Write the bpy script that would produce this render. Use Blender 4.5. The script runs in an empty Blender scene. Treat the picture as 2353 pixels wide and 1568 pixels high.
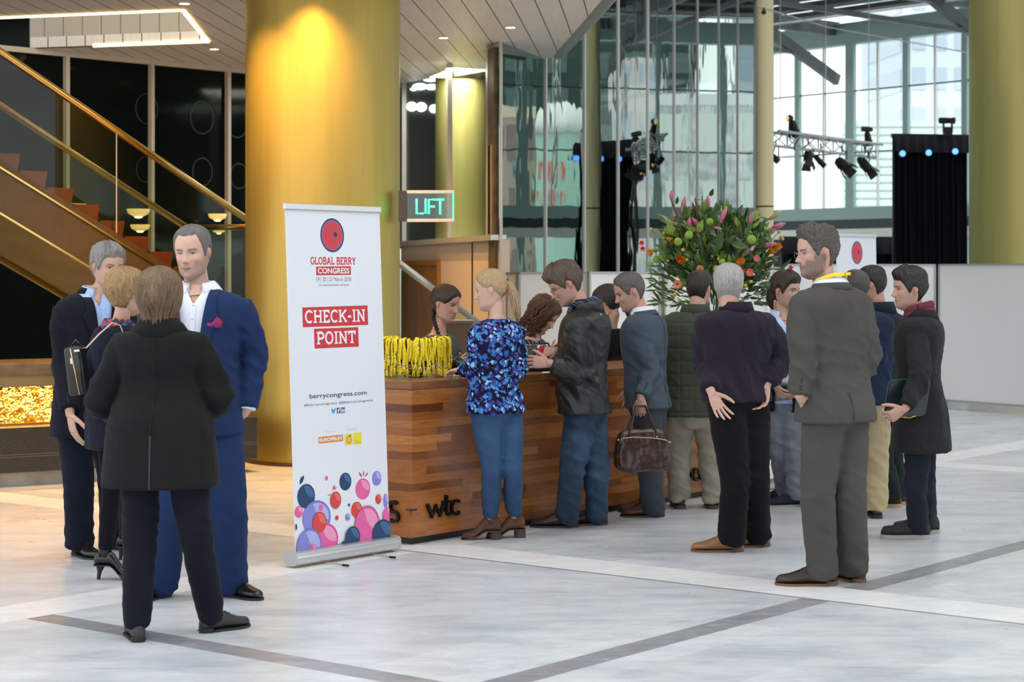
import bpy, bmesh, math, random
import numpy as np
from mathutils import Vector, Matrix, Quaternion
from mathutils.geometry import tessellate_polygon

random.seed(7)
SC = bpy.context.scene
COL = SC.collection
PI = math.pi

# ------------------------------------------------------------------ camera
F = 4433.0            # focal length in pixels of the 2353 px wide frame
EYE = 1.65            # camera height, metres
HOR = 630.0           # row of the horizon
CX = 1176.5
cam_d = bpy.data.cameras.new('camera')
cam = bpy.data.objects.new('camera', cam_d)
COL.objects.link(cam)
cam.location = (0, 0, EYE)
cam.rotation_euler = (PI / 2, 0, 0)
cam_d.sensor_width = 36.0
cam_d.lens = 36.0 * F / 2353.0
cam_d.shift_y = (HOR - 784.0) / 2353.0
cam_d.clip_end = 500
cam_d.dof.use_dof = True
cam_d.dof.focus_distance = 11.3
cam_d.dof.aperture_fstop = 4.5
SC.camera = cam

# ------------------------------------------------------------------ world, sun, sky light, exposure
w = bpy.data.worlds.new('world')
SC.world = w
w.use_nodes = True
nt = w.node_tree
bg = nt.nodes['Background']
tc = nt.nodes.new('ShaderNodeTexCoord')
sep = nt.nodes.new('ShaderNodeSeparateXYZ')
rmp = nt.nodes.new('ShaderNodeValToRGB')
rmp.color_ramp.elements[0].position = 0.485
rmp.color_ramp.elements[0].color = (0.45, 0.45, 0.45, 1)
rmp.color_ramp.elements[1].position = 0.505
rmp.color_ramp.elements[1].color = (0.93, 0.97, 1.0, 1)
mp = nt.nodes.new('ShaderNodeMapRange')
mp.inputs['From Min'].default_value = -1
mp.inputs['From Max'].default_value = 1
nt.links.new(tc.outputs['Generated'], sep.inputs[0])
nt.links.new(sep.outputs['Z'], mp.inputs['Value'])
nt.links.new(mp.outputs[0], rmp.inputs[0])
nt.links.new(rmp.outputs[0], bg.inputs['Color'])
bg.inputs['Strength'].default_value = 1.0

def sun(name, rot, strength, angle, color=(1, 1, 1)):
    l = bpy.data.lights.new(name, 'SUN')
    l.energy = strength
    l.angle = angle
    l.color = color
    o = bpy.data.objects.new(name, l)
    COL.objects.link(o)
    o.rotation_euler = rot
    return o
# soft daylight falling between the added roof slats over the forecourt
sun('daylight', (math.radians(27), 0, math.radians(50)), 1.5, math.radians(50), (1.0, 0.98, 0.95))

SC.view_settings.view_transform = 'Standard'
SC.view_settings.look = 'None'
SC.view_settings.gamma = 1.0
SC.view_settings.use_curve_mapping = False
SC.view_settings.exposure = 0.98
SC.cycles.max_bounces = 8
SC.cycles.caustics_reflective = False
SC.cycles.caustics_refractive = False

# ------------------------------------------------------------------ geometry of the photograph's place
def W(px, py, d):
    return Vector(((px - CX) / F * d, d, EYE - (py - HOR) / F * d))
def dfloor(py, z=0.0):
    return F * (EYE - z) / (py - HOR)
def Wz(px, py, z):
    return W(px, py, F * (EYE - z) / (py - HOR))
def on_line(px, p, t):
    """the point of the plan line p + s t that shows in column px"""
    k = (px - CX) / F
    s = (k * p[1] - p[0]) / (t[0] - k * t[1])
    return Vector((p[0] + s * t[0], p[1] + s * t[1], 0)), s
E1 = Vector((0.622, 0.783, 0)).normalized()
E2 = Vector((-E1.y, E1.x, 0))
UP = Vector((0, 0, 1))

# ------------------------------------------------------------------ tagging and linking
def tag(o, label=None, cat=None, group=None, kind=None):
    if label: o['label'] = label
    if cat: o['category'] = cat
    if group: o['group'] = group
    if kind: o['kind'] = kind
    return o
def empty(name, loc=(0, 0, 0), label=None, cat=None, group=None, kind=None, parent=None):
    o = bpy.data.objects.new(name, None)
    COL.objects.link(o)
    o.location = loc
    o.empty_display_size = 0.1
    if parent: o.parent = parent
    return tag(o, label, cat, group, kind)
def worldloc(o):
    v = Vector((0, 0, 0))
    while o is not None:
        v = v + Vector(o.location)
        o = o.parent
    return v
def link_mesh(name, me, m=None, parent=None, loc=None, smooth=False):
    """me is in world coordinates; loc (or the parent's place) becomes the origin"""
    o = bpy.data.objects.new(name, me)
    COL.objects.link(o)
    base = worldloc(parent) if parent else Vector((0, 0, 0))
    org = Vector(loc) if loc is not None else (base if parent else Vector((0, 0, 0)))
    if org.length > 0:
        me.transform(Matrix.Translation(-org))
    if parent:
        o.parent = parent
        o.location = org - base
    else:
        o.location = org
    if m is not None:
        ms = m if isinstance(m, (list, tuple)) else [m]
        for x in ms: me.materials.append(x)
    if smooth:
        me.polygons.foreach_set('use_smooth', [True] * len(me.polygons))
    me.update()
    return o
def copy_thing(root, loc, rz=None):
    c = root.copy()
    COL.objects.link(c)
    c.location = loc
    if rz is not None: c.rotation_euler = (0, 0, rz)
    for ch in root.children:
        k = ch.copy()
        COL.objects.link(k)
        k.parent = c
    return c

class MB:
    """collects shapes into one mesh"""
    def __init__(s):
        s.v, s.f, s.mi = [], [], []
        s.cm = 0
    def add(s, vs, fs):
        b = len(s.v)
        s.v.extend([tuple(p) for p in vs])
        s.f.extend([tuple(i + b for i in f) for f in fs])
        s.mi.extend([s.cm] * len(fs))
    def box(s, c, h, ax=None):
        """centre, half sizes, axes"""
        c = Vector(c)
        if ax is None: ax = (Vector((1, 0, 0)), Vector((0, 1, 0)), UP)
        vs = []
        for i in (-1, 1):
            for j in (-1, 1):
                for k in (-1, 1):
                    vs.append(c + ax[0] * (i * h[0]) + ax[1] * (j * h[1]) + ax[2] * (k * h[2]))
        s.add(vs, [(0, 1, 3, 2), (4, 6, 7, 5), (0, 4, 5, 1), (2, 3, 7, 6), (0, 2, 6, 4), (1, 5, 7, 3)])
    def bbox(s, c, h, ax=None, b=0.01):
        """box with chamfered edges"""
        c = Vector(c)
        if ax is None: ax = (Vector((1, 0, 0)), Vector((0, 1, 0)), UP)
        bm = bmesh.new()
        bmesh.ops.create_cube(bm, size=2)
        for v in bm.verts: v.co = Vector((v.co.x * h[0], v.co.y * h[1], v.co.z * h[2]))
        bmesh.ops.bevel(bm, geom=list(bm.edges), offset=b, segments=2, affect='EDGES', profile=0.5)
        bm.verts.index_update()
        s.add([c + ax[0] * v.co.x + ax[1] * v.co.y + ax[2] * v.co.z for v in bm.verts],
              [[v.index for v in f.verts] for f in bm.faces])
        bm.free()
    def bar(s, a, b, r1, r2=None, up=UP):
        """rectangular bar from a to b"""
        a, b = Vector(a), Vector(b)
        t = (b - a)
        L = t.length
        t.normalize()
        sd = t.cross(up)
        if sd.length < 1e-4: sd = t.cross(Vector((1, 0, 0)))
        sd.normalize()
        u = sd.cross(t)
        s.box((a + b) / 2, (L / 2, r1, r2 if r2 is not None else r1), (t, sd, u))
    def loft(s, rings, cap=True, closed=True):
        n = len(rings[0])
        vs = [p for r in rings for p in r]
        fs = []
        for i in range(len(rings) - 1):
            for j in range(n if closed else n - 1):
                k = (j + 1) % n
                fs.append((i * n + j, i * n + k, (i + 1) * n + k, (i + 1) * n + j))
        if cap and closed:
            fs.append(tuple(range(n))[::-1])
            fs.append(tuple(range((len(rings) - 1) * n, len(rings) * n)))
        s.add(vs, fs)
    def tube(s, pts, rad, n=8, cap=True, flat=1.0, up=None):
        """round tube through pts with radius (or radii); flat squashes it along its second axis"""
        pts = [Vector(p) for p in pts]
        if not hasattr(rad, '__len__'): rad = [rad] * len(pts)
        rings = []
        ref = Vector(up) if up is not None else None
        prev = None
        for i, p in enumerate(pts):
            t = pts[min(i + 1, len(pts) - 1)] - pts[max(i - 1, 0)]
            if t.length < 1e-9: t = Vector((0, 0, 1))
            t.normalize()
            if prev is None:
                a = (ref if ref is not None else (Vector((0, 0, 1)) if abs(t.z) < 0.9 else Vector((1, 0, 0))))
            else:
                a = prev
            a = a - t * a.dot(t)
            if a.length < 1e-5: a = t.orthogonal()
            a.normalize()
            prev = a
            b = t.cross(a)
            r = rad[i]
            rings.append([p + a * (math.cos(2 * PI * k / n) * r) + b * (math.sin(2 * PI * k / n) * r * flat) for k in range(n)])
        s.loft(rings, cap)
    def cyl(s, c, r, z0, z1, n=32, r2=None):
        c = Vector(c)
        if r2 is None: r2 = r
        s.loft([[Vector((c.x + rr * math.cos(2 * PI * k / n), c.y + rr * math.sin(2 * PI * k / n), z)) for k in range(n)]
                for rr, z in ((r, z0), (r2, z1))])
    def lathe(s, c, prof, n=24, ax=None, cap=True):
        c = Vector(c)
        if ax is None: ax = (Vector((1, 0, 0)), Vector((0, 1, 0)), UP)
        s.loft([[c + ax[0] * (r * math.cos(2 * PI * k / n)) + ax[1] * (r * math.sin(2 * PI * k / n)) + ax[2] * z for k in range(n)]
                for r, z in prof], cap)
    def ell(s, c, r, ax=None, n=12, m=8):
        prof = [(math.sin(PI * i / m), -math.cos(PI * i / m)) for i in range(m + 1)]
        prof[0] = (0.02, -1)
        prof[-1] = (0.02, 1)
        c = Vector(c)
        if ax is None: ax = (Vector((1, 0, 0)), Vector((0, 1, 0)), UP)
        s.loft([[c + ax[0] * (r[0] * q * math.cos(2 * PI * k / n)) + ax[1] * (r[1] * q * math.sin(2 * PI * k / n)) + ax[2] * (r[2] * z)
                 for k in range(n)] for q, z in prof])
    def quad(s, a, b, c, d): s.add([a, b, c, d], [(0, 1, 2, 3)])
    def poly(s, loops, org=Vector((0, 0, 0)), ax=None, t=0.0):
        """planar polygon (first loop outer, others holes) given as 2-D points in axes ax, extruded by t along ax[2]"""
        if ax is None: ax = (Vector((1, 0, 0)), Vector((0, 1, 0)), UP)
        pts = [p for l in loops for p in l]
        tri = tessellate_polygon([[Vector((p[0], p[1], 0)) for p in l] for l in loops])
        P = [org + ax[0] * p[0] + ax[1] * p[1] for p in pts]
        if t == 0.0:
            s.add(P, tri)
            return
        n = len(P)
        fs = [tuple(q) for q in tri] + [tuple(i + n for i in q[::-1]) for q in tri]
        b = 0
        for l in loops:
            m = len(l)
            for i in range(m):
                j = (i + 1) % m
                fs.append((b + i, b + j, b + j + n, b + i + n))
            b += m
        s.add(P + [p + ax[2] * t for p in P], fs)
    def mesh(s, name='mesh', fix=True):
        me = bpy.data.meshes.new(name)
        me.from_pydata(s.v, [], s.f)
        if len(set(s.mi)) > 1: me.polygons.foreach_set('material_index', s.mi)
        if fix:
            bm = bmesh.new()
            bm.from_mesh(me)
            bmesh.ops.recalc_face_normals(bm, faces=bm.faces)
            bm.to_mesh(me)
            bm.free()
        me.update()
        return me
    def build(s, name, m=None, parent=None, loc=None, smooth=False, fix=True, sharp=None):
        o = link_mesh(name, s.mesh(name, fix), m, parent, loc, smooth)
        if sharp is not None:
            try: o.data.set_sharp_from_angle(angle=math.radians(sharp))
            except Exception: pass
        return o

# ------------------------------------------------------------------ materials
MATS = {}
class NT:
    def __init__(s, name):
        s.m = bpy.data.materials.new(name)
        s.m.use_nodes = True
        s.t = s.m.node_tree
        s.b = s.t.nodes['Principled BSDF']
    def n(s, typ, **kw):
        x = s.t.nodes.new('ShaderNode' + typ)
        for k, v in kw.items():
            if k.startswith('i_'):
                x.inputs[k[2:].replace('_', ' ')].default_value = v
            else:
                setattr(x, k, v)
        return x
    def l(s, a, b): s.t.links.new(a, b)
    def coord(s, kind='Object', scale=(1, 1, 1), rot=(0, 0, 0), loc=(0, 0, 0)):
        c = s.n('TexCoord')
        m = s.n('Mapping')
        m.inputs['Scale'].default_value = scale
        m.inputs['Rotation'].default_value = rot
        m.inputs['Location'].default_value = loc
        s.l(c.outputs[kind], m.inputs[0])
        return m.outputs[0]
    def noise(s, vec, scale, detail=3, rough=0.5, dist=0.0):
        x = s.n('TexNoise')
        x.inputs['Scale'].default_value = scale
        x.inputs['Detail'].default_value = detail
        x.inputs['Roughness'].default_value = rough
        x.inputs['Distortion'].default_value = dist
        if vec is not None: s.l(vec, x.inputs['Vector'])
        return x.outputs['Fac']
    def ramp(s, fac, stops, interp='LINEAR'):
        x = s.n('ValToRGB')
        cr = x.color_ramp
        cr.interpolation = interp
        while len(cr.elements) > 1: cr.elements.remove(cr.elements[-1])
        for i, (p, c) in enumerate(stops):
            e = cr.elements[0] if i == 0 else cr.elements.new(p)
            e.position = p
            e.color = (c[0], c[1], c[2], 1)
        s.l(fac, x.inputs[0])
        return x.outputs[0]
    def math(s, op, a, b=None, c=None):
        x = s.n('Math', operation=op)
        for i, q in enumerate((a, b, c)):
            if q is None: continue
            if isinstance(q, (int, float)): x.inputs[i].default_value = q
            else: s.l(q, x.inputs[i])
        return x.outputs[0]
    def mix(s, fac, a, b, mode='MIX'):
        x = s.n('Mix', data_type='RGBA', blend_type=mode)
        for i, q in ((0, fac), (6, a), (7, b)):
            if isinstance(q, (int, float)): x.inputs[i].default_value = q
            elif isinstance(q, tuple): x.inputs[i].default_value = (q[0], q[1], q[2], 1)
            else: s.l(q, x.inputs[i])
        return x.outputs[2]
    def bump(s, h, strength=0.3, dist=0.01):
        x = s.n('Bump')
        x.inputs['Strength'].default_value = strength
        x.inputs['Distance'].default_value = dist
        s.l(h, x.inputs['Height'])
        s.l(x.outputs[0], s.b.inputs['Normal'])
        return x
    def set(s, **kw):
        for k, v in kw.items():
            inp = s.b.inputs[k.replace('_', ' ')]
            if hasattr(v, 'links') or hasattr(v, 'is_linked'): s.l(v, inp)
            else: inp.default_value = v
        return s
def srgb(r, g=None, b=None):
    if g is None: r, g, b = r
    f = lambda c: (c / 255 / 12.92) if c / 255 <= 0.04045 else ((c / 255 + 0.055) / 1.055) ** 2.4
    return (f(r), f(g), f(b))
def rgba(c): return (c[0], c[1], c[2], 1)

def plain(name, c, rough=0.5, metal=0.0, spec=0.5, var=0.0, scale=20, bump=0.0, bscale=200, emit=None, estr=0, alpha=None, coat=0.0, sheen=0.0):
    if name in MATS: return MATS[name]
    t = NT(name)
    t.set(Base_Color=rgba(c), Roughness=rough, Metallic=metal)
    t.b.inputs['Specular IOR Level'].default_value = spec
    if coat: t.b.inputs['Coat Weight'].default_value = coat
    if sheen:
        t.b.inputs['Sheen Weight'].default_value = sheen
        t.b.inputs['Sheen Roughness'].default_value = 0.6
    co = None
    if var or bump: co = t.coord()
    if var:
        f = t.noise(co, scale, 4)
        a = tuple(x * (1 - var) for x in c)
        b = tuple(min(1, x * (1 + var)) for x in c)
        t.l(t.ramp(f, [(0.3, a), (0.7, b)]), t.b.inputs['Base Color'])
    if bump:
        t.bump(t.noise(co, bscale, 3), bump, 0.004)
    if emit is not None:
        t.b.inputs['Emission Color'].default_value = rgba(emit)
        t.b.inputs['Emission Strength'].default_value = estr
    if alpha is not None: t.b.inputs['Alpha'].default_value = alpha
    MATS[name] = t.m
    return t.m
# ================================================================== materials of the setting
TH = math.atan2(E1.y, E1.x)
def floor_material():
    t = NT('marble_floor')
    g = t.coord('Object', rot=(0, 0, -TH))
    s = t.n('SeparateXYZ')
    t.l(g, s.inputs[0])
    a, b = s.outputs[0], s.outputs[1]
    def band(x, lo, hi):
        return t.math('MULTIPLY', t.math('GREATER_THAN', x, lo), t.math('LESS_THAN', x, hi))
    # slabs with their own tone
    br = t.n('TexBrick')
    br.inputs['Scale'].default_value = 1.0
    br.inputs['Brick Width'].default_value = 0.92
    br.inputs['Row Height'].default_value = 0.46
    br.inputs['Mortar Size'].default_value = 0.0016
    br.inputs['Mortar Smooth'].default_value = 0.3
    br.inputs['Bias'].default_value = 0.0
    br.inputs['Color1'].default_value = rgba((0.60, 0.60, 0.60))
    br.inputs['Color2'].default_value = rgba((0.71, 0.70, 0.695))
    br.inputs['Mortar'].default_value = rgba((0.55, 0.55, 0.55))
    t.l(g, br.inputs['Vector'])
    v1 = t.noise(t.coord('Object', rot=(0, 0, -TH), scale=(1.0, 2.6, 1)), 1.6, 7, 0.62, 0.5)
    v2 = t.noise(t.coord('Object', rot=(0, 0, -TH + 0.5), scale=(1, 3, 1)), 5.0, 6, 0.7, 1.2)
    vein = t.ramp(v1, [(0.30, (0.72, 0.75, 0.80)), (0.5, (0.98, 0.98, 0.98)), (0.72, (1.10, 1.10, 1.09))])
    vein2 = t.ramp(v2, [(0.35, (0.86, 0.875, 0.90)), (0.55, (1, 1, 1)), (0.7, (1.06, 1.06, 1.06))])
    base = t.mix(1.0, t.mix(1.0, t.mix(1.0, br.outputs[0], vein, 'MULTIPLY'), vein2, 'MULTIPLY'), (0.92, 0.96, 1.0), 'MULTIPLY')
    white = t.mix(1.0, (0.80, 0.80, 0.80), vein2, 'MULTIPLY')
    dark = t.ramp(v2, [(0.3, (0.20, 0.20, 0.22)), (0.6, (0.31, 0.31, 0.33)), (0.72, (0.50, 0.50, 0.51))])
    mw = band(b, 7.56, 7.93)
    for lo, hi in ((8.63, 9.02), (15.2, 15.6), (21.2, 21.6)):
        mw = t.math('MAXIMUM', mw, band(a, lo, hi))
    mw = t.math('MAXIMUM', mw, t.math('MULTIPLY', band(b, 1.0, 1.4), t.math('GREATER_THAN', a, 9.02)))
    col = t.mix(mw, base, white)
    md = t.math('MULTIPLY', band(a, 5.78, 5.94), t.math('MULTIPLY', t.math('LESS_THAN', b, 7.56), t.math('GREATER_THAN', b, 4.79)))
    md = t.math('MAXIMUM', md, t.math('MULTIPLY', band(b, 4.79, 4.95), t.math('MULTIPLY', t.math('GREATER_THAN', a, 5.78),
          t.math('SUBTRACT', 1.0, band(a, 8.6, 9.02)))))
    md = t.math('MAXIMUM', md, t.math('MULTIPLY', band(b, 3.0, 3.16), t.math('GREATER_THAN', a, 11.5)))
    col = t.mix(md, col, dark)
    ml = t.math('MULTIPLY', band(a, 8.60, 8.625), t.math('LESS_THAN', b, 7.9))
    col = t.mix(ml, col, (0.22, 0.24, 0.26))
    t.l(col, t.b.inputs['Base Color'])
    rr = t.noise(g, 3.0, 4)
    t.l(t.math('MULTIPLY_ADD', rr, 0.16, 0.22), t.b.inputs['Roughness'])
    t.b.inputs['Specular IOR Level'].default_value = 0.45
    return t.m
def plank_wood(name, cols, row=0.072, colw=0.62, rough=0.38):
    t = NT(name)
    g = t.coord('Object', rot=(0, 0, -TH))
    s = t.n('SeparateXYZ')
    t.l(g, s.inputs[0])
    u = t.math('ADD', s.outputs[0], t.math('MULTIPLY', s.outputs[1], 0.37))
    wz = t.noise(g, 1.5, 2)
    z = t.math('ADD', s.outputs[2], t.math('MULTIPLY', wz, 0.02))
    r = t.math('FLOOR', t.math('DIVIDE', z, row))
    wn = t.n('TexWhiteNoise', noise_dimensions='1D')
    t.l(r, wn.inputs['W'])
    c = t.math('FLOOR', t.math('DIVIDE', t.math('ADD', u, t.math('MULTIPLY', wn.outputs[0], 3.0)), colw))
    cmb = t.n('CombineXYZ')
    t.l(c, cmb.inputs[0]); t.l(r, cmb.inputs[1])
    w2 = t.n('TexWhiteNoise', noise_dimensions='2D')
    t.l(cmb.outputs[0], w2.inputs['Vector'])
    n = len(cols)
    pc = t.ramp(w2.outputs[0], [(i / (n - 1), k) for i, k in enumerate(cols)])
    gn = t.noise(t.coord('Object', rot=(0, 0, -TH), scale=(1.2, 1.2, 14)), 4.0, 6, 0.65, 1.4)
    gc = t.ramp(gn, [(0.28, (0.55, 0.5, 0.45)), (0.5, (1, 1, 1)), (0.75, (1.25, 1.22, 1.15))])
    t.l(t.mix(0.85, pc, gc, 'MULTIPLY'), t.b.inputs['Base Color'])
    t.set(Roughness=rough)
    t.bump(gn, 0.12, 0.003)
    return t.m
def soffit_material():
    t = NT('soffit_planks')
    ang = math.atan2(-0.075, 1.0)
    g = t.coord('Object', rot=(0, 0, ang * -1.0))
    s = t.n('SeparateXYZ')
    t.l(g, s.inputs[0])
    x = t.math('FRACT', t.math('DIVIDE', s.outputs[0], 0.232))
    seam = t.math('LESS_THAN', x, 0.05)
    y = t.math('FRACT', t.math('DIVIDE', s.outputs[1], 3.1))
    n = t.noise(t.coord('Object', scale=(6, 0.5, 1)), 6, 4)
    c = t.ramp(n, [(0.3, (0.78, 0.74, 0.68)), (0.7, (0.86, 0.82, 0.76))])
    t.l(t.mix(seam, c, (0.045, 0.04, 0.035)), t.b.inputs['Base Color'])
    t.set(Roughness=0.42)
    t.bump(t.math('SUBTRACT', 1.0, seam), 0.5, 0.006)
    return t.m
def facade_glass():
    """coated mirror glass with the slight waves of toughened panes"""
    t = NT('mirror_glass')
    t.set(Base_Color=(0.27, 0.35, 0.32, 1), Metallic=1.0, Roughness=0.012)
    n1 = t.noise(t.coord('Object', scale=(1, 1, 0.55)), 0.8, 1, 0.4, 0.3)
    n2 = t.noise(t.coord('Object', scale=(1, 1, 0.6)), 3.2, 1, 0.4)
    t.bump(t.math('ADD', n1, t.math('MULTIPLY', n2, 0.22)), 0.085, 0.05)
    return t.m
def thin_glass(name, tint=(1, 1, 1), refl=0.08):
    if name in MATS: return MATS[name]
    t = NT(name)
    tr = t.n('BsdfTransparent')
    tr.inputs[0].default_value = rgba(tint)
    gl = t.n('BsdfGlossy')
    gl.inputs['Roughness'].default_value = 0.03
    mx = t.n('MixShader')
    mx.inputs[0].default_value = refl
    t.l(tr.outputs[0], mx.inputs[1])
    t.l(gl.outputs[0], mx.inputs[2])
    t.l(mx.outputs[0], t.t.nodes['Material Output'].inputs[0])
    MATS[name] = t.m
    return t.m
def gold_metal(name, c, rough, bump=0.05):
    t = NT(name)
    n = t.noise(t.coord('Object', scale=(1, 1, 0.05)), 14, 3)
    a = tuple(x * 0.96 for x in c)
    b = tuple(min(1, x * 1.04) for x in c)
    t.l(t.ramp(n, [(0.3, a), (0.7, b)]), t.b.inputs['Base Color'])
    t.set(Metallic=0.6, Roughness=rough)
    t.bump(t.noise(t.coord('Object', scale=(1, 1, 0.3)), 30, 3), bump, 0.003)
    return t.m
M_floor = floor_material()
M_soffit = soffit_material()
M_facade = facade_glass()
M_wood = plank_wood('counter_wood', [(0.1148, 0.0312, 0.0074), (0.297, 0.096, 0.021), (0.1958, 0.0552, 0.0126), (0.378, 0.1344, 0.0294), (0.243, 0.0744, 0.0158), (0.459, 0.18, 0.0441), (0.27, 0.084, 0.0189)], 0.048, 0.55, 0.28)
M_gold = gold_metal('gold_column', (0.46, 0.35, 0.085), 0.42)
M_gold2 = gold_metal('olive_column', (0.42, 0.37, 0.13), 0.40)
M_gold3 = plain('pale_column', (0.95, 0.83, 0.48), 0.45, 0.0)
M_goldtrim = plain('gold_trim', (0.80, 0.52, 0.16), 0.25, 1.0)
M_goldsoft = plain('gold_panel', (0.42, 0.27, 0.06), 0.42, 0.8, var=0.15, scale=3)
M_bronze = plain('bronze_stringer', (0.10, 0.062, 0.025), 0.4, 0.3, var=0.1, scale=6)
M_darkglass = plain('dark_glass', (0.004, 0.007, 0.006), 0.08, 0.0, 0.07)
M_white = plain('white_paint', (0.80, 0.79, 0.77), 0.45)
M_cream = plain('cream_frame', (0.62, 0.55, 0.46), 0.4)
M_mull = plain('mullion_silver', (0.66, 0.65, 0.62), 0.32, 0.3)
M_black = plain('black', (0.012, 0.012, 0.013), 0.55)
M_blackmat = plain('black_cloth', (0.012, 0.012, 0.016), 0.9, spec=0.1)
M_teal = plain('teal_steel', (0.30, 0.43, 0.41), 0.5)
M_tealdark = plain('teal_dark', (0.03, 0.055, 0.05), 0.6)
M_steel = plain('brushed_steel', (0.55, 0.55, 0.54), 0.35, 0.9)
M_alu = plain('aluminium', (0.60, 0.61, 0.62), 0.34, 0.75)
M_board = plain('white_board', (0.83, 0.83, 0.83), 0.5)
M_greyframe = plain('grey_frame', (0.42, 0.42, 0.42), 0.45, 0.3)
M_granite = plain('dark_granite', (0.035, 0.034, 0.033), 0.38, var=0.45, scale=90)
M_marblebase = plain('plinth_marble', (0.48, 0.46, 0.43), 0.35, var=0.25, scale=4)
M_stoneledge = plain('stone_ledge', (0.16, 0.115, 0.06), 0.5, var=0.3, scale=8)
M_plaster = plain('beige_plaster', (0.74, 0.60, 0.46), 0.7)
M_doorwood = plain('door_wood', (0.33, 0.17, 0.065), 0.45, var=0.12, scale=3)
M_redstep = plain('red_step', (0.26, 0.052, 0.016), 0.45, var=0.1, scale=8)
M_clear = thin_glass('clear_glass', (0.93, 0.97, 0.95), 0.06)
M_railglass = thin_glass('rail_glass', (0.82, 0.87, 0.80), 0.018)
M_warmlamp = plain('warm_lamp', (1, 0.9, 0.75), 0.5, emit=(1.0, 0.72, 0.40), estr=3.5)
M_strip = plain('warm_strip', (1, 0.9, 0.7), 0.5, emit=(1.0, 0.66, 0.26), estr=2.4)

# ================================================================== floor
b = MB()
b.quad((-26, 2, 0), (34, 2, 0), (34, 62, 0), (-26, 62, 0))
tag(b.build('floor', M_floor), kind='structure')
b = MB()
b.quad((-60, 62, -0.02), (160, 62, -0.02), (160, 260, -0.02), (-60, 260, -0.02))
tag(b.build('ground', plain('pavement', (0.45, 0.45, 0.44), 0.8)), kind='structure')

# ================================================================== the low ceiling over the left half, with the stair opening
ZS = 4.25
def S(px, py): return Wz(px, py, ZS)
V3 = Vector((-0.0766, 1, 0)).normalized()
A1, A2 = S(150, 118), S(565, 158)
tA = (A2 - A1).normalized()
def wallA(px): return on_line(px, (A1.x, A1.y), (tA.x, tA.y))[0]
corner = wallA(921)
r_far = S(1280, 130)
r_near = r_far - V3 * 11.5
left_far = A1 - tA * 9.0
SO = [Vector((left_far.x, left_far.y, ZS)), Vector((corner.x, corner.y, ZS)), Vector((r_far.x, r_far.y, ZS)), Vector((r_near.x, r_near.y, ZS)),
      Vector((left_far.x - 1.0, r_near.y, ZS))]
h1, h2, h3 = S(420, 22), S(478, 95), S(70, 110)
hd = (h3 - h2).normalized()
h4 = h1 + hd * (h3 - h2).length * 1.25
h3 = h2 + hd * (h3 - h2).length * 1.25
HO = [h1, h2, h3, h4]
b = MB()
hl = h1 + hd * 9.0
ue = S(70, 110)
OUT = [SO[1], SO[2], SO[3], SO[4], Vector((SO[4].x, hl.y, ZS)), hl, h1, h2, ue]
b.poly([[(p.x, p.y) for p in OUT]], Vector((0, 0, ZS)), t=0.12)
ceil = tag(b.build('ceiling', M_soffit), kind='structure')
b = MB()
b.tube([r_far + Vector((0.02, 0, 0.05)), r_near + Vector((0.02, 0, 0.05))], 0.085, 14)
tag(b.build('ceiling_lip', plain('lip_grey', (0.30, 0.29, 0.27), 0.35, 0.4), ceil), kind='structure')
# upstand wall behind the opening
M_up = NT('upstand_panels')
g = M_up.coord('Object')
sp = M_up.n('SeparateXYZ'); M_up.l(g, sp.inputs[0])
fr = M_up.math('FRACT', M_up.math('DIVIDE', M_up.math('ADD', sp.outputs[0], 0.03), 0.232))
M_up.l(M_up.mix(M_up.math('LESS_THAN', fr, 0.035), (0.50, 0.46, 0.38), (0.05, 0.045, 0.04)), M_up.b.inputs['Base Color'])
b = MB()
u_end = h2 + hd * (S(70, 110) - h2).length
b.box((h2 + u_end) / 2 + Vector((0, 0.05, 0.55)), ((h2 - u_end).length / 2, 0.04, 0.55), (hd, hd.cross(UP), UP))
tag(b.build('wall_upstand', M_up.m), kind='structure')
b = MB()
b.box(u_end + hd * 3.0 + Vector((0, 0.05, 0.9)), (3.0, 0.04, 0.95), (hd, hd.cross(UP), UP))
tag(b.build('wall_upper', M_darkglass), kind='structure')
l = bpy.data.lights.new('stairwell_fill', 'AREA'); l.energy = 32; l.size = 2.5; l.color = (1, 0.86, 0.66)  # unseen area lamp added to brighten the upstand panels
o = bpy.data.objects.new('stairwell_fill', l); COL.objects.link(o)
o.location = (h1 + h4) / 2 + Vector((0, 0, 1.3)); o.rotation_euler = (math.radians(60), 0, 0)
b = MB()
b.box((-7.5, 20, 6.2), (9.0, 7.0, 0.1))
tag(b.build('ceiling_upper', plain('upper_slab', (0.05, 0.05, 0.045), 0.8)), kind='structure')
for q0, q1 in ((h4, h1), (h1, h2), (h2, S(215, 105))):
    b = MB()
    b.bar(q0 + Vector((0, 0, 0.0)), q1, 0.020, 0.016)
    tag(b.build('ceiling_strip_light', M_strip, ceil), kind='structure')

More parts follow.
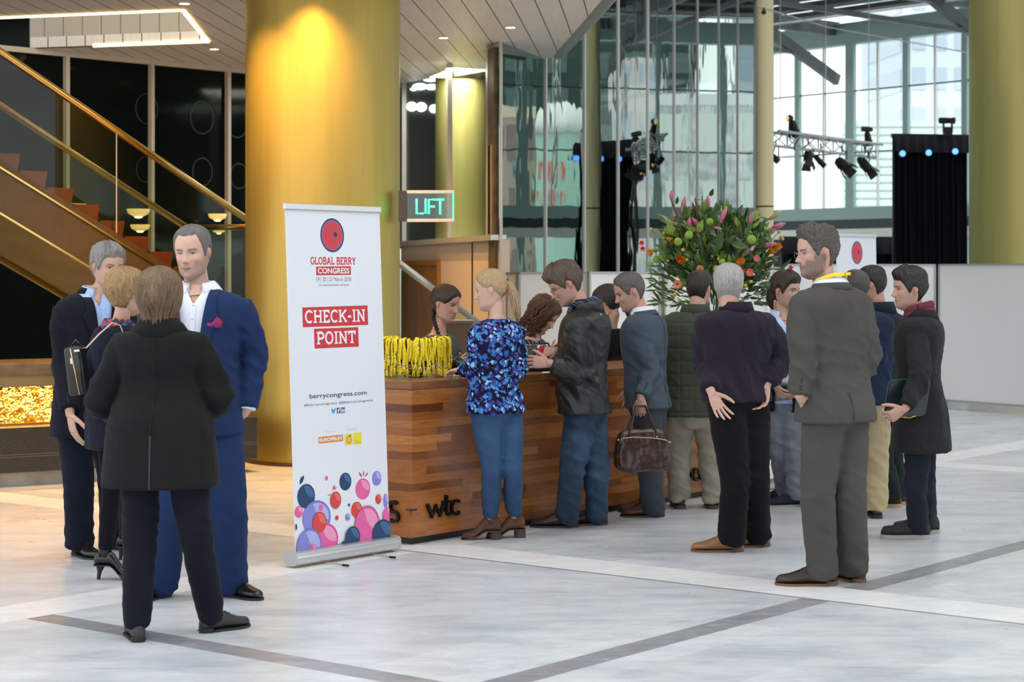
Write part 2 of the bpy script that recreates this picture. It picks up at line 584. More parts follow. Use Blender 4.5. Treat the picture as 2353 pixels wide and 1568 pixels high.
# downlights
def downlight(p, label, watts=0, ang=100):
    t = empty('downlight', p, label, 'ceiling light', 'recessed lights in the plank ceiling')
    b = MB()
    b.lathe(Vector(p) + Vector((0, 0, -0.006)), [(0.048, 0.0), (0.062, -0.004), (0.064, 0.006), (0.048, 0.006)], 20, cap=False)
    b.build('ring', M_steel, t)
    b = MB()
    b.cyl(p, 0.05, p[2] - 0.009, p[2] + 0.004, 20)
    b.build('lens', M_warmlamp, t)
    if watts:
        l = bpy.data.lights.new('downlight_beam', 'SPOT')
        l.energy = watts
        l.color = (1.0, 0.52, 0.14)
        l.spot_size = math.radians(ang)
        l.spot_blend = 1.0
        l.shadow_soft_size = 0.06
        o = bpy.data.objects.new('downlight_beam', l)
        COL.objects.link(o)
        o.parent = t
        o.location = (0, 0, -0.03)
    return t
for (px, py, lab) in ((1019, 86, 'small round downlight lit in the plank ceiling, nearest the gold column'),
                      (1173, 62, 'small round downlight lit in the plank ceiling, towards its slanting right edge'),
                      (424, 7, 'small round downlight at the near corner of the lit stair opening'),
                      (492, 112, 'small round downlight behind the far corner of the lit stair opening')):
    downlight(S(px, py), lab, 25)
COLP = W(742, 700, 17.15); COLP.z = 0
for dx, dy in ((-0.80, -0.95), (-0.05, -1.05)):
    downlight(Vector((COLP.x + dx, COLP.y + dy, ZS)), 'round downlight in the plank ceiling above the front of the gold column', 300, 110)
for x, y in ((-4.3, 13.2), (-3.2, 14.6), (-1.9, 13.3)):
    downlight(Vector((x, y, ZS)), 'round downlight in the plank ceiling above the pale floor on the left', 48, 110)

for x, y in ((-2.0, 21.6), (-1.55, 22.6)):  # extra lamps added behind the column to brighten the lift wall
    downlight(Vector((x, y, ZS)), 'added downlight hidden behind the gold column, brightening the lift wall', 130, 130)
# ================================================================== gold columns
def column(name, c, r, z1, m, joint=None):
    b = MB()
    b.cyl(c, r, 0, z1, 96)
    o = tag(b.build(name, m, loc=(c[0], c[1], 0), smooth=True, sharp=40), kind='structure')
    if joint:
        b = MB()
        b.lathe((c[0], c[1], joint), [(r + 0.001, -0.012), (r + 0.003, 0), (r + 0.001, 0.012)], 64, cap=False)
        tag(b.build('column_joint', M_bronze, o), kind='structure')
    return o
column('column_gold', COLP, 0.684, ZS, M_gold)
b = MB(); b.cyl(COLP, 0.70, 0, 0.03, 64)
tag(b.build('column_foot', M_bronze), kind='structure')
cR = W(2352, 700, 25.5); cR.z = 0
column('column_right', cR, 0.705, 9, M_gold2)
cT = W(1757, 700, 30.0); cT.z = 0
column('column_slim', cT, 0.136, 8.0, M_gold3, 2.7)

# ================================================================== dark glazed wall behind the stairs
nA = Vector((tA.y, -tA.x, 0))          # towards the viewer
wl = left_far.copy(); wl.z = 0
we = corner.copy(); we.z = 0
b = MB()
b.box((wl + we) / 2 - nA * 0.06 + Vector((0, 0, 2.125)), ((we - wl).length / 2, 0.05, 2.12), (tA, nA, UP))
wa = tag(b.build('wall_left', M_darkglass), kind='structure')
for px in (-45, 150, 345, 521):
    p = wallA(px); p.z = 0
    b = MB()
    b.box(p + nA * 0.02 + Vector((0, 0, 2.1)), (0.024, 0.04, 2.1), (tA, nA, UP))
    tag(b.build('mullion', M_cream, wa), kind='structure')
b = MB()
b.bar(wallA(-45) + UP * 4.215, corner + UP * 4.215 - tA * 0.05, 0.05, 0.03)
tag(b.build('trim_1', M_cream, wa), kind='structure')
# faint dark grey rings on the glass
M_ring = plain('ring_grey', (0.035, 0.04, 0.038), 0.5)
for px, py, rw in ((338, 250, 24), (465, 270, 26), (545, 280, 25), (335, 390, 20), (466, 395, 22), (550, 405, 20)):
    p = wallA(px)
    d = p.y
    z = EYE - (py - HOR) / F * d
    r = rw / F * d * 1.25
    b = MB()
    pts = [p + nA * -0.008 + tA * (r * 1.0 * math.cos(2 * PI * k / 40)) + UP * (z - 0 + 1.15 * r * math.sin(2 * PI * k / 40)) for k in range(41)]
    b.tube(pts, 0.006, 5)
    tag(b.build('faint_ring', M_ring, wa), kind='structure')
# lamps reflected in the glass, built as glowing bowls on brackets
for px, py, wpx, lab in ((176, 474, 44, 'warm glowing lamp reflection beside the red stair treads, leftmost of the bowls'),
                    (318, 487, 54, 'warm glowing lamp reflection on the dark glass, upper of the pair beside a post'),
                    (322, 522, 46, 'warm glowing lamp reflection on the dark glass, lower of the pair beside a post'),
                    (500, 497, 44, 'warm glowing lamp reflection on the dark glass just above the level handrail'),
                    (503, 530, 30, 'small warm glowing lamp reflection on the dark glass just below the level handrail')):
    p = wallA(px)
    d = p.y - 0.25
    c = W(px, py, d)
    r = wpx / 2 / F * d
    t = empty('bowl_reflection', c, lab, 'lamp', 'bowl lamp reflections on the dark glass')
    b = MB()
    b.lathe(c, [(r * 0.35, -r * 0.42), (r * 0.62, -r * 0.28), (r * 0.86, -0.02), (r, r * 0.22), (r * 0.97, r * 0.24), (r * 0.3, r * 0.1)], 24)
    b.build('bowl', plain('bowl_glow', (0.8, 0.6, 0.35), 0.5, emit=(0.75, 0.42, 0.13), estr=0.75), t, smooth=True)
    b = MB()
    b.lathe(c, [(0.01, -r * 0.55), (r * 0.3, -r * 0.5), (r * 0.38, -r * 0.40)], 16)
    b.build('bulb', M_warmlamp, t, smooth=True)
    b = MB()
    b.bar(c + Vector((0, 0.02, 0)), Vector((p.x, p.y, c.z)), 0.012)
    b.build('bracket', M_bronze, t)

# ================================================================== staircase
s0 = Vector((-2.51, 18.2, 0))
def ST(s, off=0.0): return s0 - E1 * s + E2 * off          # s metres up the flight
SL = 0.475
def zr(s): return 2.18 + SL * s
tst = empty('staircase', (s0.x, s0.y, 0), 'bronze staircase with red treads and glass sides behind the gold column', 'staircase')
b = MB()
SD = -E1 + UP * SL
def strip(b, off, th, za, zb, sa, sb):
    A, B = ST(sa, off), ST(sb, off)
    o2 = E2 * th
    vs = [A + UP * (zr(sa) + za), B + UP * (zr(sb) + za), B + UP * (zr(sb) + zb), A + UP * (zr(sa) + zb)]
    vs += [v + o2 for v in vs]
    b.add(vs, [(0, 1, 2, 3), (7, 6, 5, 4), (0, 4, 5, 1), (1, 5, 6, 2), (2, 6, 7, 3), (3, 7, 4, 0)])
s_lo, s_hi = -1.4, 4.6
b = MB(); strip(b, 0.0, 0.05, -1.35, -0.91, s_lo, s_hi); b.build('stringer', M_bronze, tst)
b = MB(); strip(b, 1.0, 0.05, -1.35, -0.91, s_lo, s_hi); b.build('stringer', M_bronze, tst)
for za in (-0.985, -1.365):
    b = MB(); strip(b, -0.012, 0.03, za, za + 0.018, s_lo, s_hi); b.build('edge_trim', M_goldtrim, tst)
b = MB(); strip(b, 0.05, 0.95, -1.34, -1.28, s_lo, s_hi); b.build('underside', M_goldsoft, tst)
b = MB(); strip(b, 1.04, 0.03, -1.38, -1.345, s_lo, s_hi); b.build('edge_trim', M_goldtrim, tst)
for k in range(-4, 16):
    sa = k * 0.283
    b = MB()
    A = ST(sa, 0.06); B = ST(sa + 0.283, 0.06)
    zt = zr(sa + 0.283) - 0.865
    vs = [A + E1 * 0.0 + UP * zt, B - E1 * 0.0 + UP * zt, B + E1 * 0.03 + UP * (zt - 0.15), A - E1 * 0.03 + UP * (zt - 0.15)]
    vs += [v + E2 * 0.9 for v in vs]
    b.add(vs, [(0, 1, 2, 3), (7, 6, 5, 4), (0, 4, 5, 1), (1, 5, 6, 2), (2, 6, 7, 3), (3, 7, 4, 0)])
    b.build('step', M_redstep, tst)
for off, hi in ((0.02, 4.6), (1.0, 4.6)):
    lo = -1.4 if off < 0.5 else -0.16
    b = MB()
    b.tube([ST(lo, off) + UP * zr(lo), ST(hi, off) + UP * zr(hi)], 0.032, 12)
    b.build('handrail', M_goldtrim, tst, smooth=True)
    b = MB(); strip(b, off - 0.004, 0.008, -0.93, -0.03, lo, hi); b.build('glass_side', M_railglass, tst)
pj = ST(1.55, 0.012)
b = MB(); b.box(pj + UP * (zr(1.55) - 0.47), (0.004, 0.006, 0.44)); b.build('glass_joint', M_cream, tst)
# level rail at the landing
pe = ST(-0.16, 1.0)
b = MB()
p2 = wallA(600); p2 = Vector((pe.x + 1.0, pe.y - 0.5, 0))
b.tube([pe + UP * zr(-0.16), p2 + UP * zr(-0.16)], 0.03, 12)
b.build('handrail', M_goldtrim, tst, smooth=True)
b = MB()
q0 = pe + UP * (zr(-0.16) - 0.03); q1 = p2 + UP * (zr(-0.16) - 0.03)
b.bar((q0 + q1) / 2 - UP * 0.45 - (q1 - q0) / 2, (q0 + q1) / 2 - UP * 0.45 + (q1 - q0) / 2, 0.004, 0.45)
b.build('glass_side', M_railglass, tst)

# ================================================================== stone plinth with the gilded fire feature
pl0 = Wz(592, 1085, 0)
pl1 = Wz(0, 1122, 0)
tp = (pl0 - pl1).normalized()
npl = Vector((-tp.y, tp.x, 0))         # away from the viewer
pl1 = pl1 - tp * 0.8
L = (pl0 - pl1).length
mid = (pl0 + pl1) / 2
tpl = empty('stone_plinth', (mid.x, mid.y, 0), 'long dark granite plinth with a gilded rippling panel, behind the four talking people', 'plinth')
b = MB(); b.box(mid - tp * 0.08 + npl * 0.55 + UP * 0.055, (L / 2 - 0.1, 0.45, 0.055), (tp, npl, UP)); b.build('base', M_marblebase, tpl)
b = MB(); b.bbox(mid + npl * 0.52 + UP * 0.285, (L / 2, 0.52, 0.175), (tp, npl, UP), 0.006); b.build('slab', M_granite, tpl)
for z in (0.25, 0.232):
    b = MB(); b.bar(pl1 - npl * 0.0005 + UP * z, pl0 - npl * 0.0005 + UP * z, 0.001, 0.0022); b.build('groove', plain('groove_grey', (0.14, 0.14, 0.14), 0.5), tpl)
le = on_line(330, (pl1.x, pl1.y), (tp.x, tp.y))[0]
lm = (pl1 + le) / 2
LL = (le - pl1).length / 2
b = MB()
nx, nz = 320, 40
from mathutils import noise as _nz
def mno(x, y, z): return _nz.noise(Vector((x, y, z)))
vs, fs = [], []
for i in range(nx + 1):
    for j in range(nz + 1):
        p = pl1 + (le - pl1) * (i / nx) + npl * (0.30 + 0.12 * j / nz + 0.03 * mno(i * 0.10, j * 0.16, 1) + 0.020 * mno(i * 0.33, j * 0.42, 7) + 0.008 * mno(i * 0.8, j * 0.9, 3)) + UP * (0.465 + 0.285 * j / nz)
        vs.append(p)
for i in range(nx):
    for j in range(nz):
        q = i * (nz + 1) + j
        fs.append((q, q + nz + 1, q + nz + 2, q + 1))
b.add(vs, fs)
M_foil = plain('gold_foil', (0.95, 0.58, 0.13), 0.16, 1.0, emit=(1.0, 0.5, 0.1), estr=0.0)
b.build('gilded_panel', M_foil, tpl, smooth=True, fix=False)
b = MB(); b.box(lm + npl * 0.27 + UP * 0.468, (LL, 0.06, 0.008), (tp, npl, UP)); b.build('gilded_rim', M_goldtrim, tpl)
b = MB(); b.box(lm + npl * 0.75 + UP * 0.79, (LL, 0.32, 0.06), (tp, npl, UP)); b.build('slot', M_black, tpl)
b = MB(); b.bbox(lm + npl * 0.72 + UP * 0.895, (LL, 0.40, 0.045), (tp, npl, UP), 0.006); b.build('ledge', M_stoneledge, tpl)
for i in range(3):  # hidden lamps added under the ledge to light the gilded panel
    q = pl1 + (le - pl1) * (0.30 + 0.28 * i) + npl * 0.27 + UP * 0.845
    l = bpy.data.lights.new('panel_fill', 'AREA')
    l.energy = 3.2; l.color = (1.0, 0.62, 0.22); l.shape = 'RECTANGLE'; l.size = 0.5; l.size_y = 0.04
    o = bpy.data.objects.new('panel_fill', l); COL.objects.link(o); o.parent = tpl
    o.location = q - Vector((mid.x, mid.y, 0))
    o.rotation_euler = (Vector(npl * 0.12 + UP * -1.0)).to_track_quat('-Z', 'Y').to_euler()

# ================================================================== lift lobby wall (glass above, plaster below)
f0 = Vector((-0.14, 21.6, 0))
fd = Vector((0.296, 0.955, 0)).normalized()
fn = Vector((fd.y, -fd.x, 0))
c0 = Vector((corner.x, corner.y, 0))
tB = (c0 - f0).normalized()             # from the facade's corner back to the left
nB = Vector((-tB.y, tB.x, 0))
if nB.y > 0: nB = -nB
def wallB(px): return on_line(px, (f0.x, f0.y), (tB.x, tB.y))[0]
LB = (c0 - f0).length
wbk = tag(MB().build('wall_back', None), kind='structure') if False else None
b = MB()
b.box((c0 + f0) / 2 - nB * 0.06 + UP * 1.02, (LB / 2, 0.06, 1.02), (tB, nB, UP))
wb = tag(b.build('wall_back', M_plaster), kind='structure')
b = MB(); b.box((c0 + f0) / 2 + nB * 0.01 + UP * 2.06, (LB / 2, 0.09, 0.03), (tB, nB, UP)); tag(b.build('trim_2', M_mull, wb), kind='structure')
b = MB(); q = f0 + fd * 5.2
b.poly([[(f0.x, f0.y), (c0.x, c0.y), (q.x - 0.1, q.y)]], UP * 2.0, t=0.06); tag(b.build('floor_lobby', M_white, wb), kind='structure')
b = MB(); b.box((-0.6, 26.6, 3.4), (1.95, 0.05, 1.4)); tag(b.build('wall_lobby', plain('lobby_dark', (0.05, 0.05, 0.055), 0.7)), kind='structure')
w3 = tag(empty('window_3', (f0.x, f0.y, 0)), kind='structure')
b = MB(); b.box((c0 + f0) / 2 + UP * 3.16, (LB / 2, 0.006, 1.08), (tB, nB, UP)); tag(b.build('pane', M_clear, w3), kind='structure')
for px in (930, 1035, 1127):
    p = wallB(px)
    b = MB(); b.box(p + nB * 0.015 + UP * 3.16, (0.04, 0.03, 1.08), (tB, nB, UP)); tag(b.build('mullion', M_mull, w3), kind='structure')
p = wallB(1138)
b = MB(); b.box(p + nB * 0.02 + UP * 2.1, (0.11, 0.03, 2.1), (tB, nB, UP)); tag(b.build('wall_strip', M_stoneledge, wb), kind='structure')
b = MB(); b.box(wallB(1138) + nB * 0.06 + UP * 2.6, (0.05, 0.01, 0.5), (tB, nB, UP)); tag(b.build('gold_strip', M_goldtrim, wb), kind='structure')
p = wallB(1086)
b = MB(); b.box(p + nB * 0.002 + UP * 1.02, (0.02, 0.006, 1.0), (tB, nB, UP)); tag(b.build('wall_joint', M_black, wb), kind='structure')
# wooden lift doors
pd0, pd1 = wallB(926), wallB(1012)
dr = tag(empty('door_1', (pd1.x, pd1.y, 0)), kind='structure')
zt = EYE - (607 - HOR) / F * pd1.y
for q0, q1 in ((pd0, (pd0 + pd1) / 2), ((pd0 + pd1) / 2, pd1)):
    b = MB(); b.box((q0 + q1) / 2 + nB * 0.012 + UP * zt / 2, ((q1 - q0).length / 2 - 0.01, 0.012, zt / 2), (tB, nB, UP)); tag(b.build('door_leaf', M_doorwood, dr), kind='structure')
b = MB()
b.box(pd1 + nB * 0.02 + UP * (zt + 0.02) / 2, (0.03, 0.03, (zt + 0.02) / 2), (tB, nB, UP))
b.box((pd0 + pd1) / 2 + nB * 0.02 + UP * (zt + 0.02), ((pd1 - pd0).length / 2, 0.03, 0.03), (tB, nB, UP))
tag(b.build('door_frame', M_doorwood, dr), kind='structure')
cL = W(1059, 700, 25.2); cL.z = 2.07
b = MB(); b.cyl(cL, 0.335, 2.07, 4.3, 64)
tag(b.build('column_lobby', M_gold2, loc=cL, smooth=True, sharp=40), kind='structure')
l = bpy.data.lights.new('lobby_fill', 'AREA'); l.energy = 60; l.size = 1.2; l.color = (1, 0.93, 0.80)  # unseen area lamp added to brighten the lobby column
o = bpy.data.objects.new('lobby_fill', l); COL.objects.link(o); o.location = (-0.7, 24.2, 4.18)
M_sky = plain('skylight_reflection', (1, 1, 1), 0.5, emit=(0.95, 0.98, 1.0), estr=1.6)  # glowing discs stand in for skylights reflected in the lobby glass
for px, py, rx, ry in ((948, 178, 11, 5), (990, 183, 11, 5), (965, 199, 11, 8), (992, 200, 9, 7), (946, 245, 8, 11), (968, 246, 8, 11), (997, 250, 7, 10), (950, 205, 5, 4)):
    p = W(px, py, 26.5)
    d = p.y
    b = MB()
    b.poly([[(rx / F * d * 1.6 * math.cos(2 * PI * k / 20), ry / F * d * math.sin(2 * PI * k / 20)) for k in range(20)]],
           Vector((p.x, p.y, EYE - (py - HOR) / F * d)), (Vector((1, 0, 0)), UP, Vector((0, 1, 0))), 0.01)
    tag(b.build('skylight_reflection', M_sky, wb), kind='structure')

# ================================================================== mirror-glass facade
NF = 10
w1 = tag(empty('window_1', (f0.x, f0.y, 0)), kind='structure')
PW = 1.8
for k in range(NF):
    p = f0 + fd * (PW * k + PW / 2)
    b = MB(); b.box(p + UP * 3.7, (PW / 2 - 0.01, 0.01, 3.7), (fd, fn, UP)); tag(b.build('pane', M_facade, w1), kind='structure')
for k in range(NF + 1):
    p = f0 + fd * (PW * k) + fn * 0.03
    b = MB(); b.box(p - fn * 0.012 + UP * 3.7, (0.020, 0.012, 3.7), (fd, fn, UP)); tag(b.build('mullion', M_mull, w1), kind='structure')

# ================================================================== far window wall
wp = Vector((7.90, 45.0, 0))
wt = Vector((0.64, -0.77, 0)).normalized()
wn = Vector((wt.y, -wt.x, 0))           # towards the hall
if wn.y > 0: wn = -wn
def wallW(px): return on_line(px, (wp.x, wp.y), (wt.x, wt.y))
spc = (wallW(2083)[1] - wallW(1955)[1])
w2 = tag(empty('window_2', (wp.x, wp.y, 0)), kind='structure')
S0, S1 = -7.0, 34.0
def wbar(za, zb, th, m, nm, s0=S0, s1=S1, off=0.0):
    b = MB()
    A = wp + wt * s0 + wn * off; B = wp + wt * s1 + wn * off
    b.box((A + B) / 2 + UP * (za + zb) / 2, ((B - A).length / 2, th, (zb - za) / 2), (wt, wn, UP))
    tag(b.build(nm, m, w2), kind='structure')
wbar(7.0, 7.5, 0.15, M_teal, 'head_beam')
wbar(2.92, 3.2, 0.12, M_teal, 'sill_beam')
wbar(2.70, 2.92, 0.10, M_tealdark, 'sill_panel')
wbar(2.48, 2.70, 0.12, plain('sill_white', (0.75, 0.75, 0.66), 0.5), 'sill_ledge')
wbar(0.0, 2.48, 0.08, plain('base_dark', (0.02, 0.02, 0.024), 0.7), 'base_panel', s1=2.9)
wbar(0.0, 0.35, 0.08, plain('base_dark', (0.02, 0.02, 0.024), 0.7), 'base_panel', s0=2.9)
wbar(0.35, 2.48, 0.004, M_clear, 'pane', s0=2.9)
for z in (4.46, 5.90):
    wbar(z, z + 0.03, 0.02, M_tealdark, 'transom')
wbar(3.2, 7.0, 0.004, M_clear, 'pane', off=-0.03)
k = -5
while True:
    s = k * spc
    if s > S1: break
    big = (k % 3 == 0)
    p = wp + wt * s
    if s > S0:
        b = MB()
        hw = 0.20 if big else 0.12
        b.box(p + UP * 3.6, (hw * 0.62, 0.05, 3.6 if big else 3.4), (wt, wn, UP))
        tag(b.build('post', M_teal, w2), kind='structure')
        b = MB(); b.box(p + wt * spc * 0.5 + UP * 5.1, (0.025, 0.03, 1.9), (wt, wn, UP)); tag(b.build('glazing_bar', M_mull, w2), kind='structure')
    k += 1

# ================================================================== hall roof: dark ribs with daylight slots
rf = tag(empty('ceiling_hall', (8, 38, 7.6)), kind='structure')
M_rib = plain('roof_rib', (0.022, 0.032, 0.030), 0.6)
rd = wt
rn = Vector((rd.y, -rd.x, 0))
k = 0
for i in range(-24, 34):
    if abs(((Vector((8.5, 38.0, 0)) + rn * (i * 0.62)) - wp).dot(wn)) > 14.5 or ((Vector((8.5, 38.0, 0)) + rn * (i * 0.62)) - wp).dot(wn) < 0.2: continue
    c = Vector((8.5, 38.0, 7.75)) + rn * (i * 0.62)
    b = MB()
    b.box(c + UP * (0.12 if i % 2 else 0), (30, 0.245, 0.06), (rd, rn, UP))
    tag(b.build('roof_rib', M_rib, rf), kind='structure')
for s in (-0.4, 3 * spc - 0.4, 6 * spc - 0.4, 9 * spc - 0.4, 12 * spc):
    b = MB()
    A = wp + wt * s
    b.bar(A + UP * 6.2, A + wn * 3.0 + UP * 7.45, 0.07, 0.12)
    b.bar(A + UP * 7.4, A + wn * 24.0 + UP * 7.4, 0.08, 0.16)
    b.bar(A + wn * 1.0 + UP * 6.75, A + wn * 20.0 + UP * 7.0, 0.05)
    tag(b.build('roof_truss', plain('truss_grey', (0.12, 0.14, 0.14), 0.5), rf), kind='structure')
# unseen roof slats added over the forecourt to dim the daylight indoors
rn_ = tag(empty('ceiling_baffles', (10, 8, 9.2)), kind='structure')
for i in range(22):
    b = MB(); b.box((11.5, -14 + i * 1.75, 9.2), (14.5, 0.48, 0.14))
    tag(b.build('roof_baffle', plain('baffle_grey', (0.30, 0.31, 0.31), 0.6), rn_), kind='structure')
for yy, zz in ((2.5, 7.3), (6.0, 7.35)):
    b = MB()
    A = wp + wt * S0 + wn * yy; B = wp + wt * S1 + wn * yy
    b.tube([A + UP * zz, B + UP * zz], 0.05, 8)
    tag(b.build('roof_pipe', M_steel, rf), kind='structure')
# ================================================================== buildings outside the window wall
def building(name, c, size, rz, label, m, rows, cols, wm, roof=None, zoff=0):
    t = empty(name, (c[0], c[1], 0), label, 'building')
    ax = (Vector((math.cos(rz), math.sin(rz), 0)), Vector((-math.sin(rz), math.cos(rz), 0)), UP)
    c = Vector((c[0], c[1], 0))
    w_, d_, h_ = size
    b = MB(); b.box(c + UP * h_ / 2, (w_ / 2, d_ / 2, h_ / 2), ax); b.build('wall', m, t)
    for i in range(rows):
        z = h_ * (i + 0.6) / rows
        for j in range(cols):
            u = -w_ / 2 + w_ * (j + 0.5) / cols
            b = MB(); b.box(c + ax[0] * u - ax[1] * (d_ / 2) + UP * z, (w_ / cols * 0.3, 0.06, h_ / rows * 0.28), ax); b.build('window', wm, t)
        b = MB(); b.box(c - ax[0] * (w_ / 2) + UP * z, (0.06, d_ * 0.36, h_ / rows * 0.28), ax); b.build('window', wm, t)
    if roof:
        b = MB(); b.box(c + UP * (h_ + 0.3), (w_ / 2 * 1.02, d_ / 2 * 1.02, 0.3), ax); b.build('parapet', roof, t)
    return t
M_win = plain('office_window', (0.12, 0.16, 0.20), 0.2)
M_win2 = plain('office_window_pale', (0.45, 0.52, 0.62), 0.3)
M_stone = plain('grey_stone', (0.42, 0.43, 0.44), 0.8, var=0.5, scale=1.6)
# seen straight through the window wall
building('office_tower', (26.3, 120), (6.5, 10, 19), 0.1, 'pale blue office tower high beyond the window wall', plain('tower_blue', (0.60, 0.67, 0.80), 0.6), 8, 5, M_win2)
b = MB()
t = empty('louvred_building', (17.5, 78, 0), 'low building with pale green louvres beyond the window wall', 'building')
b.box((17.2, 80, 3.9), (5.6, 2, 3.9)); b.build('wall', plain('pale_wall', (0.9, 0.9, 0.88), 0.7), t)
for k in range(12):
    b = MB(); b.box((18.0, 77.9, 4.2 + k * 0.32), (4.6, 0.1, 0.11)); b.build('louvre', plain('louvre_green', (0.55, 0.74, 0.68), 0.6), t)
building('white_block', (14.0, 120), (9.0, 6, 9.0), 0, 'white block beyond the left part of the window wall', plain('block_white', (0.92, 0.91, 0.93), 0.7), 2, 3, plain('lilac', (0.75, 0.71, 0.80), 0.5))
# seen mirrored in the facade
building('rose_building', (48.2, 90), (4.6, 5, 10.0), -0.6, 'rose coloured building mirrored in the glass facade', plain('rose', (0.52, 0.36, 0.32), 0.7), 3, 3, plain('rose_dark', (0.28, 0.18, 0.17), 0.5), plain('cream_roof', (0.75, 0.62, 0.45), 0.7))
t = empty('rotunda', (42.6, 89.0, 0), 'round pale green building mirrored in the glass facade', 'building')
b = MB(); b.cyl((42.6, 89.0, 0), 1.7, 0, 9.0, 40); b.build('wall', plain('rotunda_green', (0.40, 0.58, 0.50), 0.5), t, smooth=True, sharp=40)
b = MB(); b.lathe((42.6, 89.0, 9.0), [(1.85, 0), (1.8, 0.5), (1.4, 1.1), (0.6, 1.6), (0.05, 1.75)], 40); b.build('dome', plain('dome_white', (0.75, 0.75, 0.73), 0.5), t, smooth=True)
for z in (7.0, 5.5):
    b = MB()
    for k in range(5): b.box((41.9 + k * 0.28, 87.28, z), (0.06, 0.03, 0.45 + 0.12 * (k % 2)))
    b.build('red_lettering', plain('red_mark', (0.8, 0.05, 0.04), 0.5), t)
building('stone_hall', (35.6, 92), (5.8, 4, 10.2), -0.55, 'grey stone building mirrored in the glass facade', M_stone, 3, 3, plain('stone_win', (0.55, 0.60, 0.56), 0.4), plain('stone_roof', (0.6, 0.62, 0.66), 0.7))
building('striped_tower', (40.5, 118), (13, 8, 22), -0.55, 'tall banded grey blue tower mirrored in the glass facade', plain('tower_grey', (0.30, 0.36, 0.44), 0.5), 18, 1, plain('tower_band', (0.50, 0.56, 0.62), 0.4))
building('white_tower', (47.0, 104), (3.0, 3, 14.5), -0.5, 'slim white tower mirrored in the glass facade', plain('pinkwhite', (0.72, 0.64, 0.62), 0.6), 5, 2, M_win2)

building('dark_backdrop', (59, 116), (16, 7, 24), -0.6, 'dark green block added out of view to darken the top left of the facade reflection', plain('backdrop_dark', (0.025, 0.05, 0.045), 0.4), 10, 6, plain('backdrop_pane', (0.10, 0.16, 0.15), 0.3))  # added out of view; its mirror image stands in for dark roof
# ================================================================== figures: shared building blocks
from mathutils import noise as mnoise
def arr(v): return np.array(v, dtype=float)
def remesh(mb, voxel, smooth=2, lam=0.5):
    """one continuous skin around the overlapping closed shapes in mb"""
    me = mb.mesh('tmp', fix=True)
    o = bpy.data.objects.new('tmp', me)
    COL.objects.link(o)
    md = o.modifiers.new('r', 'REMESH')
    md.mode = 'VOXEL'
    md.voxel_size = voxel
    md.use_smooth_shade = True
    dg = bpy.context.evaluated_depsgraph_get()
    out = bpy.data.meshes.new_from_object(o.evaluated_get(dg), depsgraph=dg)
    bpy.data.objects.remove(o)
    bpy.data.meshes.remove(me)
    if smooth: lap(out, smooth, lam)
    return out
def getco(me):
    a = np.empty(len(me.vertices) * 3)
    me.vertices.foreach_get('co', a)
    return a.reshape(-1, 3)
def setco(me, a):
    me.vertices.foreach_set('co', np.ascontiguousarray(a).ravel())
    me.update()
def getno(me):
    a = np.empty(len(me.vertices) * 3)
    me.vertices.foreach_get('normal', a)
    return a.reshape(-1, 3)
def lap(me, it, lam):
    e = np.empty(len(me.edges) * 2, dtype=np.int64)
    me.edges.foreach_get('vertices', e)
    e = e.reshape(-1, 2)
    n = len(me.vertices)
    i = np.concatenate([e[:, 0], e[:, 1]])
    j = np.concatenate([e[:, 1], e[:, 0]])
    cnt = np.maximum(np.bincount(i, minlength=n), 1)
    co = getco(me)
    for k in range(it):
        l_ = lam if k % 2 == 0 else lam * 0.6
        m = np.stack([np.bincount(i, weights=co[j, c], minlength=n) for c in range(3)], 1) / cnt[:, None]
        co = co + l_ * (m - co)
    setco(me, co)
def nz(p, f): return mnoise.noise(Vector((p[0] * f[0], p[1] * f[1], p[2] * f[2])))
def fold(me, amp, freq, seed=0.0, ridge=True):
    """cloth folds: amp(co) per vertex, freq per axis (or a callable giving noise coordinates)"""
    co, no = getco(me), getno(me)
    a = amp(co)
    q = freq(co) if callable(freq) else co * np.array(freq)
    q = q + seed
    d = np.zeros(len(co))
    for k in np.nonzero(np.abs(a) > 1e-5)[0]:
        v = Vector(q[k])
        x = mnoise.noise(v)
        if ridge: x = (0.30 - abs(x)) * 1.9
        d[k] = x + 0.45 * (0.3 - abs(mnoise.noise(v * 2.1)))
    setco(me, co + no * (a * d)[:, None])
def gau(x, s): return np.exp(-(x / s) ** 2)
def sst(x, a, b):
    t = np.clip((x - a) / (b - a), 0, 1)
    return t * t * (3 - 2 * t)
def cr(xs, ys, x):
    """smooth interpolation through table values"""
    xs = np.array(xs, float); ys = np.array(ys, float)
    m = np.gradient(ys, xs)
    i = np.clip(np.searchsorted(xs, x) - 1, 0, len(xs) - 2)
    h = xs[i + 1] - xs[i]
    t = np.clip((x - xs[i]) / h, 0, 1)
    return ((2 * t**3 - 3 * t**2 + 1) * ys[i] + (t**3 - 2 * t**2 + t) * h * m[i] + (-2 * t**3 + 3 * t**2) * ys[i + 1] + (t**3 - t**2) * h * m[i + 1])

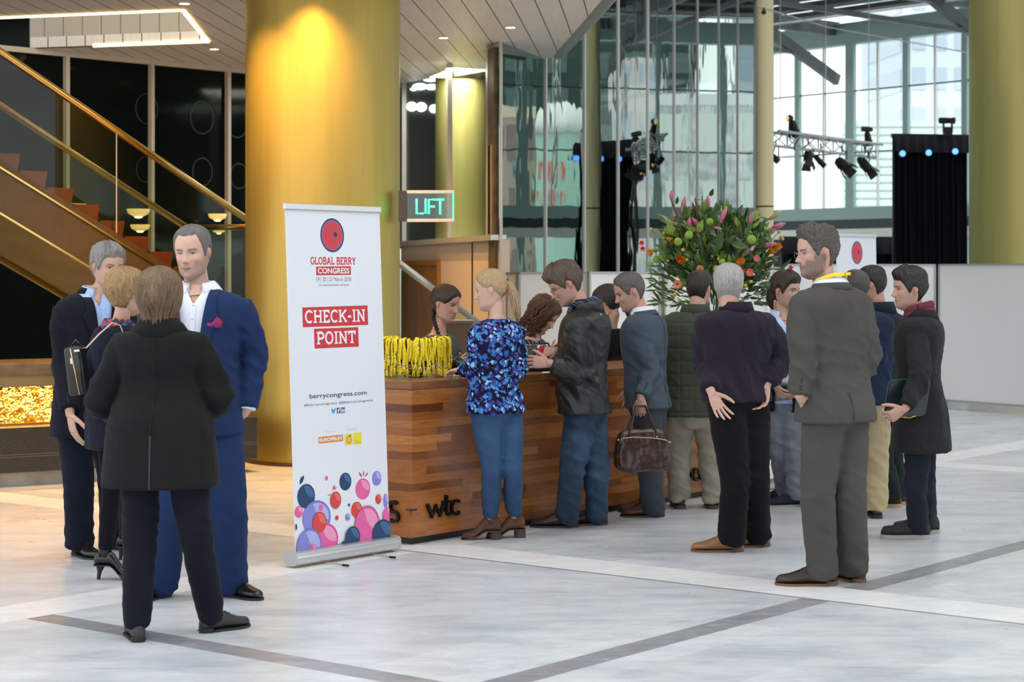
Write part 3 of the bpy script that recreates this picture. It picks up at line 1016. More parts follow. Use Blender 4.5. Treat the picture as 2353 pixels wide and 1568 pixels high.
# ---- the head, in centimetres: x to its left, y to the front, z up from the chin; 23.4 high
HZ = [-1.2, 0.0, 1.0, 2.4, 4.5, 7.0, 9.0, 11.5, 13.5, 16.0, 18.5, 20.5, 22.0, 23.0, 23.45]
HF = [5.5, 7.6, 8.5, 8.9, 9.0, 9.0, 8.9, 8.9, 9.4, 9.3, 8.5, 6.9, 4.7, 2.3, 0.3]
HB = [-0.6, -1.0, -1.8, -3.4, -5.2, -7.2, -8.6, -9.5, -9.9, -9.9, -9.3, -8.0, -6.0, -3.3, -0.6]
HWm = [1.6, 2.9, 4.2, 5.4, 6.1, 6.7, 7.1, 7.4, 7.6, 7.65, 7.15, 5.95, 4.3, 2.4, 0.3]
def head_pt(th, z, fem=0.0):
    """surface point for angle th from the front and height z (arrays)"""
    f, bk, hw = cr(HZ, HF, z), cr(HZ, HB, z), cr(HZ, HWm, z)
    if fem: hw = hw * (1 - 0.07 * fem * (1 - sst(z, 3, 12))); f = f - 0.25 * fem * gau(z - 13.4, 1.5)
    yc = np.where(np.abs(th) < PI / 2, 0, 0) + 0.0
    c, s_ = np.cos(th), np.sin(th)
    n = 2.25
    ex = np.sign(s_) * np.abs(s_) ** (2 / n)
    ey = np.sign(c) * np.abs(c) ** (2 / n)
    x = hw * ex
    mid = (f + bk) / 2 * 0.15
    y = mid + np.where(ey > 0, (f - mid) * ey, (mid - bk) * ey)
    return x, y, z
def face_features(x, y, z, fem=0.0, smile=0.0):
    fr = sst(y, 3.5, 7.0)
    ax = np.abs(x)
    dy = np.zeros_like(x)
    # eye sockets and lids
    dy -= 0.95 * gau(ax - 3.2, 1.55) * gau(z - 11.7, 1.15)
    dy -= 0.35 * gau(ax - 1.6, 0.8) * gau(z - 12.0, 1.2)
    dy += 0.42 * gau(ax - 3.2, 1.05) * gau(z - 11.55, 0.72)
    # brow ridge
    dy += (0.35 - 0.2 * fem) * gau(ax - 2.8, 2.2) * gau(z - 13.2, 0.75)
    # nose: bridge and tip, wings
    br = np.clip((13.0 - z) / 4.6, 0, 1)
    h = (0.40 + 2.55 * br ** 1.15) * sst(z, 6.7, 7.9) * (1 - sst(z, 12.6, 14.0))
    dy += h * gau(x, 0.78 + 0.42 * br)
    dy += 0.55 * gau(ax - 1.25, 0.55) * gau(z - 7.9, 0.65)
    dy -= 0.25 * gau(ax - 2.6, 0.8) * gau(z - 7.0, 1.5)
    # cheeks, lips, chin
    dy += 0.45 * gau(ax - 4.3, 1.9) * gau(z - 8.8, 1.8) * (1 + smile)
    dy += 0.45 * gau(x, 2.1) * gau(z - 5.25, 0.5) + 0.5 * gau(x, 1.8) * gau(z - 4.0, 0.5)
    dy -= 0.5 * gau(x, 2.5) * gau(z - 4.62 - 0.05 * smile * x * x, 0.22)
    dy -= 0.25 * gau(x, 0.5) * gau(z - 6.1, 0.5)
    dy -= 0.4 * gau(x, 1.7) * gau(z - 2.75, 0.6)
    dy += 0.6 * gau(x, 1.8) * gau(z - 1.0, 1.0)
    return y + dy * fr
class HeadFrame:
    def __init__(s, c, yaw, pitch=0.0, roll=0.0, k=1.0):
        y, p = math.radians(yaw), math.radians(pitch)
        f = Vector((math.sin(y), -math.cos(y), 0))
        l = Vector((math.cos(y), math.sin(y), 0))
        s.f = f * math.cos(p) - UP * math.sin(p)     # pitch > 0 looks down
        u = UP * math.cos(p) + f * math.sin(p)
        r = math.radians(roll)
        s.u = u * math.cos(r) + l * math.sin(r)
        s.l = l * math.cos(r) - u * math.sin(r)
        s.c = Vector(c)
        s.k = k * 0.01
        s.R = np.array([list(s.l), list(s.f), list(s.u)])
    def w(s, x, y, z):
        return s.c + (s.l * x + s.f * y + s.u * (z - 11.75)) * s.k
    def wa(s, P):
        return arr(s.c) + (P - np.array([0, 0, 11.75])) @ s.R * s.k
    def inv(s, co):
        return ((co - arr(s.c)) @ s.R.T) / s.k + np.array([0, 0, 11.75])
def add_grid(mb, P, closed=True):
    """P: rings x n x 3"""
    m, n = P.shape[:2]
    mb.loft([[Vector(P[i, j]) for j in range(n)] for i in range(m)], cap=True, closed=closed)
def head_mesh(mb, hf, fem=0.0, smile=0.0, nth=72):
    z = np.concatenate([np.linspace(-1.2, 16, 58), np.linspace(16.4, 23.45, 18)])
    t = np.linspace(-1, 1, nth, endpoint=False)
    th = PI * (0.72 * t + 0.28 * t ** 3)
    TH_, Z_ = np.meshgrid(th, z)
    x, y, z_ = head_pt(TH_, Z_, fem)
    y = face_features(x, y, z_, fem, smile)
    add_grid(mb, hf.wa(np.stack([x, y, z_], -1).reshape(-1, 3)).reshape(len(z), nth, 3))
    for sd in (-1, 1):
        rings = []
        for i in range(9):
            u = i / 8
            zz = 8.2 + 5.6 * u
            wdt = 1.05 * math.sin(PI * (0.12 + 0.8 * u)) ** 0.6 * (0.75 + 0.5 * u)
            cx = 7.05 + 0.75 * math.sin(PI * u) + 0.35 * u
            cy = -1.0 - 0.9 * u
            rings.append([hf.w(sd * (cx + 0.55 * math.cos(2 * PI * k / 12)* (0.6 + 0.4 * math.cos(2 * PI * k / 12 - 2.2))), cy + 1.45 * wdt * math.sin(2 * PI * k / 12), zz) for k in range(12)])
        mb.loft(rings)
def ramp_mix(col, m, c):
    return col * (1 - m[:, None]) + np.array(c)[None, :] * m[:, None]
def skin_colors(me, hf, o):
    """albedo of the skin: lips, brows, eyes, stubble, reddened cheeks and ears"""
    co = getco(me)
    P = hf.inv(co)
    x, y, z = P[:, 0], P[:, 1], P[:, 2]
    ax = np.abs(x)
    n = np.array([mnoise.noise(Vector(p * 0.5)) for p in P])
    n2 = np.array([mnoise.noise(Vector(p * 4.3)) for p in P])
    skin = np.array(o.get('skin', (0.52, 0.31, 0.225)))
    col = skin[None, :] * (1 + 0.08 * n[:, None])
    red = skin * np.array([1.0, 0.72, 0.68])
    fr = sst(y, 4, 7) * (z > -2) * (z < 26)
    col = ramp_mix(col, 0.5 * fr * np.maximum(gau(ax - 4.4, 1.8) * gau(z - 8.2, 1.8), gau(x, 1.4) * gau(z - 8, 1.3)), red)
    col = ramp_mix(col, 0.55 * (ax > 7.2) * (z > 7.5) * (z < 14.5) * (np.abs(y + 1.3) < 3), red)
    bd = o.get('beard', 0)
    if bd:
        jaw = 1 - sst(z, 5.6 + 1.5 * (ax > 3.5), 7.2 + 2.2 * (ax > 4))
        m = jaw * sst(y, -2.0, 0.5) * (z > -3) * (ax < 8)
        m = np.maximum(m, sst(ax, 5.4, 6.6) * (1 - sst(z, 10, 12)) * (y > -1.2) * (y < 4.5) * (z > -1))
        m = m * (1 - 0.75 * gau(x, 2.0) * gau(z - 3.2, 0.6))
        col = ramp_mix(col, np.clip(bd * m * (0.85 + 0.45 * n2), 0, 1), o.get('beardc', (0.13, 0.10, 0.085)))
    sm = o.get('smile', 0.0)
    mz = z - 0.05 * sm * x * x
    lip = fr * gau(x, 2.3) ** 2 * np.clip(1.4 * gau(mz - 4.65, 0.75) - 0.2, 0, 1)
    col = ramp_mix(col, np.clip(lip, 0, 1) * o.get('lipm', 0.55), o.get('lip', (0.36, 0.13, 0.11)))
    if o.get('open', 0):
        te = fr * (1 - sst((ax / 1.5) ** 2 + ((mz - 4.76) / 0.17) ** 2, 0.6, 1.3))
        col = ramp_mix(col, fr * (1 - sst((ax / 2.0) ** 2 + ((mz - 4.6) / 0.40) ** 2, 0.7, 1.2)), (0.05, 0.015, 0.012))
        col = ramp_mix(col, te * 1.0, (0.34, 0.27, 0.24))
    else:
        col = ramp_mix(col, fr * (ax < 2.3) * gau(mz - 4.62, 0.13), (0.12, 0.04, 0.035))
    col = ramp_mix(col, fr * gau(ax - 0.75, 0.32) * gau(z - 7.05, 0.22), (0.10, 0.04, 0.03))
    # eyes
    squ = o.get('squint', 0.0)
    eh = 0.50 * (1 - squ)
    ex = (ax - 3.2) / 1.38
    ez = (z - 11.6 - 0.04 * (ax - 3.2)) / np.maximum(eh * np.sqrt(np.maximum(1 - ex * ex, 0.01)), 0.05)
    eye = fr * sst(1 - np.abs(ex), 0.0, 0.18) * sst(1 - np.abs(ez), -0.1, 0.35)
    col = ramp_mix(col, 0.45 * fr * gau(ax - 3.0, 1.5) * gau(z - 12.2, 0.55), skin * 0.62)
    col = ramp_mix(col, 0.9 * fr * (np.abs(ex) < 1.08) * gau(z - 11.65 - eh * np.sqrt(np.maximum(1 - ex * ex, 0)), 0.17), (0.06, 0.035, 0.03))
    col = ramp_mix(col, eye, (0.40, 0.365, 0.34))
    gx = o.get('gaze', 0.0)
    ir = eye * (1 - sst((x - np.sign(x) * 3.2 - gx) ** 2 + (z - 11.65) ** 2, 0.28, 0.46))
    col = ramp_mix(col, ir, (0.035, 0.025, 0.02))
    # brows
    bz = 13.15 + 0.35 * np.sin(np.clip((ax - 1.2) / 3.6, 0, 1) * PI * 0.75)
    bm = fr * sst(ax, 0.9, 1.5) * (1 - sst(ax, 4.6, 5.3)) * gau(z - bz, 0.36)
    col = ramp_mix(col, np.clip(1.2 * bm, 0, 1) * o.get('browm', 0.85), o.get('brow', (0.06, 0.04, 0.03)))
    at = me.color_attributes.new('Col', 'FLOAT_COLOR', 'POINT')
    c4 = np.concatenate([np.clip(col, 0, 1), np.ones((len(col), 1))], 1)
    at.data.foreach_set('color', c4.astype(np.float32).ravel())
def skin_material():
    t = NT('skin')
    a = t.n('Attribute', attribute_name='Col')
    t.l(a.outputs['Color'], t.b.inputs['Base Color'])
    t.set(Roughness=0.48)
    t.b.inputs['Specular IOR Level'].default_value = 0.35
    t.b.inputs['Subsurface Weight'].default_value = 0.0
    t.bump(t.noise(t.coord(), 260, 2), 0.06, 0.002)
    return t.m
M_skin = skin_material()

# ---- hair cap grown from the head surface
def hair_cap(hf, o, fem=0.0):
    """o: tables ang (deg) -> lower hair edge z; th: thickness; top/back/side extra; curl: lumpiness"""
    nth, nzr = 150, 90
    th = np.linspace(-PI, PI, nth, endpoint=False)
    z = np.concatenate([np.linspace(0.5, 17, 56), np.linspace(17.2, 23.45, nzr - 56)])
    TH_, Z_ = np.meshgrid(th, z)
    x, y, z_ = head_pt(TH_, Z_, fem)
    P = np.stack([x, y, z_], -1)
    D = P - np.array([0, -0.5, 11.5])
    D[..., 2] *= np.where(Z_ > 14, 1.0, 0.15)
    D /= np.linalg.norm(D, axis=-1, keepdims=True)
    a = np.degrees(np.abs(TH_))
    edge_r = cr(o['ang'], o['edge'], a)
    side = TH_ > 0
    edge = edge_r + np.array([[0.5 * mnoise.noise(Vector((t_ * 3.0, 5.2, 0))) + 0.9 * mnoise.noise(Vector((t_ * 17.0, 1.2, 0))) * (abs(t_) > 1.4) for t_ in th]])
    m = sst(Z_, edge - 0.3, edge + o.get('soft', 2.8))
    if not fem: m = m * (0.30 + 0.70 * sst(Z_, 1.5, 11.0 + 2.0 * sst(a, 60, 100)))
    tk = o.get('th', 1.2) + o.get('top', 0.4) * sst(Z_, 15, 21) + o.get('front', 0.0) * gau(a, 50) * sst(Z_, 16, 20) + o.get('back', 0.2) * sst(a, 100, 160) * gau(Z_ - 14, 6)
    bald = o.get('bald', 0.0)
    if bald:
        bz = gau(np.linalg.norm(P - np.array([0, -5.0, 21.0]), axis=-1), o.get('baldr', 4.0))
        tk = tk - bald * bz * 2.2
    cu = o.get('curl', 0.25)
    cf = o.get('cfreq', 1.0)
    sd = o.get('seed', 1.7)
    part = o.get('part', None)
    nn = np.zeros_like(tk)
    for i in range(nzr):
        for j in range(nth):
            p = P[i, j]
            if o.get('curly'):
                nn[i, j] = mnoise.noise(Vector(p * 0.55 * cf + sd)) + 0.6 * mnoise.noise(Vector(p * 1.3 * cf - sd))
            else:
                w_ = 0.8 * mnoise.noise(Vector(p * 0.25 + sd))
                nn[i, j] = (mnoise.noise(Vector((TH_[i, j] * 9 * cf + w_ * 2, Z_[i, j] * 0.16, sd))) +
                            0.7 * mnoise.noise(Vector((TH_[i, j] * 26 * cf + w_ * 3, Z_[i, j] * 0.22, sd + 3))))
    off = (tk * (1 + cu * nn)) * m - 0.55 * (1 - sst(m, 0.0, 0.10))
    P = P + D * off[..., None]
    mb = MB()
    add_grid(mb, hf.wa(P.reshape(-1, 3)).reshape(P.shape))
    return mb
SHORT = dict(ang=[0, 25, 42, 55, 68, 78, 90, 105, 120, 140, 180], edge=[18.6, 18.2, 17.0, 14.5, 11.0, 10.0, 13.6, 11.5, 6.0, 3.0, 2.4])
def hair_material(name, dark, light, rough=0.42, scale=(240, 240, 16)):
    if name in MATS: return MATS[name]
    t = NT(name)
    n = t.noise(t.coord('Object', scale=scale), 1.0, 4, 0.65, 0.8)
    t.l(t.ramp(n, [(0.28, dark), (0.72, light)]), t.b.inputs['Base Color'])
    t.set(Roughness=rough)
    t.b.inputs['Specular IOR Level'].default_value = 0.4
    t.bump(n, 0.55, 0.004)
    MATS[name] = t.m
    return t.m
def strand(mb, pts, r, n=5, flat=0.55):
    k = len(pts)
    rad = [r * (0.55 + 0.45 * math.sin(PI * min(1, (i / (k - 1)) * 1.25 + 0.12))) if i < k - 1 else r * 0.18 for i in range(k)]
    mb.tube(pts, rad, n, flat=flat)

# ---- hands
def hand(mb, wrist, d, pn, side, curl=0.35, spread=0.10, k=1.0, thumb=0.5, fingers=None):
    """d: from the wrist to the knuckles; pn: out of the palm; side +1 for a left hand, -1 for a right one"""
    d = Vector(d).normalized()
    pn = Vector(pn)
    pn = (pn - d * pn.dot(d)).normalized()
    ac = pn.cross(d) * side               # towards the thumb
    wrist = Vector(wrist)
    k = k * 1.0
    rings = []
    for t_, hw, th_ in ((-0.03, 0.026, 0.019), (0.0, 0.026, 0.018), (0.03, 0.034, 0.016), (0.06, 0.040, 0.0145), (0.082, 0.041, 0.0125), (0.094, 0.037, 0.009)):
        c = wrist + d * (t_ * k)
        rings.append([c + ac * (hw * k * math.cos(2 * PI * q / 14)) + pn * (th_ * k * math.sin(2 * PI * q / 14)) for q in range(14)])
    mb.loft(rings)
    ln = (0.083, 0.092, 0.085, 0.066)
    for i in range(4):
        lat = (1.5 - i) * 0.0205
        c0_ = wrist + d * ((0.083 - 0.004 * abs(i - 1)) * k) + ac * (lat * k)
        dr = (d + ac * ((1.5 - i) * spread)).normalized()
        cu = curl if fingers is None else fingers[i]
        p = c0_ - dr * (0.012 * k)
        pts = [p, c0_]
        an = 0.0
        for q, fr_ in enumerate((0.45, 0.32, 0.23)):
            an += cu * (0.75 if q == 0 else 1.0 if q == 1 else 0.7)
            v = dr * math.cos(an) + pn * math.sin(an)
            pts.append(pts[-1] + v * (ln[i] * fr_ * k))
        r0 = 0.0092 if i < 3 else 0.008
        mb.tube(pts, [r0 * k, r0 * k, r0 * 0.95 * k, r0 * 0.86 * k, r0 * 0.62 * k], 9)
        mb.ell(pts[-1], (r0 * 0.62 * k,) * 3, n=8, m=5)
    b0 = wrist + d * (0.022 * k) + ac * (0.024 * k) + pn * (0.004 * k)
    td = (d * 0.62 + ac * (0.75 - 0.3 * thumb) + pn * (0.15 + 0.6 * thumb)).normalized()
    b1 = b0 + td * (0.042 * k)
    td2 = (td + d * 0.45 + pn * 0.25 * thumb).normalized()
    b2 = b1 + td2 * (0.034 * k)
    b3 = b2 + (td2 + d * 0.3).normalized() * (0.026 * k)
    mb.tube([b0 - td * 0.01, b0, b1, b2, b3], [0.014 * k, 0.0145 * k, 0.0115 * k, 0.0105 * k, 0.007 * k], 9)
    mb.ell(b3, (0.007 * k,) * 3, n=8, m=5)

# ---- garments
def ring_at(c, l, f, hw, fd, bd, n=28, ex=2.4, tilt=None):
    pts = []
    for q in range(n):
        a = 2 * PI * q / n
        cs, sn = math.cos(a), math.sin(a)
        x = math.copysign(abs(cs) ** (2 / ex), cs) * hw
        yv = math.copysign(abs(sn) ** (2 / ex), sn)
        y = yv * (fd if yv > 0 else bd)
        z = tilt * y if tilt else 0.0
        pts.append(c + l * x + f * y + UP * z)
    return pts
def yawf(yaw):
    y = math.radians(yaw)
    return Vector((math.sin(y), -math.cos(y), 0)), Vector((math.cos(y), math.sin(y), 0))
def cut_front(me, polys, c, l, f, fmin=0.0):
    """cut the outline polys (lateral, height) clean through the front of a garment and drop what is inside"""
    bm = bmesh.new()
    bm.from_mesh(me)
    c = Vector(c)
    for poly in polys:
        for i in range(len(poly)):
            a, b_ = poly[i], poly[(i + 1) % len(poly)]
            A = c + l * a[0] + UP * a[1]
            t = l * (b_[0] - a[0]) + UP * (b_[1] - a[1])
            n = t.cross(f)
            lo = [min(p[q] for p in poly) - 0.03 for q in (0, 1)]
            hi = [max(p[q] for p in poly) + 0.03 for q in (0, 1)]
            gf = []
            for fa in bm.faces:
                q = fa.calc_center_median() - c
                if q.dot(f) > fmin and lo[0] < q.dot(l) < hi[0] and lo[1] < q.z < hi[1]: gf.append(fa)
            gs = set(gf)
            for fa in gf: gs.update(fa.edges); gs.update(fa.verts)
            bmesh.ops.bisect_plane(bm, geom=list(gs), plane_co=A, plane_no=n.normalized(), dist=1e-5)
        def inside(x, z):
            r = False
            for i in range(len(poly)):
                (x1, z1), (x2, z2) = poly[i], poly[(i + 1) % len(poly)]
                if (z1 > z) != (z2 > z) and x < (x2 - x1) * (z - z1) / (z2 - z1) + x1: r = not r
            return r
        dl = []
        for fa in bm.faces:
            q = fa.calc_center_median() - c
            if q.dot(f) > fmin and inside(q.dot(l), q.z): dl.append(fa)
        bmesh.ops.delete(bm, geom=dl, context='FACES')
    bm.to_mesh(me)
    bm.free()
    me.update()
# ================================================================== a whole figure
# profile rows: level q (0 hip joints, 1 neck base), half width, depth in front, depth behind
MALE = dict(q=[-0.75, -0.45, -0.2, 0.0, 0.18, 0.35, 0.55, 0.74, 0.84, 0.90, 0.945, 0.975, 1.0, 1.05],
            hw=[.190, .185, .180, .176, .168, .160, .176, .196, .203, .188, .145, .095, .066, .062],
            fd=[.120, .120, .118, .116, .122, .120, .126, .124, .108, .090, .070, .056, .049, .047],
            bd=[.135, .135, .135, .128, .104, .094, .108, .120, .116, .104, .088, .076, .068, .062])
FEMALE = dict(q=[-0.75, -0.45, -0.2, 0.0, 0.18, 0.38, 0.55, 0.74, 0.84, 0.90, 0.945, 0.975, 1.0, 1.05],
              hw=[.185, .185, .186, .180, .160, .136, .148, .166, .172, .160, .122, .084, .062, .056],
              fd=[.110, .110, .110, .108, .108, .100, .125, .125, .092, .076, .062, .052, .046, .044],
              bd=[.135, .138, .138, .132, .100, .082, .096, .104, .100, .090, .076, .066, .058, .054])
def lerp(a, b, t): return a + (b - a) * t
def limb(S_, E_, W_, n=3):
    """rounded path through a bent joint, with parameter 0..2 for radii"""
    pts, tt = [], []
    for t in (0.0, 0.25, 0.5, 0.75, 0.9): pts.append(lerp(S_, E_, t)); tt.append(t)
    pts.append((lerp(S_, E_, 0.975) + lerp(E_, W_, 0.025)) / 2); tt.append(1.0)
    for t in (0.1, 0.3, 0.55, 0.8, 1.0): pts.append(lerp(E_, W_, t)); tt.append(1 + t)
    return pts, tt
class Figure:
    def __init__(s, o):
        s.o = o
        d = s.d = o['d']
        g = lambda k: W(o[k][0], o[k][1], d + (o[k][2] if len(o[k]) > 2 else 0.0))
        s.fem = o.get('fem', 0)
        s.prof = FEMALE if s.fem else MALE
        s.sc = o.get('sc', 1.0)
        s.wk = o.get('wk', 1.0)
        s.Hc, s.Nk = g('hip'), g('neck')
        s.L = (s.Nk - s.Hc).length
        s.cy, s.py = o['cyaw'], o.get('pyaw', o['cyaw'])
        s.fc, s.lc = yawf(s.cy)
        s.fp, s.lp = yawf(s.py)
        s.Cc = s.Hc + UP * (0.55 * s.L)
        s.hf = HeadFrame(g('head'), o['hyaw'], o.get('hpitch', 0), o.get('hroll', 0), o.get('headk', 1.02))
        f0_ = [k for k in ('L', 'R')]
        s.foot = {}
        for k in f0_:
            px, py, yw = o['foot' + k][:3]
            p = Wz(px, py, 0.0) if len(o['foot' + k]) < 4 else W(px, py, o['foot' + k][3])
            p.z = 0
            s.foot[k] = (p, yw)
        s.base = (s.foot['L'][0] + s.foot['R'][0]) / 2
        s.sw = o.get('sw', 0.19 if not s.fem else 0.165) * s.sc
        s.sh, s.el, s.wr, s.hp, s.kn, s.an = {}, {}, {}, {}, {}, {}
        for k, sg in (('L', 1), ('R', -1)):
            c, t = s.spine(0.80)
            s.sh[k] = c + s.lc * (sg * s.sw)
            s.el[k] = g('el' + k) if 'el' + k in o else s.sh[k] + UP * -0.29 + s.lc * (sg * 0.05) - s.fc * 0.03
            s.wr[k] = g('wr' + k) if 'wr' + k in o else s.el[k] + UP * -0.24 + s.fc * 0.09
            s.hp[k] = s.Hc + s.lp * (sg * 0.092 * s.wk)
            p, yw = s.foot[k]
            ff, _ = yawf(yw)
            s.an[k] = p + UP * (0.09 + o.get('heel', 0) * 0.9)
            s.kn[k] = g('kn' + k) if 'kn' + k in o else (s.hp[k] * 0.47 + s.an[k] * 0.53) + ff * 0.025
    def spine(s, q):
        if q <= 0: return s.Hc + UP * (q * s.L), UP.copy()
        a, b, c = s.Hc, s.Cc, s.Nk
        p = a * (1 - q) ** 2 + b * (2 * q * (1 - q)) + c * q * q
        t = ((b - a) * (1 - q) + (c - b) * q).normalized()
        return p, t
    def frame(s, q):
        w_ = float(sst(np.array(q), 0.05, 0.7))
        dy = (s.cy - s.py + 180) % 360 - 180
        f, l = yawf(s.py + dy * w_)
        c, t = s.spine(q)
        ft = (f - t * f.dot(t)).normalized()
        return c, l, ft
    def dims(s, q, grow=0.0, flare=0.0):
        p = s.prof
        a = np.array(float(q))
        hw = float(cr(p['q'], p['hw'], a)) * s.sc * s.wk
        fd = float(cr(p['q'], p['fd'], a)) * s.sc * s.o.get('bk', 1.0)
        bd = float(cr(p['q'], p['bd'], a)) * s.sc
        belly = s.o.get('belly', 0.0)
        fd += belly * math.exp(-((q - 0.25) / 0.25) ** 2)
        fl = flare * max(0.0, 0.25 - q)
        gq = grow * (1 - 0.55 * float(sst(np.array(q), 0.9, 1.0)))
        return hw + gq + fl, fd + gq + fl * 0.8, bd + gq + fl * 0.8
    def ring(s, q, grow=0.0, flare=0.0, n=32, ex=2.35):
        c, l, f = s.frame(q)
        hw, fd, bd = s.dims(q, grow, flare)
        return ring_at(c, l, f, hw, fd, bd, n, ex)
    def surf(s, q, x, grow, extra=0.0, back=False, flare=0.0):
        """point of the garment surface at level q, lateral x"""
        c, l, f = s.frame(q)
        hw, fd, bd = s.dims(q, grow, flare)
        y = max(0.0, 1 - abs(x / hw) ** 2.35) ** (1 / 2.35)
        y = -bd * y - extra if back else fd * y + extra
        return c + l * x + f * y
    def torso(s, mb, q0, q1, grow, flare=0.0, steps=22, ex=2.35):
        mb.loft([s.ring(q0 + (q1 - q0) * i / steps, grow, flare, 32, ex) for i in range(steps + 1)])

def make_person(o):
    P = Figure(o)
    sc = P.sc
    body_parts = []
    # ---- head, neck, chest
    mb = MB()
    head_mesh(mb, P.hf, P.fem, o.get('smile', 0.0))
    hb = P.hf.w(0, -1.9, 1.5)
    c0_, _ = P.spine(0.90)
    nr = (0.049 if P.fem else 0.060) * sc
    mid_ = lerp(c0_, hb, 0.55)
    mb.tube([c0_, lerp(c0_, hb, 0.3), mid_, hb, P.hf.w(0, -2.4, 7), P.hf.w(0, -2.5, 10)], [nr * 1.35, nr * 1.06, nr * 0.96, nr * 0.90, nr * 0.80, nr * 0.6], 22)
    mb.loft([P.ring(0.70 + 0.34 * i / 9, -0.012, 0, 28) for i in range(10)])
    body_parts.append(remesh(mb, o.get('vox', 0.0026), 3, 0.45))
    # ---- arms with hands
    for k, sg in (('L', 1), ('R', -1)):
        if o.get('nohand' + k): continue
        mb = MB()
        S_, E_, W_ = P.sh[k], P.el[k], P.wr[k]
        fa = (W_ - E_).normalized()
        hd_ = o.get('hand' + k, {})
        dirn = Vector(hd_['dir']).normalized() if 'dir' in hd_ else fa
        inn = P.lc * -sg
        pn = Vector(hd_['pn']) if 'pn' in hd_ else inn - P.fc * 0.15
        mb.tube([lerp(E_, W_, 0.35), lerp(E_, W_, 0.7), W_, W_ + dirn * 0.03], [(0.029 if P.fem else 0.034) * sc, (0.026 if P.fem else 0.030) * sc, 0.0255 * sc, 0.024 * sc], 16)
        hand(mb, W_ + dirn * 0.012, dirn, pn, sg, hd_.get('curl', 0.45), hd_.get('spread', 0.06), hd_.get('k', 0.90 if P.fem else 1.02), hd_.get('thumb', 0.5), hd_.get('fingers'))
        body_parts.append(remesh(mb, 0.0030, 2, 0.4))
        mb = MB()
        pts, tt = limb(lerp(P.spine(0.84)[0], S_, 0.6), E_, lerp(E_, W_, 0.6))
        mb.tube(pts, [(0.036 - 0.006 * min(t, 1.5)) * (0.85 if P.fem else 1) for t in tt], 12)
        body_parts.append(mb.mesh())
    # ---- trunk and legs (under the clothes)
    mb = MB()
    P.torso(mb, 0.05, 0.80, -0.026)
    for k in 'LR':
        pts, tt = limb(P.hp[k] + UP * 0.02, P.kn[k], P.an[k] - UP * 0.03)
        mb.tube(pts, [(0.068 - 0.018 * t if t < 1 else 0.050 - 0.016 * (t - 1)) * (0.85 if P.fem else 1) * o.get('legk', 1.0) for t in tt], 14)
    body_parts.append(mb.mesh())
    bm = bmesh.new()
    for me in body_parts: bm.from_mesh(me)
    me = bpy.data.meshes.new('person')
    bm.to_mesh(me)
    bm.free()
    for q in body_parts: bpy.data.meshes.remove(q)
    skin_colors(me, P.hf, o)
    root = link_mesh('person', me, M_skin, None, P.base, True)
    tag(root, o['label'], 'person', o.get('group'))
    # ---- hair
    if o.get('hair'):
        h = o['hair']
        mb = hair_cap(P.hf, h, P.fem)
        if 'extra' in h: h['extra'](mb, P)
        mb.build('hair', h['mat'], root, smooth=True)
    # ---- shirt
    if o.get('shirt'):
        sh = o['shirt']
        mb = MB()
        P.torso(mb, sh.get('q0', 0.1), sh.get('q1', 0.985), sh.get('grow', 0.002))
        me = mb.mesh('shirt')
        if sh.get('vee', 1):
            cut_front(me, [[(x, q * P.L) for x, q in ((0.0, 0.865), (0.034, 0.955), (0.05, 1.08), (-0.05, 1.08), (-0.034, 0.955))]], P.Hc, P.lc, P.fc, 0.0)
        so = link_mesh('shirt', me, sh['mat'], root, None, True)
        if sh.get('collar', True):
            collar(P, so, sh['mat'], sh.get('rise', 0.03), sh.get('gap', 28), 0.004, 'collar', spread=sh.get('spread', 0.03))
        if sh.get('placket'):
            mb = MB()
            for q in np.linspace(0.30, 0.85, 6):
                p = P.surf(q, 0.0, sh.get('grow', 0.002), 0.003)
                mb.ell(p, (0.0055, 0.0055, 0.0055), n=8, m=5)
            mb2 = MB()
            rows = [[P.surf(q, x, sh.get('grow', 0.002), 0.002) for x in (-0.014, 0.014)] for q in np.linspace(0.25, 0.865, 14)]
            mb2.loft(rows, cap=False, closed=False)
            pl_ = mb2.build('placket', sh['mat'], so, fix=False)
            mb.build('button', plain('shirt_button', (0.75, 0.75, 0.78), 0.3), so, smooth=True)
    # ---- trousers
    tr = o.get('trousers')
    if tr:
        mb = MB()
        gw = tr.get('grow', 0.012)
        rr_ = []
        for i in range(17):
            q = lerp(-0.17, tr.get('q1', 0.2), i / 16)
            c, l, f = P.frame(q)
            hw, fd, bd = P.dims(q, gw)
            k = 1 - 0.62 * max(0.0, (0.03 - q) / 0.20) ** 1.3 if q < 0.03 else 1.0
            rr_.append(ring_at(c, l, f, hw * k, fd * (0.35 + 0.65 * k), bd * (0.35 + 0.65 * k), 32, 2.2))
        mb.loft(rr_)
        th_, kn_, cf_, hm_ = tr.get('r', (0.100, 0.076, 0.070, 0.074))
        for k in 'LR':
            top = P.hp[k] + UP * 0.05 - P.fp * 0.012
            an = P.an[k] + UP * tr.get('hem', -0.035)
            pts, tt = limb(top, P.kn[k], an)
            rad = [float(cr([0, 0.35, 1.0, 1.3, 1.65, 2.0], [th_ * 0.97, th_ * 0.98, kn_, cf_ * 1.03, cf_, hm_], np.array(t))) * sc for t in tt]
            # drop the joint's straight line back for the calf
            mb.tube(pts, rad, 22)
        me = remesh(mb, 0.0085, 9, 0.5)
        kz = {k: arr(P.kn[k]) for k in 'LR'}
        az = {k: arr(P.an[k]) for k in 'LR'}
        am = tr.get('amp', 0.006) * 1.7
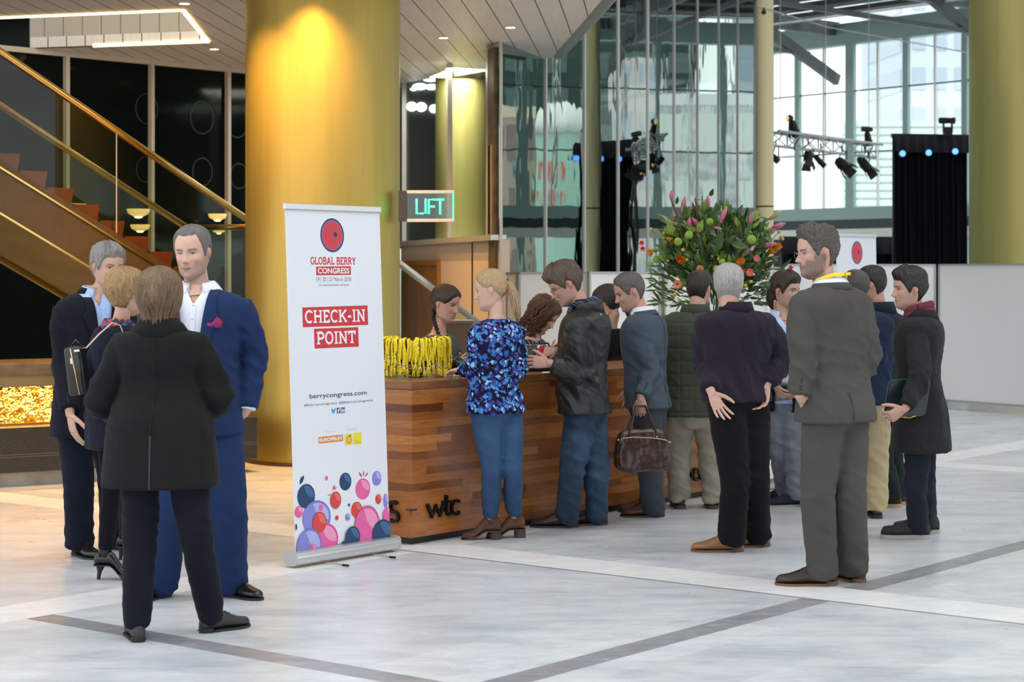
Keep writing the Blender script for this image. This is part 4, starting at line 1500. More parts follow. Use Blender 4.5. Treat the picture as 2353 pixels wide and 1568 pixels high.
        def amp(co, kz=kz, az=az, am=am, tr=tr):
            a = np.full(len(co), am * tr.get('base', 0.14))
            for k in 'LR':
                dk = np.linalg.norm((co - kz[k]) * np.array([1, 1, 0.7]), axis=1)
                a += am * 1.0 * np.exp(-(dk / 0.14) ** 2)
                da = np.linalg.norm((co - az[k]), axis=1)
                a += am * tr.get('ank', 1.2) * np.exp(-(da / 0.16) ** 2)
            dh = np.abs(co[:, 2] - (P.Hc.z - 0.10))
            a += am * 0.6 * np.exp(-(dh / 0.10) ** 2)
            return a
        fold(me, amp, lambda co: np.stack([co[:, 0] * 6 + co[:, 2] * 3, co[:, 1] * 6, co[:, 2] * 13 + co[:, 0] * 6 + co[:, 1] * 4], 1), o.get('seed', 0) + 3.1)
        if tr.get('crease'):
            pass
        lap(me, 1, 0.2)
        to = link_mesh('trousers', me, tr['mat'], root, None, True)
        for pk in tr.get('pockets', []):      # back pocket openings: (side, q, width)
            mb = MB()
            for sd, q, x0_, x1_ in [pk]:
                pts = [P.surf(q + 0.006 * math.sin(3 * u), lerp(x0_, x1_, u), gw, 0.004, back=True) for u in np.linspace(0, 1, 7)]
                mb.tube(pts, 0.0022, 5)
            mb.build('pocket', tr.get('pmat', tr['mat']), to)
    # ---- shoes
    for k, sg in (('L', 1), ('R', -1)):
        p, yw = P.foot[k]
        shoe(root, p, yw, sg, **o['shoes'])
    # ---- skirt or dress
    if o.get('skirt'):
        sk = o['skirt']
        mb = MB()
        P.torso(mb, sk['q0'], 0.3, sk.get('grow', 0.01), 0, 18, 2.2)
        me = remesh(mb, 0.009, 3, 0.5)
        fold(me, lambda co: np.full(len(co), 0.004), (14, 14, 4), 2.0)
        link_mesh('skirt', me, sk['mat'], root, None, True)
    # ---- jacket, coat, jumper ...
    for j in o.get('tops', []): top_garment(P, root, j)
    if 'after' in o: o['after'](P, root)
    return root, P

def collar(P, parent, m, rise, gap, th, name, spread=0.02, grow=0.0, q=0.975, drop=0.028, tip=0.03, fold_=True, rad=None):
    """collar round the neck, open in front by +-gap degrees; folds over outward"""
    c, l, f = P.frame(q)
    n = 40
    a0 = math.radians(gap)
    rows = []
    hw, fd, bd = P.dims(1.0, grow)
    k = (hw / 0.074)
    if rad is None: rad = hw + 0.004
    _, t = P.spine(0.99)
    tv = (t * 0.7 + UP * 0.3).normalized()
    def row(r, z, extra_front=0.0, sp=0.0):
        pts = []
        for i in range(n + 1):
            a = a0 + (2 * PI - 2 * a0) * i / n
            front = max(0.0, math.cos(a))
            rr = r * (1.0 + 0.05 * abs(math.sin(a)))
            pts.append(c + l * (math.sin(a) * (rr + sp)) + f * (math.cos(a) * (rr * 0.98 + sp * 0.6) - 0.010 * P.sc) + tv * (z - extra_front * front ** 2))
        return pts
    rows.append(row(rad + 0.012, -0.012, 0.035))
    rows.append(row(rad + 0.002, rise * 0.5, 0.020))
    rows.append(row(rad - 0.004, rise, 0.016))
    if fold_:
        rows.append(row(rad + 0.0, rise + 0.003, 0.016))
        rows.append(row(rad + 0.008, rise * 0.5, 0.022, spread * 0.4))
        rows.append(row(rad + 0.016, -drop * 0.6, 0.022 + tip, spread))
    else:
        rows.append(row(rad + 0.004, rise + 0.001, 0.016))
        rows.append(row(rad + 0.010, rise * 0.5, 0.020))
        rows.append(row(rad + 0.020, -0.014, 0.035))
    mb = MB()
    mb.loft(rows, cap=False, closed=False)
    o = mb.build(name, m, parent, smooth=True, fix=False)
    md = o.modifiers.new('t', 'SOLIDIFY')
    md.thickness = th
    md.offset = 0
    return o

def top_garment(P, root, j):
    sc = P.sc
    mb = MB()
    gr = j.get('grow', 0.016)
    q0, q1 = j.get('q0', -0.18), j.get('q1', 0.985)
    P.torso(mb, q0, q1, gr, j.get('flare', 0.03), 26)
    ru, re, rw_ = j.get('sleeve', (0.066, 0.056, 0.046))
    if j.get('sleeves', True):
        for k, sg in (('L', 1), ('R', -1)):
            c, _ = P.spine(0.83)
            S0_ = lerp(c, P.sh[k], 0.60)
            S1_ = P.sh[k] + (P.el[k] - P.sh[k]) * 0.04
            E_ = P.el[k]
            W_ = lerp(P.el[k], P.wr[k], j.get('cuff', 0.97))
            pts, tt = limb(S1_, E_, W_)
            rad = [float(cr([0, 0.3, 1.0, 1.5, 2.0], [ru * 1.0, ru, re, (re + rw_) / 2, rw_], np.array(t))) * sc for t in tt]
            mb.tube([S0_] + pts, [ru * 0.85 * sc] + rad, 22)
    me = remesh(mb, j.get('voxel', 0.008), j.get('smooth', 5), 0.5)
    am = j.get('amp', 0.005) * 2.4
    E = {k: arr(P.el[k]) for k in 'LR'}
    S = {k: arr(P.sh[k]) for k in 'LR'}
    waist = arr(P.spine(0.25)[0])
    def amp(co):
        a = np.full(len(co), am * j.get('base', 0.4))
        for k in 'LR':
            de = np.linalg.norm(co - E[k], axis=1)
            a += am * 1.3 * np.exp(-(de / 0.13) ** 2)
            ds = np.linalg.norm(co - S[k] + np.array([0, 0, 0.10]), axis=1)
            a += am * 0.7 * np.exp(-(ds / 0.10) ** 2)
        a += am * j.get('waist', 0.5) * np.exp(-((co[:, 2] - waist[2]) / 0.12) ** 2)
        return a
    sd = P.o.get('seed', 0) + j.get('seed', 0)
    fx = j.get('freq', (9, 9, 9))
    fold(me, amp, lambda co: np.stack([co[:, 0] * fx[0] + co[:, 2] * 5, co[:, 1] * fx[1] - co[:, 2] * 3, co[:, 2] * fx[2] + co[:, 0] * 3], 1), sd)
    if j.get('quilt'):
        qs = j['quilt']
        co, no = getco(me), getno(me)
        rel = co - arr(P.Hc)
        x = rel @ arr(P.lc)
        z = rel[:, 2]
        u = np.minimum(np.abs((x / qs + 0.5) % 1 - 0.5), np.abs((z / qs + 0.5) % 1 - 0.5)) * 2
        setco(me, co + no * (0.007 * (1 - np.exp(-u * 7)))[:, None])
    lap(me, 1, 0.2)
    if j.get('open'):
        c = P.Hc
        cut_front(me, [[(x, q * P.L) for x, q in pl_] for pl_ in j['open']], c, P.lc, P.fc, j.get('fmin', 0.02))
    name = j.get('name', 'jacket')
    jo = link_mesh(name, me, j['mat'], root, None, True)
    if j.get('open'):
        md = jo.modifiers.new('t', 'SOLIDIFY'); md.thickness = 0.004; md.offset = -1
    if j.get('lapel'):
        for sg in (1, -1):
            qb, qt = j['lapel']
            mb = MB()
            rows = []
            for i in range(15):
                u = i / 14
                q = lerp(qb, qt, u)
                xin = lerp(j.get('lx0', 0.012), j.get('lx1', 0.070), u ** 0.9)
                wd = (0.078 * min(1.0, u / 0.72)) if u < 0.72 else lerp(0.060, 0.045, (u - 0.72) / 0.28)
                rows.append([P.surf(q, sg * (xin + wd * v), gr, 0.010 - 0.005 * v + 0.004 * math.sin(PI * v), flare=0.03) for v in np.linspace(0, 1, 7)])
            mb.loft(rows, cap=False, closed=False)
            lo = mb.build('lapel', j.get('lmat', j['mat']), jo, smooth=True, fix=False)
            md = lo.modifiers.new('t', 'SOLIDIFY'); md.thickness = 0.004; md.offset = 0
    if j.get('collar'):
        cl = dict(j['collar'])
        collar(P, jo, cl.pop('mat', j['mat']), cl.pop('rise', 0.03), cl.pop('gap', 60), cl.pop('th', 0.006), 'collar', grow=cl.pop('grow', gr * 0.5), **cl)
    if j.get('cuffs'):
        for k in 'LR':
            fa = (P.wr[k] - P.el[k]).normalized()
            W_ = lerp(P.el[k], P.wr[k], j.get('cuff', 0.97))
            mb = MB()
            mb.tube([W_ - fa * 0.03, W_ + fa * 0.012], rw_ * sc * 0.80, 18)
            mb.build('shirt_cuff', j['cuffs'], jo, smooth=True, sharp=40)
    if j.get('buttons'):
        for k in j['buttons']:
            fa = (P.wr[k] - P.el[k]).normalized()
            for i in range(4):
                c = lerp(P.el[k], P.wr[k], j.get('cuff', 0.97)) - fa * (0.025 + 0.016 * i)
                out = (c * -1); out.z = 0; out.normalize()
                out = (out - fa * out.dot(fa)).normalized()
                mb = MB(); mb.ell(c + out * (rw_ * sc * 1.02), (0.006,) * 3, n=8, m=5)
                mb.build('button', M_black, jo, smooth=True)
    if j.get('vent') is not None:
        mb = MB()
        rows = [[P.surf(q, x, gr, 0.004, back=True, flare=j.get('flare', 0.03)) for x in (-0.004 + j['vent'], 0.004 + j['vent'])] for q in np.linspace(q0 + 0.01, j.get('ventq', 0.1), 8)]
        mb.loft(rows, cap=False, closed=False)
        mb.build('vent', M_black, jo, fix=False)
    if j.get('seam'):
        mb = MB()
        pts = [P.surf(q, 0.0, gr, 0.0035, back=True, flare=j.get('flare', 0.03)) for q in np.linspace(j.get('ventq', 0.0), 0.93, 16)]
        mb.tube(pts, 0.0018, 5)
        mb.build('back_seam', j.get('smat', j['mat']), jo, smooth=True)
    if 'after' in j: j['after'](P, jo, gr)
    return jo

def shoe(root, p, yaw, sg, mat=None, sole=None, style='dress', k=1.0, lift=0.0, shaft=0.0, laces=None):
    f, l = yawf(yaw)
    p = Vector(p)
    L = (0.29 if style != 'boot' else 0.255) * k
    w_ = (0.050 if style == 'sneaker' else 0.047) * k
    heel = -0.07 * k
    st = 0.026 if style == 'sneaker' else 0.006 if lift else 0.012
    hl = 0.022 if style == 'dress' else st
    def lf(y):     # raised heel
        t = float(sst(np.array(y), 0.02 * k, 0.13 * k))
        return lift * (1 - t)
    def bend(y): return -sg * 0.012 * (y / L) ** 2 * 2
    # outline: y -> half width, upper height
    Y = [0, 0.03, 0.12, 0.30, 0.45, 0.62, 0.76, 0.88, 0.96, 1.0]
    Wd = [0.012, 0.026, 0.034, 0.035, 0.036, 0.045, 0.048, 0.043 if style != 'dress' else 0.038, 0.030 if style != 'dress' else 0.024, 0.010]
    Hh = {'dress': [0.045, 0.066, 0.078, 0.088, 0.083, 0.062, 0.047, 0.040, 0.033, 0.018],
          'sneaker': [0.05, 0.072, 0.082, 0.095, 0.088, 0.066, 0.055, 0.050, 0.042, 0.02],
          'boot': [0.05, 0.075, 0.09, 0.10, 0.085, 0.060, 0.048, 0.040, 0.032, 0.018]}[style]
    rings = []
    for i in range(25):
        u = i / 24
        y = heel + u * L
        hw = float(cr(Y, Wd, np.array(u))) * k * (w_ / 0.047 / k)
        h = float(cr(Y, Hh, np.array(u))) * k
        z0 = st + lf(y)
        pts = []
        for q in range(20):
            a = 2 * PI * q / 20
            cs, sn = math.cos(a), math.sin(a)
            x = math.copysign(abs(cs) ** 0.8, cs) * hw
            z = z0 + (math.copysign(abs(sn) ** (0.8 if sn < 0 else 1.0), sn) * 0.5 + 0.5) * h
            if sn > 0: x *= 1 - 0.25 * sn
            pts.append(p + f * y + l * (x + bend(y - heel)) + UP * z)
        rings.append(pts)
    mb = MB()
    mb.loft(rings)
    a = p + UP * (0.05 + lift)
    mb.tube([a - f * 0.008, a + UP * 0.05 - f * 0.005, a + UP * (0.085 + shaft)], [0.040 * k, 0.038 * k, (0.042 if not shaft else 0.052) * k], 18)
    so = mb.build('shoe', mat, root, smooth=True)
    mb = MB()
    lo, up_ = [], []
    out = []
    n = 22
    for sd in (1, -1):
        for i in range(n + 1):
            u = i / n if sd > 0 else 1 - i / n
            hw = (float(cr(Y, Wd, np.array(u))) + 0.004) * k
            out.append((sd * hw, heel - 0.003 + u * (L + 0.006)))
    vs = []
    for z in (0, 1):
        for x, y in out:
            b_ = lf(y)
            vs.append(p + f * y + l * (x + bend(y - heel)) + UP * ((st if z else max(0.0, b_ - 0.0 if lift else (0.010 if (style == 'dress' and y < heel + 0.085) else 0.001))) + (b_ if z else 0.0)))
    m = len(out)
    mb.add(vs, [(i, (i + 1) % m, m + (i + 1) % m, m + i) for i in range(m)] + [tuple(range(m))[::-1], tuple(range(m, 2 * m))])
    mb.build('sole', sole, so)
    if style in ('dress', 'boot') or lift:
        mb = MB()
        hh = max(hl, lift + st)
        if lift > 0.05 and style == 'dress':
            mb.tube([p + f * (heel + 0.022) + UP * 0.001, p + f * (heel + 0.028) + UP * hh * 0.5, p + f * (heel + 0.034) + UP * hh], [0.009, 0.012, 0.026], 12)
        else:
            rr = []
            for z in (0.0, hh):
                e = 0.004 * (z == 0) * (1 if lift else 0)
                rr.append([p + f * (heel + 0.036 + 0.037 * math.cos(2 * PI * q / 18) * (1 if math.cos(2 * PI * q / 18) < 0 else 0.95) - e) + l * (0.034 * k * math.sin(2 * PI * q / 18)) + UP * z for q in range(18)])
            mb.loft(rr)
        mb.build('heel', sole, so)
    if laces:
        mb = MB()
        for i in range(4):
            y = (0.03 + 0.022 * i) * k
            u = (y - heel) / L
            h = float(cr(Y, Hh, np.array(u))) * k + st + lf(y)
            mb.tube([p + f * y + l * (0.018 * q + bend(y - heel)) + UP * (h + 0.0015 - 0.006 * q * q) for q in (-1, -0.4, 0.4, 1)], 0.0024, 5)
        mb.build('laces', laces, so, smooth=True)
    return so
def neck_scarf(P, root):
    """dark patterned silk scarf round the neck"""
    t = MATS.get('red_blue_scarf')
    if t is None:
        q = NT('red_blue_scarf')
        v = q.n('TexVoronoi'); v.inputs['Scale'].default_value = 42
        q.l(q.coord(), v.inputs['Vector'])
        s = q.n('SeparateColor'); q.l(v.outputs['Color'], s.inputs[0])
        q.l(q.ramp(s.outputs[0], [(0, (0.012, 0.012, 0.03)), (0.55, (0.50, 0.02, 0.03)), (0.72, (0.02, 0.06, 0.22)), (0.85, (0.012, 0.012, 0.03))], 'CONSTANT'), q.b.inputs['Base Color'])
        q.set(Roughness=0.5)
        t = MATS['red_blue_scarf'] = q.m
    mb = MB()
    c, l, f = P.frame(0.985)
    for dz, r, th in ((0.0, 0.078, 0.022), (0.022, 0.070, 0.018)):
        pts = [c + l * (r * math.cos(2 * PI * k / 24)) + f * (r * math.sin(2 * PI * k / 24) - 0.01) + UP * (dz - 0.02 + 0.01 * math.sin(3 * k)) for k in range(25)]
        mb.tube(pts, th, 9)
    mb.build('scarf', t, root, smooth=True)
def belt(P, root):
    mb = MB()
    mb.loft([P.ring(q, 0.0145) for q in (0.085, 0.150)])
    mb.build('belt', M_black, root, smooth=True, sharp=40)
# ================================================================== cloth and leather
def cloth(name, c, var=0.10, weave=420, bump=0.25, rough=0.85, sheen=0.03, scale=7):
    if name in MATS: return MATS[name]
    if max(c) < 0.035: c = tuple(x * 0.74 for x in c)
    t = NT(name)
    co = t.coord()
    f = t.noise(co, scale, 3)
    a = tuple(x * (1 - var) for x in c)
    b_ = tuple(min(1, x * (1 + var)) for x in c)
    base = t.ramp(f, [(0.3, a), (0.7, b_)])
    wv = t.noise(co, weave, 2)
    t.l(t.mix(0.35, base, t.ramp(wv, [(0.3, (0.7, 0.7, 0.7)), (0.7, (1.25, 1.25, 1.25))]), 'MULTIPLY'), t.b.inputs['Base Color'])
    t.set(Roughness=rough)
    t.b.inputs['Specular IOR Level'].default_value = 0.14
    if sheen:
        t.b.inputs['Sheen Weight'].default_value = sheen
        t.b.inputs['Sheen Roughness'].default_value = 0.5
    t.bump(wv, bump, 0.0012)
    MATS[name] = t.m
    return t.m
def leather(name, c, rough=0.35, bump=0.12, var=0.2):
    return plain(name, c, rough, 0, 0.5, var, 12, bump, 140)
def denim(name, c, fade):
    t = NT(name)
    co = t.coord()
    n = t.noise(t.coord('Object', scale=(1, 1, 0.6)), 5, 4, 0.6)
    base = t.ramp(n, [(0.35, c), (0.75, fade)])
    wv = t.noise(co, 380, 2)
    t.l(t.mix(0.4, base, t.ramp(wv, [(0.3, (0.65, 0.65, 0.65)), (0.7, (1.3, 1.3, 1.3))]), 'MULTIPLY'), t.b.inputs['Base Color'])
    t.set(Roughness=0.8)
    t.bump(wv, 0.25, 0.0012)
    return t.m
def floral(name):
    t = NT(name)
    co = t.coord('Object', scale=(1, 1, 1))
    wn = t.n('TexNoise'); wn.inputs['Scale'].default_value = 18; wn.inputs['Detail'].default_value = 2
    t.l(co, wn.inputs['Vector'])
    mixv = t.n('Mix', data_type='VECTOR'); mixv.inputs[0].default_value = 0.03
    t.l(co, mixv.inputs[4]); t.l(wn.outputs['Color'], mixv.inputs[5])
    def layer(scale, thr, stops, off, metric='MANHATTAN'):
        m = t.n('Mapping'); m.inputs['Location'].default_value = off
        t.l(mixv.outputs[1], m.inputs[0])
        v = t.n('TexVoronoi', distance=metric); v.inputs['Scale'].default_value = scale; v.inputs['Randomness'].default_value = 0.95
        t.l(m.outputs[0], v.inputs['Vector'])
        s = t.n('SeparateColor'); t.l(v.outputs['Color'], s.inputs[0])
        mask = t.math('MULTIPLY', t.math('LESS_THAN', v.outputs['Distance'], thr), t.math('GREATER_THAN', s.outputs[1], 0.26))
        c1 = t.ramp(s.outputs[0], stops, 'CONSTANT')
        shade = t.ramp(v.outputs['Distance'], [(0.0, (1.35, 1.35, 1.3)), (thr, (0.75, 0.75, 0.85))])
        return mask, t.mix(1.0, c1, shade, 'MULTIPLY')
    m1, c1 = layer(34, 0.80, [(0, (0.03, 0.10, 0.38)), (0.3, (0.09, 0.24, 0.58)), (0.5, (0.05, 0.035, 0.20)), (0.72, (0.25, 0.46, 0.66)), (0.85, (0.03, 0.17, 0.40))], (0, 0, 0))
    m2, c2 = layer(46, 0.74, [(0, (0.06, 0.18, 0.52)), (0.35, (0.32, 0.52, 0.68)), (0.55, (0.09, 0.06, 0.28)), (0.8, (0.05, 0.25, 0.52))], (3.3, 1.2, 0.7))
    col = t.mix(m1, (0.008, 0.007, 0.03), c1)
    gate = t.math('MULTIPLY', m2, t.math('GREATER_THAN', t.noise(co, 9, 2), 0.47))
    col = t.mix(gate, col, c2)
    t.l(col, t.b.inputs['Base Color'])
    t.set(Roughness=0.7)
    t.b.inputs['Specular IOR Level'].default_value = 0.12
    return t.m
def check(name, lv, fv):
    """thin pale windowpane lines on black; lv is the wearer's left, fv the front"""
    t = NT(name)
    co = t.coord()
    def dot(v):
        x = t.n('VectorMath', operation='DOT_PRODUCT'); x.inputs[1].default_value = v
        t.l(co, x.inputs[0]); return x.outputs['Value']
    def line(x, per, w_):
        return t.math('LESS_THAN', t.math('FRACT', t.math('DIVIDE', x, per)), w_)
    a = line(dot((lv[0] + 0.6 * fv[0], lv[1] + 0.6 * fv[1], 0.1)), 0.042, 0.09)
    b_ = line(dot((0.05, 0, 1)), 0.042, 0.09)
    t.l(t.mix(t.math('MAXIMUM', a, b_), (0.012, 0.012, 0.015), (0.55, 0.56, 0.58)), t.b.inputs['Base Color'])
    t.set(Roughness=0.85)
    return t.m
def stripes(name):
    t = NT(name)
    s = t.n('SeparateXYZ'); t.l(t.coord(), s.inputs[0])
    x = t.math('FRACT', t.math('DIVIDE', t.math('ADD', s.outputs[2], t.math('MULTIPLY', s.outputs[0], 0.5)), 0.074))
    t.l(t.ramp(x, [(0, (0.012, 0.012, 0.018)), (0.22, (0.04, 0.20, 0.22)), (0.28, (0.012, 0.012, 0.018)), (0.45, (0.05, 0.07, 0.22)), (0.58, (0.02, 0.015, 0.025)), (0.72, (0.03, 0.26, 0.25)), (0.77, (0.08, 0.05, 0.12)), (0.9, (0.012, 0.012, 0.018))], 'CONSTANT'), t.b.inputs['Base Color'])
    t.set(Roughness=0.9)
    t.bump(t.noise(t.coord(), 150, 2), 0.4, 0.003)
    return t.m

H_grey = hair_material('hair_grey', (0.10, 0.09, 0.085), (0.34, 0.32, 0.30))
H_salt = hair_material('hair_salt_pepper', (0.045, 0.04, 0.037), (0.16, 0.145, 0.135))
H_white = hair_material('hair_silver', (0.20, 0.19, 0.18), (0.50, 0.48, 0.46))
H_dark = hair_material('hair_dark', (0.006, 0.005, 0.005), (0.028, 0.022, 0.018))
H_brownd = hair_material('hair_dark_brown', (0.012, 0.007, 0.005), (0.055, 0.032, 0.020))
H_brown = hair_material('hair_brown', (0.040, 0.022, 0.012), (0.30, 0.19, 0.105))
H_auburn = hair_material('hair_auburn', (0.030, 0.012, 0.006), (0.13, 0.055, 0.026))
H_blond = hair_material('hair_blonde', (0.22, 0.135, 0.065), (0.58, 0.42, 0.24))
H_blondd = hair_material('hair_honey', (0.13, 0.075, 0.030), (0.48, 0.31, 0.13))
M_scrunch = plain('hair_tie', (0.01, 0.01, 0.012), 0.8)

L_black = leather('black_leather', (0.010, 0.009, 0.009), 0.22)
L_blackm = leather('dull_black_leather', (0.016, 0.014, 0.013), 0.42)
L_brown = leather('brown_leather', (0.085, 0.030, 0.016), 0.32)
L_dbrown = leather('dark_brown_leather', (0.032, 0.017, 0.012), 0.30)
L_tan = leather('tan_leather', (0.27, 0.125, 0.050), 0.38)
L_suede = leather('brown_suede', (0.105, 0.048, 0.026), 0.85)
L_navys = leather('navy_suede', (0.012, 0.016, 0.030), 0.9)
S_black = plain('black_sole', (0.012, 0.012, 0.012), 0.6)
S_brown = plain('stacked_sole', (0.16, 0.085, 0.045), 0.6)
S_dark = plain('dark_sole', (0.05, 0.035, 0.028), 0.6)
S_grey = plain('grey_sole', (0.36, 0.33, 0.30), 0.7)
S_white = plain('white_sole', (0.68, 0.65, 0.60), 0.6)

# ================================================================== hair that hangs
def shell(P, th, z, t=1.4):
    x, y, zz = head_pt(np.array(th), np.array(float(z)), P.fem)
    v = np.array([float(x), float(y), float(z)])
    d = v - np.array([0, -0.5, 11.5]); d[2] *= 1.0 if z > 14 else 0.1
    d /= np.linalg.norm(d)
    return v + d * t
def hang(n, a0, a1, zend, t=1.5, r=0.5, flick=0.6, wave=0.0, zroot=(20.5, 22.8), spread=1.4, seed=1, hold=0.25):
    def fn(mb, P):
        rnd = random.Random(seed)
        for i in range(n):
            sd = rnd.choice((-1, 1))
            th = sd * math.radians(rnd.uniform(a0, a1))
            ze = zend(abs(math.degrees(th))) if callable(zend) else zend
            ze += rnd.uniform(-1.6, 0.9)
            tt = t * rnd.uniform(0.75, 1.2)
            zr = rnd.uniform(*zroot)
            th0 = th * rnd.uniform(0.75, 0.95)
            pts = []
            ph = rnd.uniform(0, 6.28)
            last = None
            for k in range(15):
                u = k / 14
                z = zr + (ze - zr) * u
                a = th0 + (th - th0) * min(1, u * 1.5)
                v = shell(P, a, max(z, 7.5), tt)
                if z < 7.5:
                    q = (7.5 - z) / 10
                    v = v * np.array([1 - hold * q, 1 - hold * q * 0.6, 1]); v[2] = z
                    fl = max(0, (u - 0.72) / 0.28) ** 2 * flick * rnd.uniform(0.4, 1.5)
                    dr = np.array([v[0], v[1], 0]); dr /= np.linalg.norm(dr)
                    v = v + dr * fl
                w_ = wave * min(1, u * 1.6)
                if w_:
                    v = v + np.array([math.cos(ph + z * 1.15), math.sin(ph + z * 1.15), 0]) * w_
                pts.append(P.hf.w(*v))
            strand(mb, pts, r * 0.01 * rnd.uniform(0.7, 1.25))
    return fn
def ponytail(root_, tip, r=2.6, n=46, vox=0.0036, seed=2, tie=True):
    def fn(mb, P):
        rnd = random.Random(seed)
        a, b_ = np.array(root_, float), np.array(tip, float)
        m = (a + b_) / 2 + np.array([0, -2.2, 3.0])
        for i in range(n):
            an, q = rnd.uniform(0, 6.28), math.sqrt(rnd.uniform(0, 1))
            off = np.array([math.cos(an) * q, math.sin(an) * q, 0])
            ln = rnd.uniform(0.85, 1.08)
            pts = []
            for k in range(11):
                u = k / 10 * ln
                v = a * (1 - u) ** 2 + m * 2 * u * (1 - u) + b_ * u * u
                w_ = r * (0.30 + 0.85 * math.sin(min(1, u * 0.9 + 0.1) * PI * 0.62)) * (1 - 0.35 * u)
                pts.append(P.hf.w(*(v + off * w_)))
            strand(mb, pts, 0.0055)
    return fn
def both(*fs):
    def fn(mb, P):
        for f in fs: f(mb, P)
    return fn
def tie_ring(root_, r):
    def fn(P, root):
        mb = MB()
        pts = [P.hf.w(root_[0] + r * math.cos(2 * PI * k / 16), root_[1] - 0.4, root_[2] + r * math.sin(2 * PI * k / 16)) for k in range(17)]
        mb.tube(pts, 0.007, 8)
        mb.build('hair_tie', M_scrunch, root, smooth=True)
    return fn
def glasses(P, root, m=None, rim=True):
    mb = MB()
    m = m or plain('glasses_wire', (0.05, 0.045, 0.04), 0.3, 0.8)
    for sd in (-1, 1):
        pts = [P.hf.w(sd * 3.3 + 2.3 * math.cos(2 * PI * k / 24), 9.9 - 0.25 * abs(math.cos(2 * PI * k / 24)), 11.0 + 1.55 * math.sin(2 * PI * k / 24)) for k in range(25)]
        mb.tube(pts, 0.0011 if rim else 0.0008, 5)
        mb.tube([P.hf.w(sd * 5.6, 9.6, 11.6), P.hf.w(sd * 7.6, 7.6, 11.9), P.hf.w(sd * 8.1, 1.5, 12.0), P.hf.w(sd * 8.2, -1.0, 11.4)], 0.0014, 6)
    mb.tube([P.hf.w(-1.0, 10.2, 11.4), P.hf.w(0, 10.9, 11.7), P.hf.w(1.0, 10.2, 11.4)], 0.0012, 5)
    mb.build('glasses', m, root, smooth=True)

# ================================================================== cloths used
C_navy = cloth('navy_wool', (0.009, 0.011, 0.019))
C_navyt = cloth('navy_trousers', (0.008, 0.012, 0.026))
C_blue = cloth('royal_blue_wool', (0.012, 0.028, 0.088), 0.08)
C_charc = cloth('charcoal_coat', (0.0115, 0.0122, 0.0122), 0.12, 300)
C_dgrey = cloth('dark_blue_grey', (0.018, 0.022, 0.034))
C_white = cloth('white_shirt', (0.72, 0.75, 0.85), 0.02, 600, 0.1, 0.7, 0)
C_lblue = cloth('light_blue_shirt', (0.36, 0.50, 0.82), 0.03, 600, 0.1, 0.7, 0)
C_pale = cloth('pale_blue_shirt', (0.46, 0.58, 0.82), 0.03, 600, 0.1, 0.7, 0)
C_gblouse = cloth('grey_blouse', (0.065, 0.075, 0.078), 0.1, 500, 0.15, 0.6)
C_wax = plain('black_waxed_cotton', (0.010, 0.0115, 0.0115), 0.42, 0, 0.5, 0.25, 9, 0.15, 220)
C_bgrey = cloth('blue_grey_wool', (0.0612, 0.0828, 0.108), 0.08)
C_bgreyt = cloth('grey_trousers', (0.0525, 0.0615, 0.0788), 0.08)
C_green = cloth('quilted_green', (0.048, 0.058, 0.040), 0.1, 380, 0.15, 0.6)
C_khaki = cloth('khaki_cotton', (0.32, 0.285, 0.225), 0.08)
C_tanp = cloth('tan_cotton', (0.44, 0.345, 0.20), 0.08)
C_fleece = cloth('aubergine_fleece', (0.027, 0.0218, 0.0345), 0.1, 260, 0.4, 0.95, 0.06)
C_blackp = cloth('black_cord', (0.008, 0.008, 0.009), 0.1)
C_grey = cloth('grey_suit', (0.0686, 0.0644, 0.0581), 0.07, 500)
C_gjean = denim('grey_jeans', (0.12, 0.132, 0.165), (0.22, 0.24, 0.29))
C_bluej = cloth('blue_jacket', (0.009, 0.019, 0.0425))
C_dgreen = cloth('dark_green_trousers', (0.012, 0.024, 0.020))
C_coat = cloth('anthracite_coat', (0.026, 0.025, 0.027), 0.12, 260, 0.4, 0.9, 0.04)
C_bjean = denim('skinny_blue_denim', (0.014, 0.052, 0.130), (0.028, 0.085, 0.185))
C_djean = denim('dark_blue_denim', (0.007, 0.022, 0.055), (0.035, 0.080, 0.145))
C_floral = floral('floral_print')
C_scarf = stripes('striped_scarf')
C_maroon = cloth('maroon_scarf', (0.16, 0.035, 0.055), 0.2, 120, 0.4)
NVD = dict(mat=L_black, sole=S_black, style='dress')
SUIT = dict(r=(0.100, 0.082, 0.078, 0.080), amp=0.005)

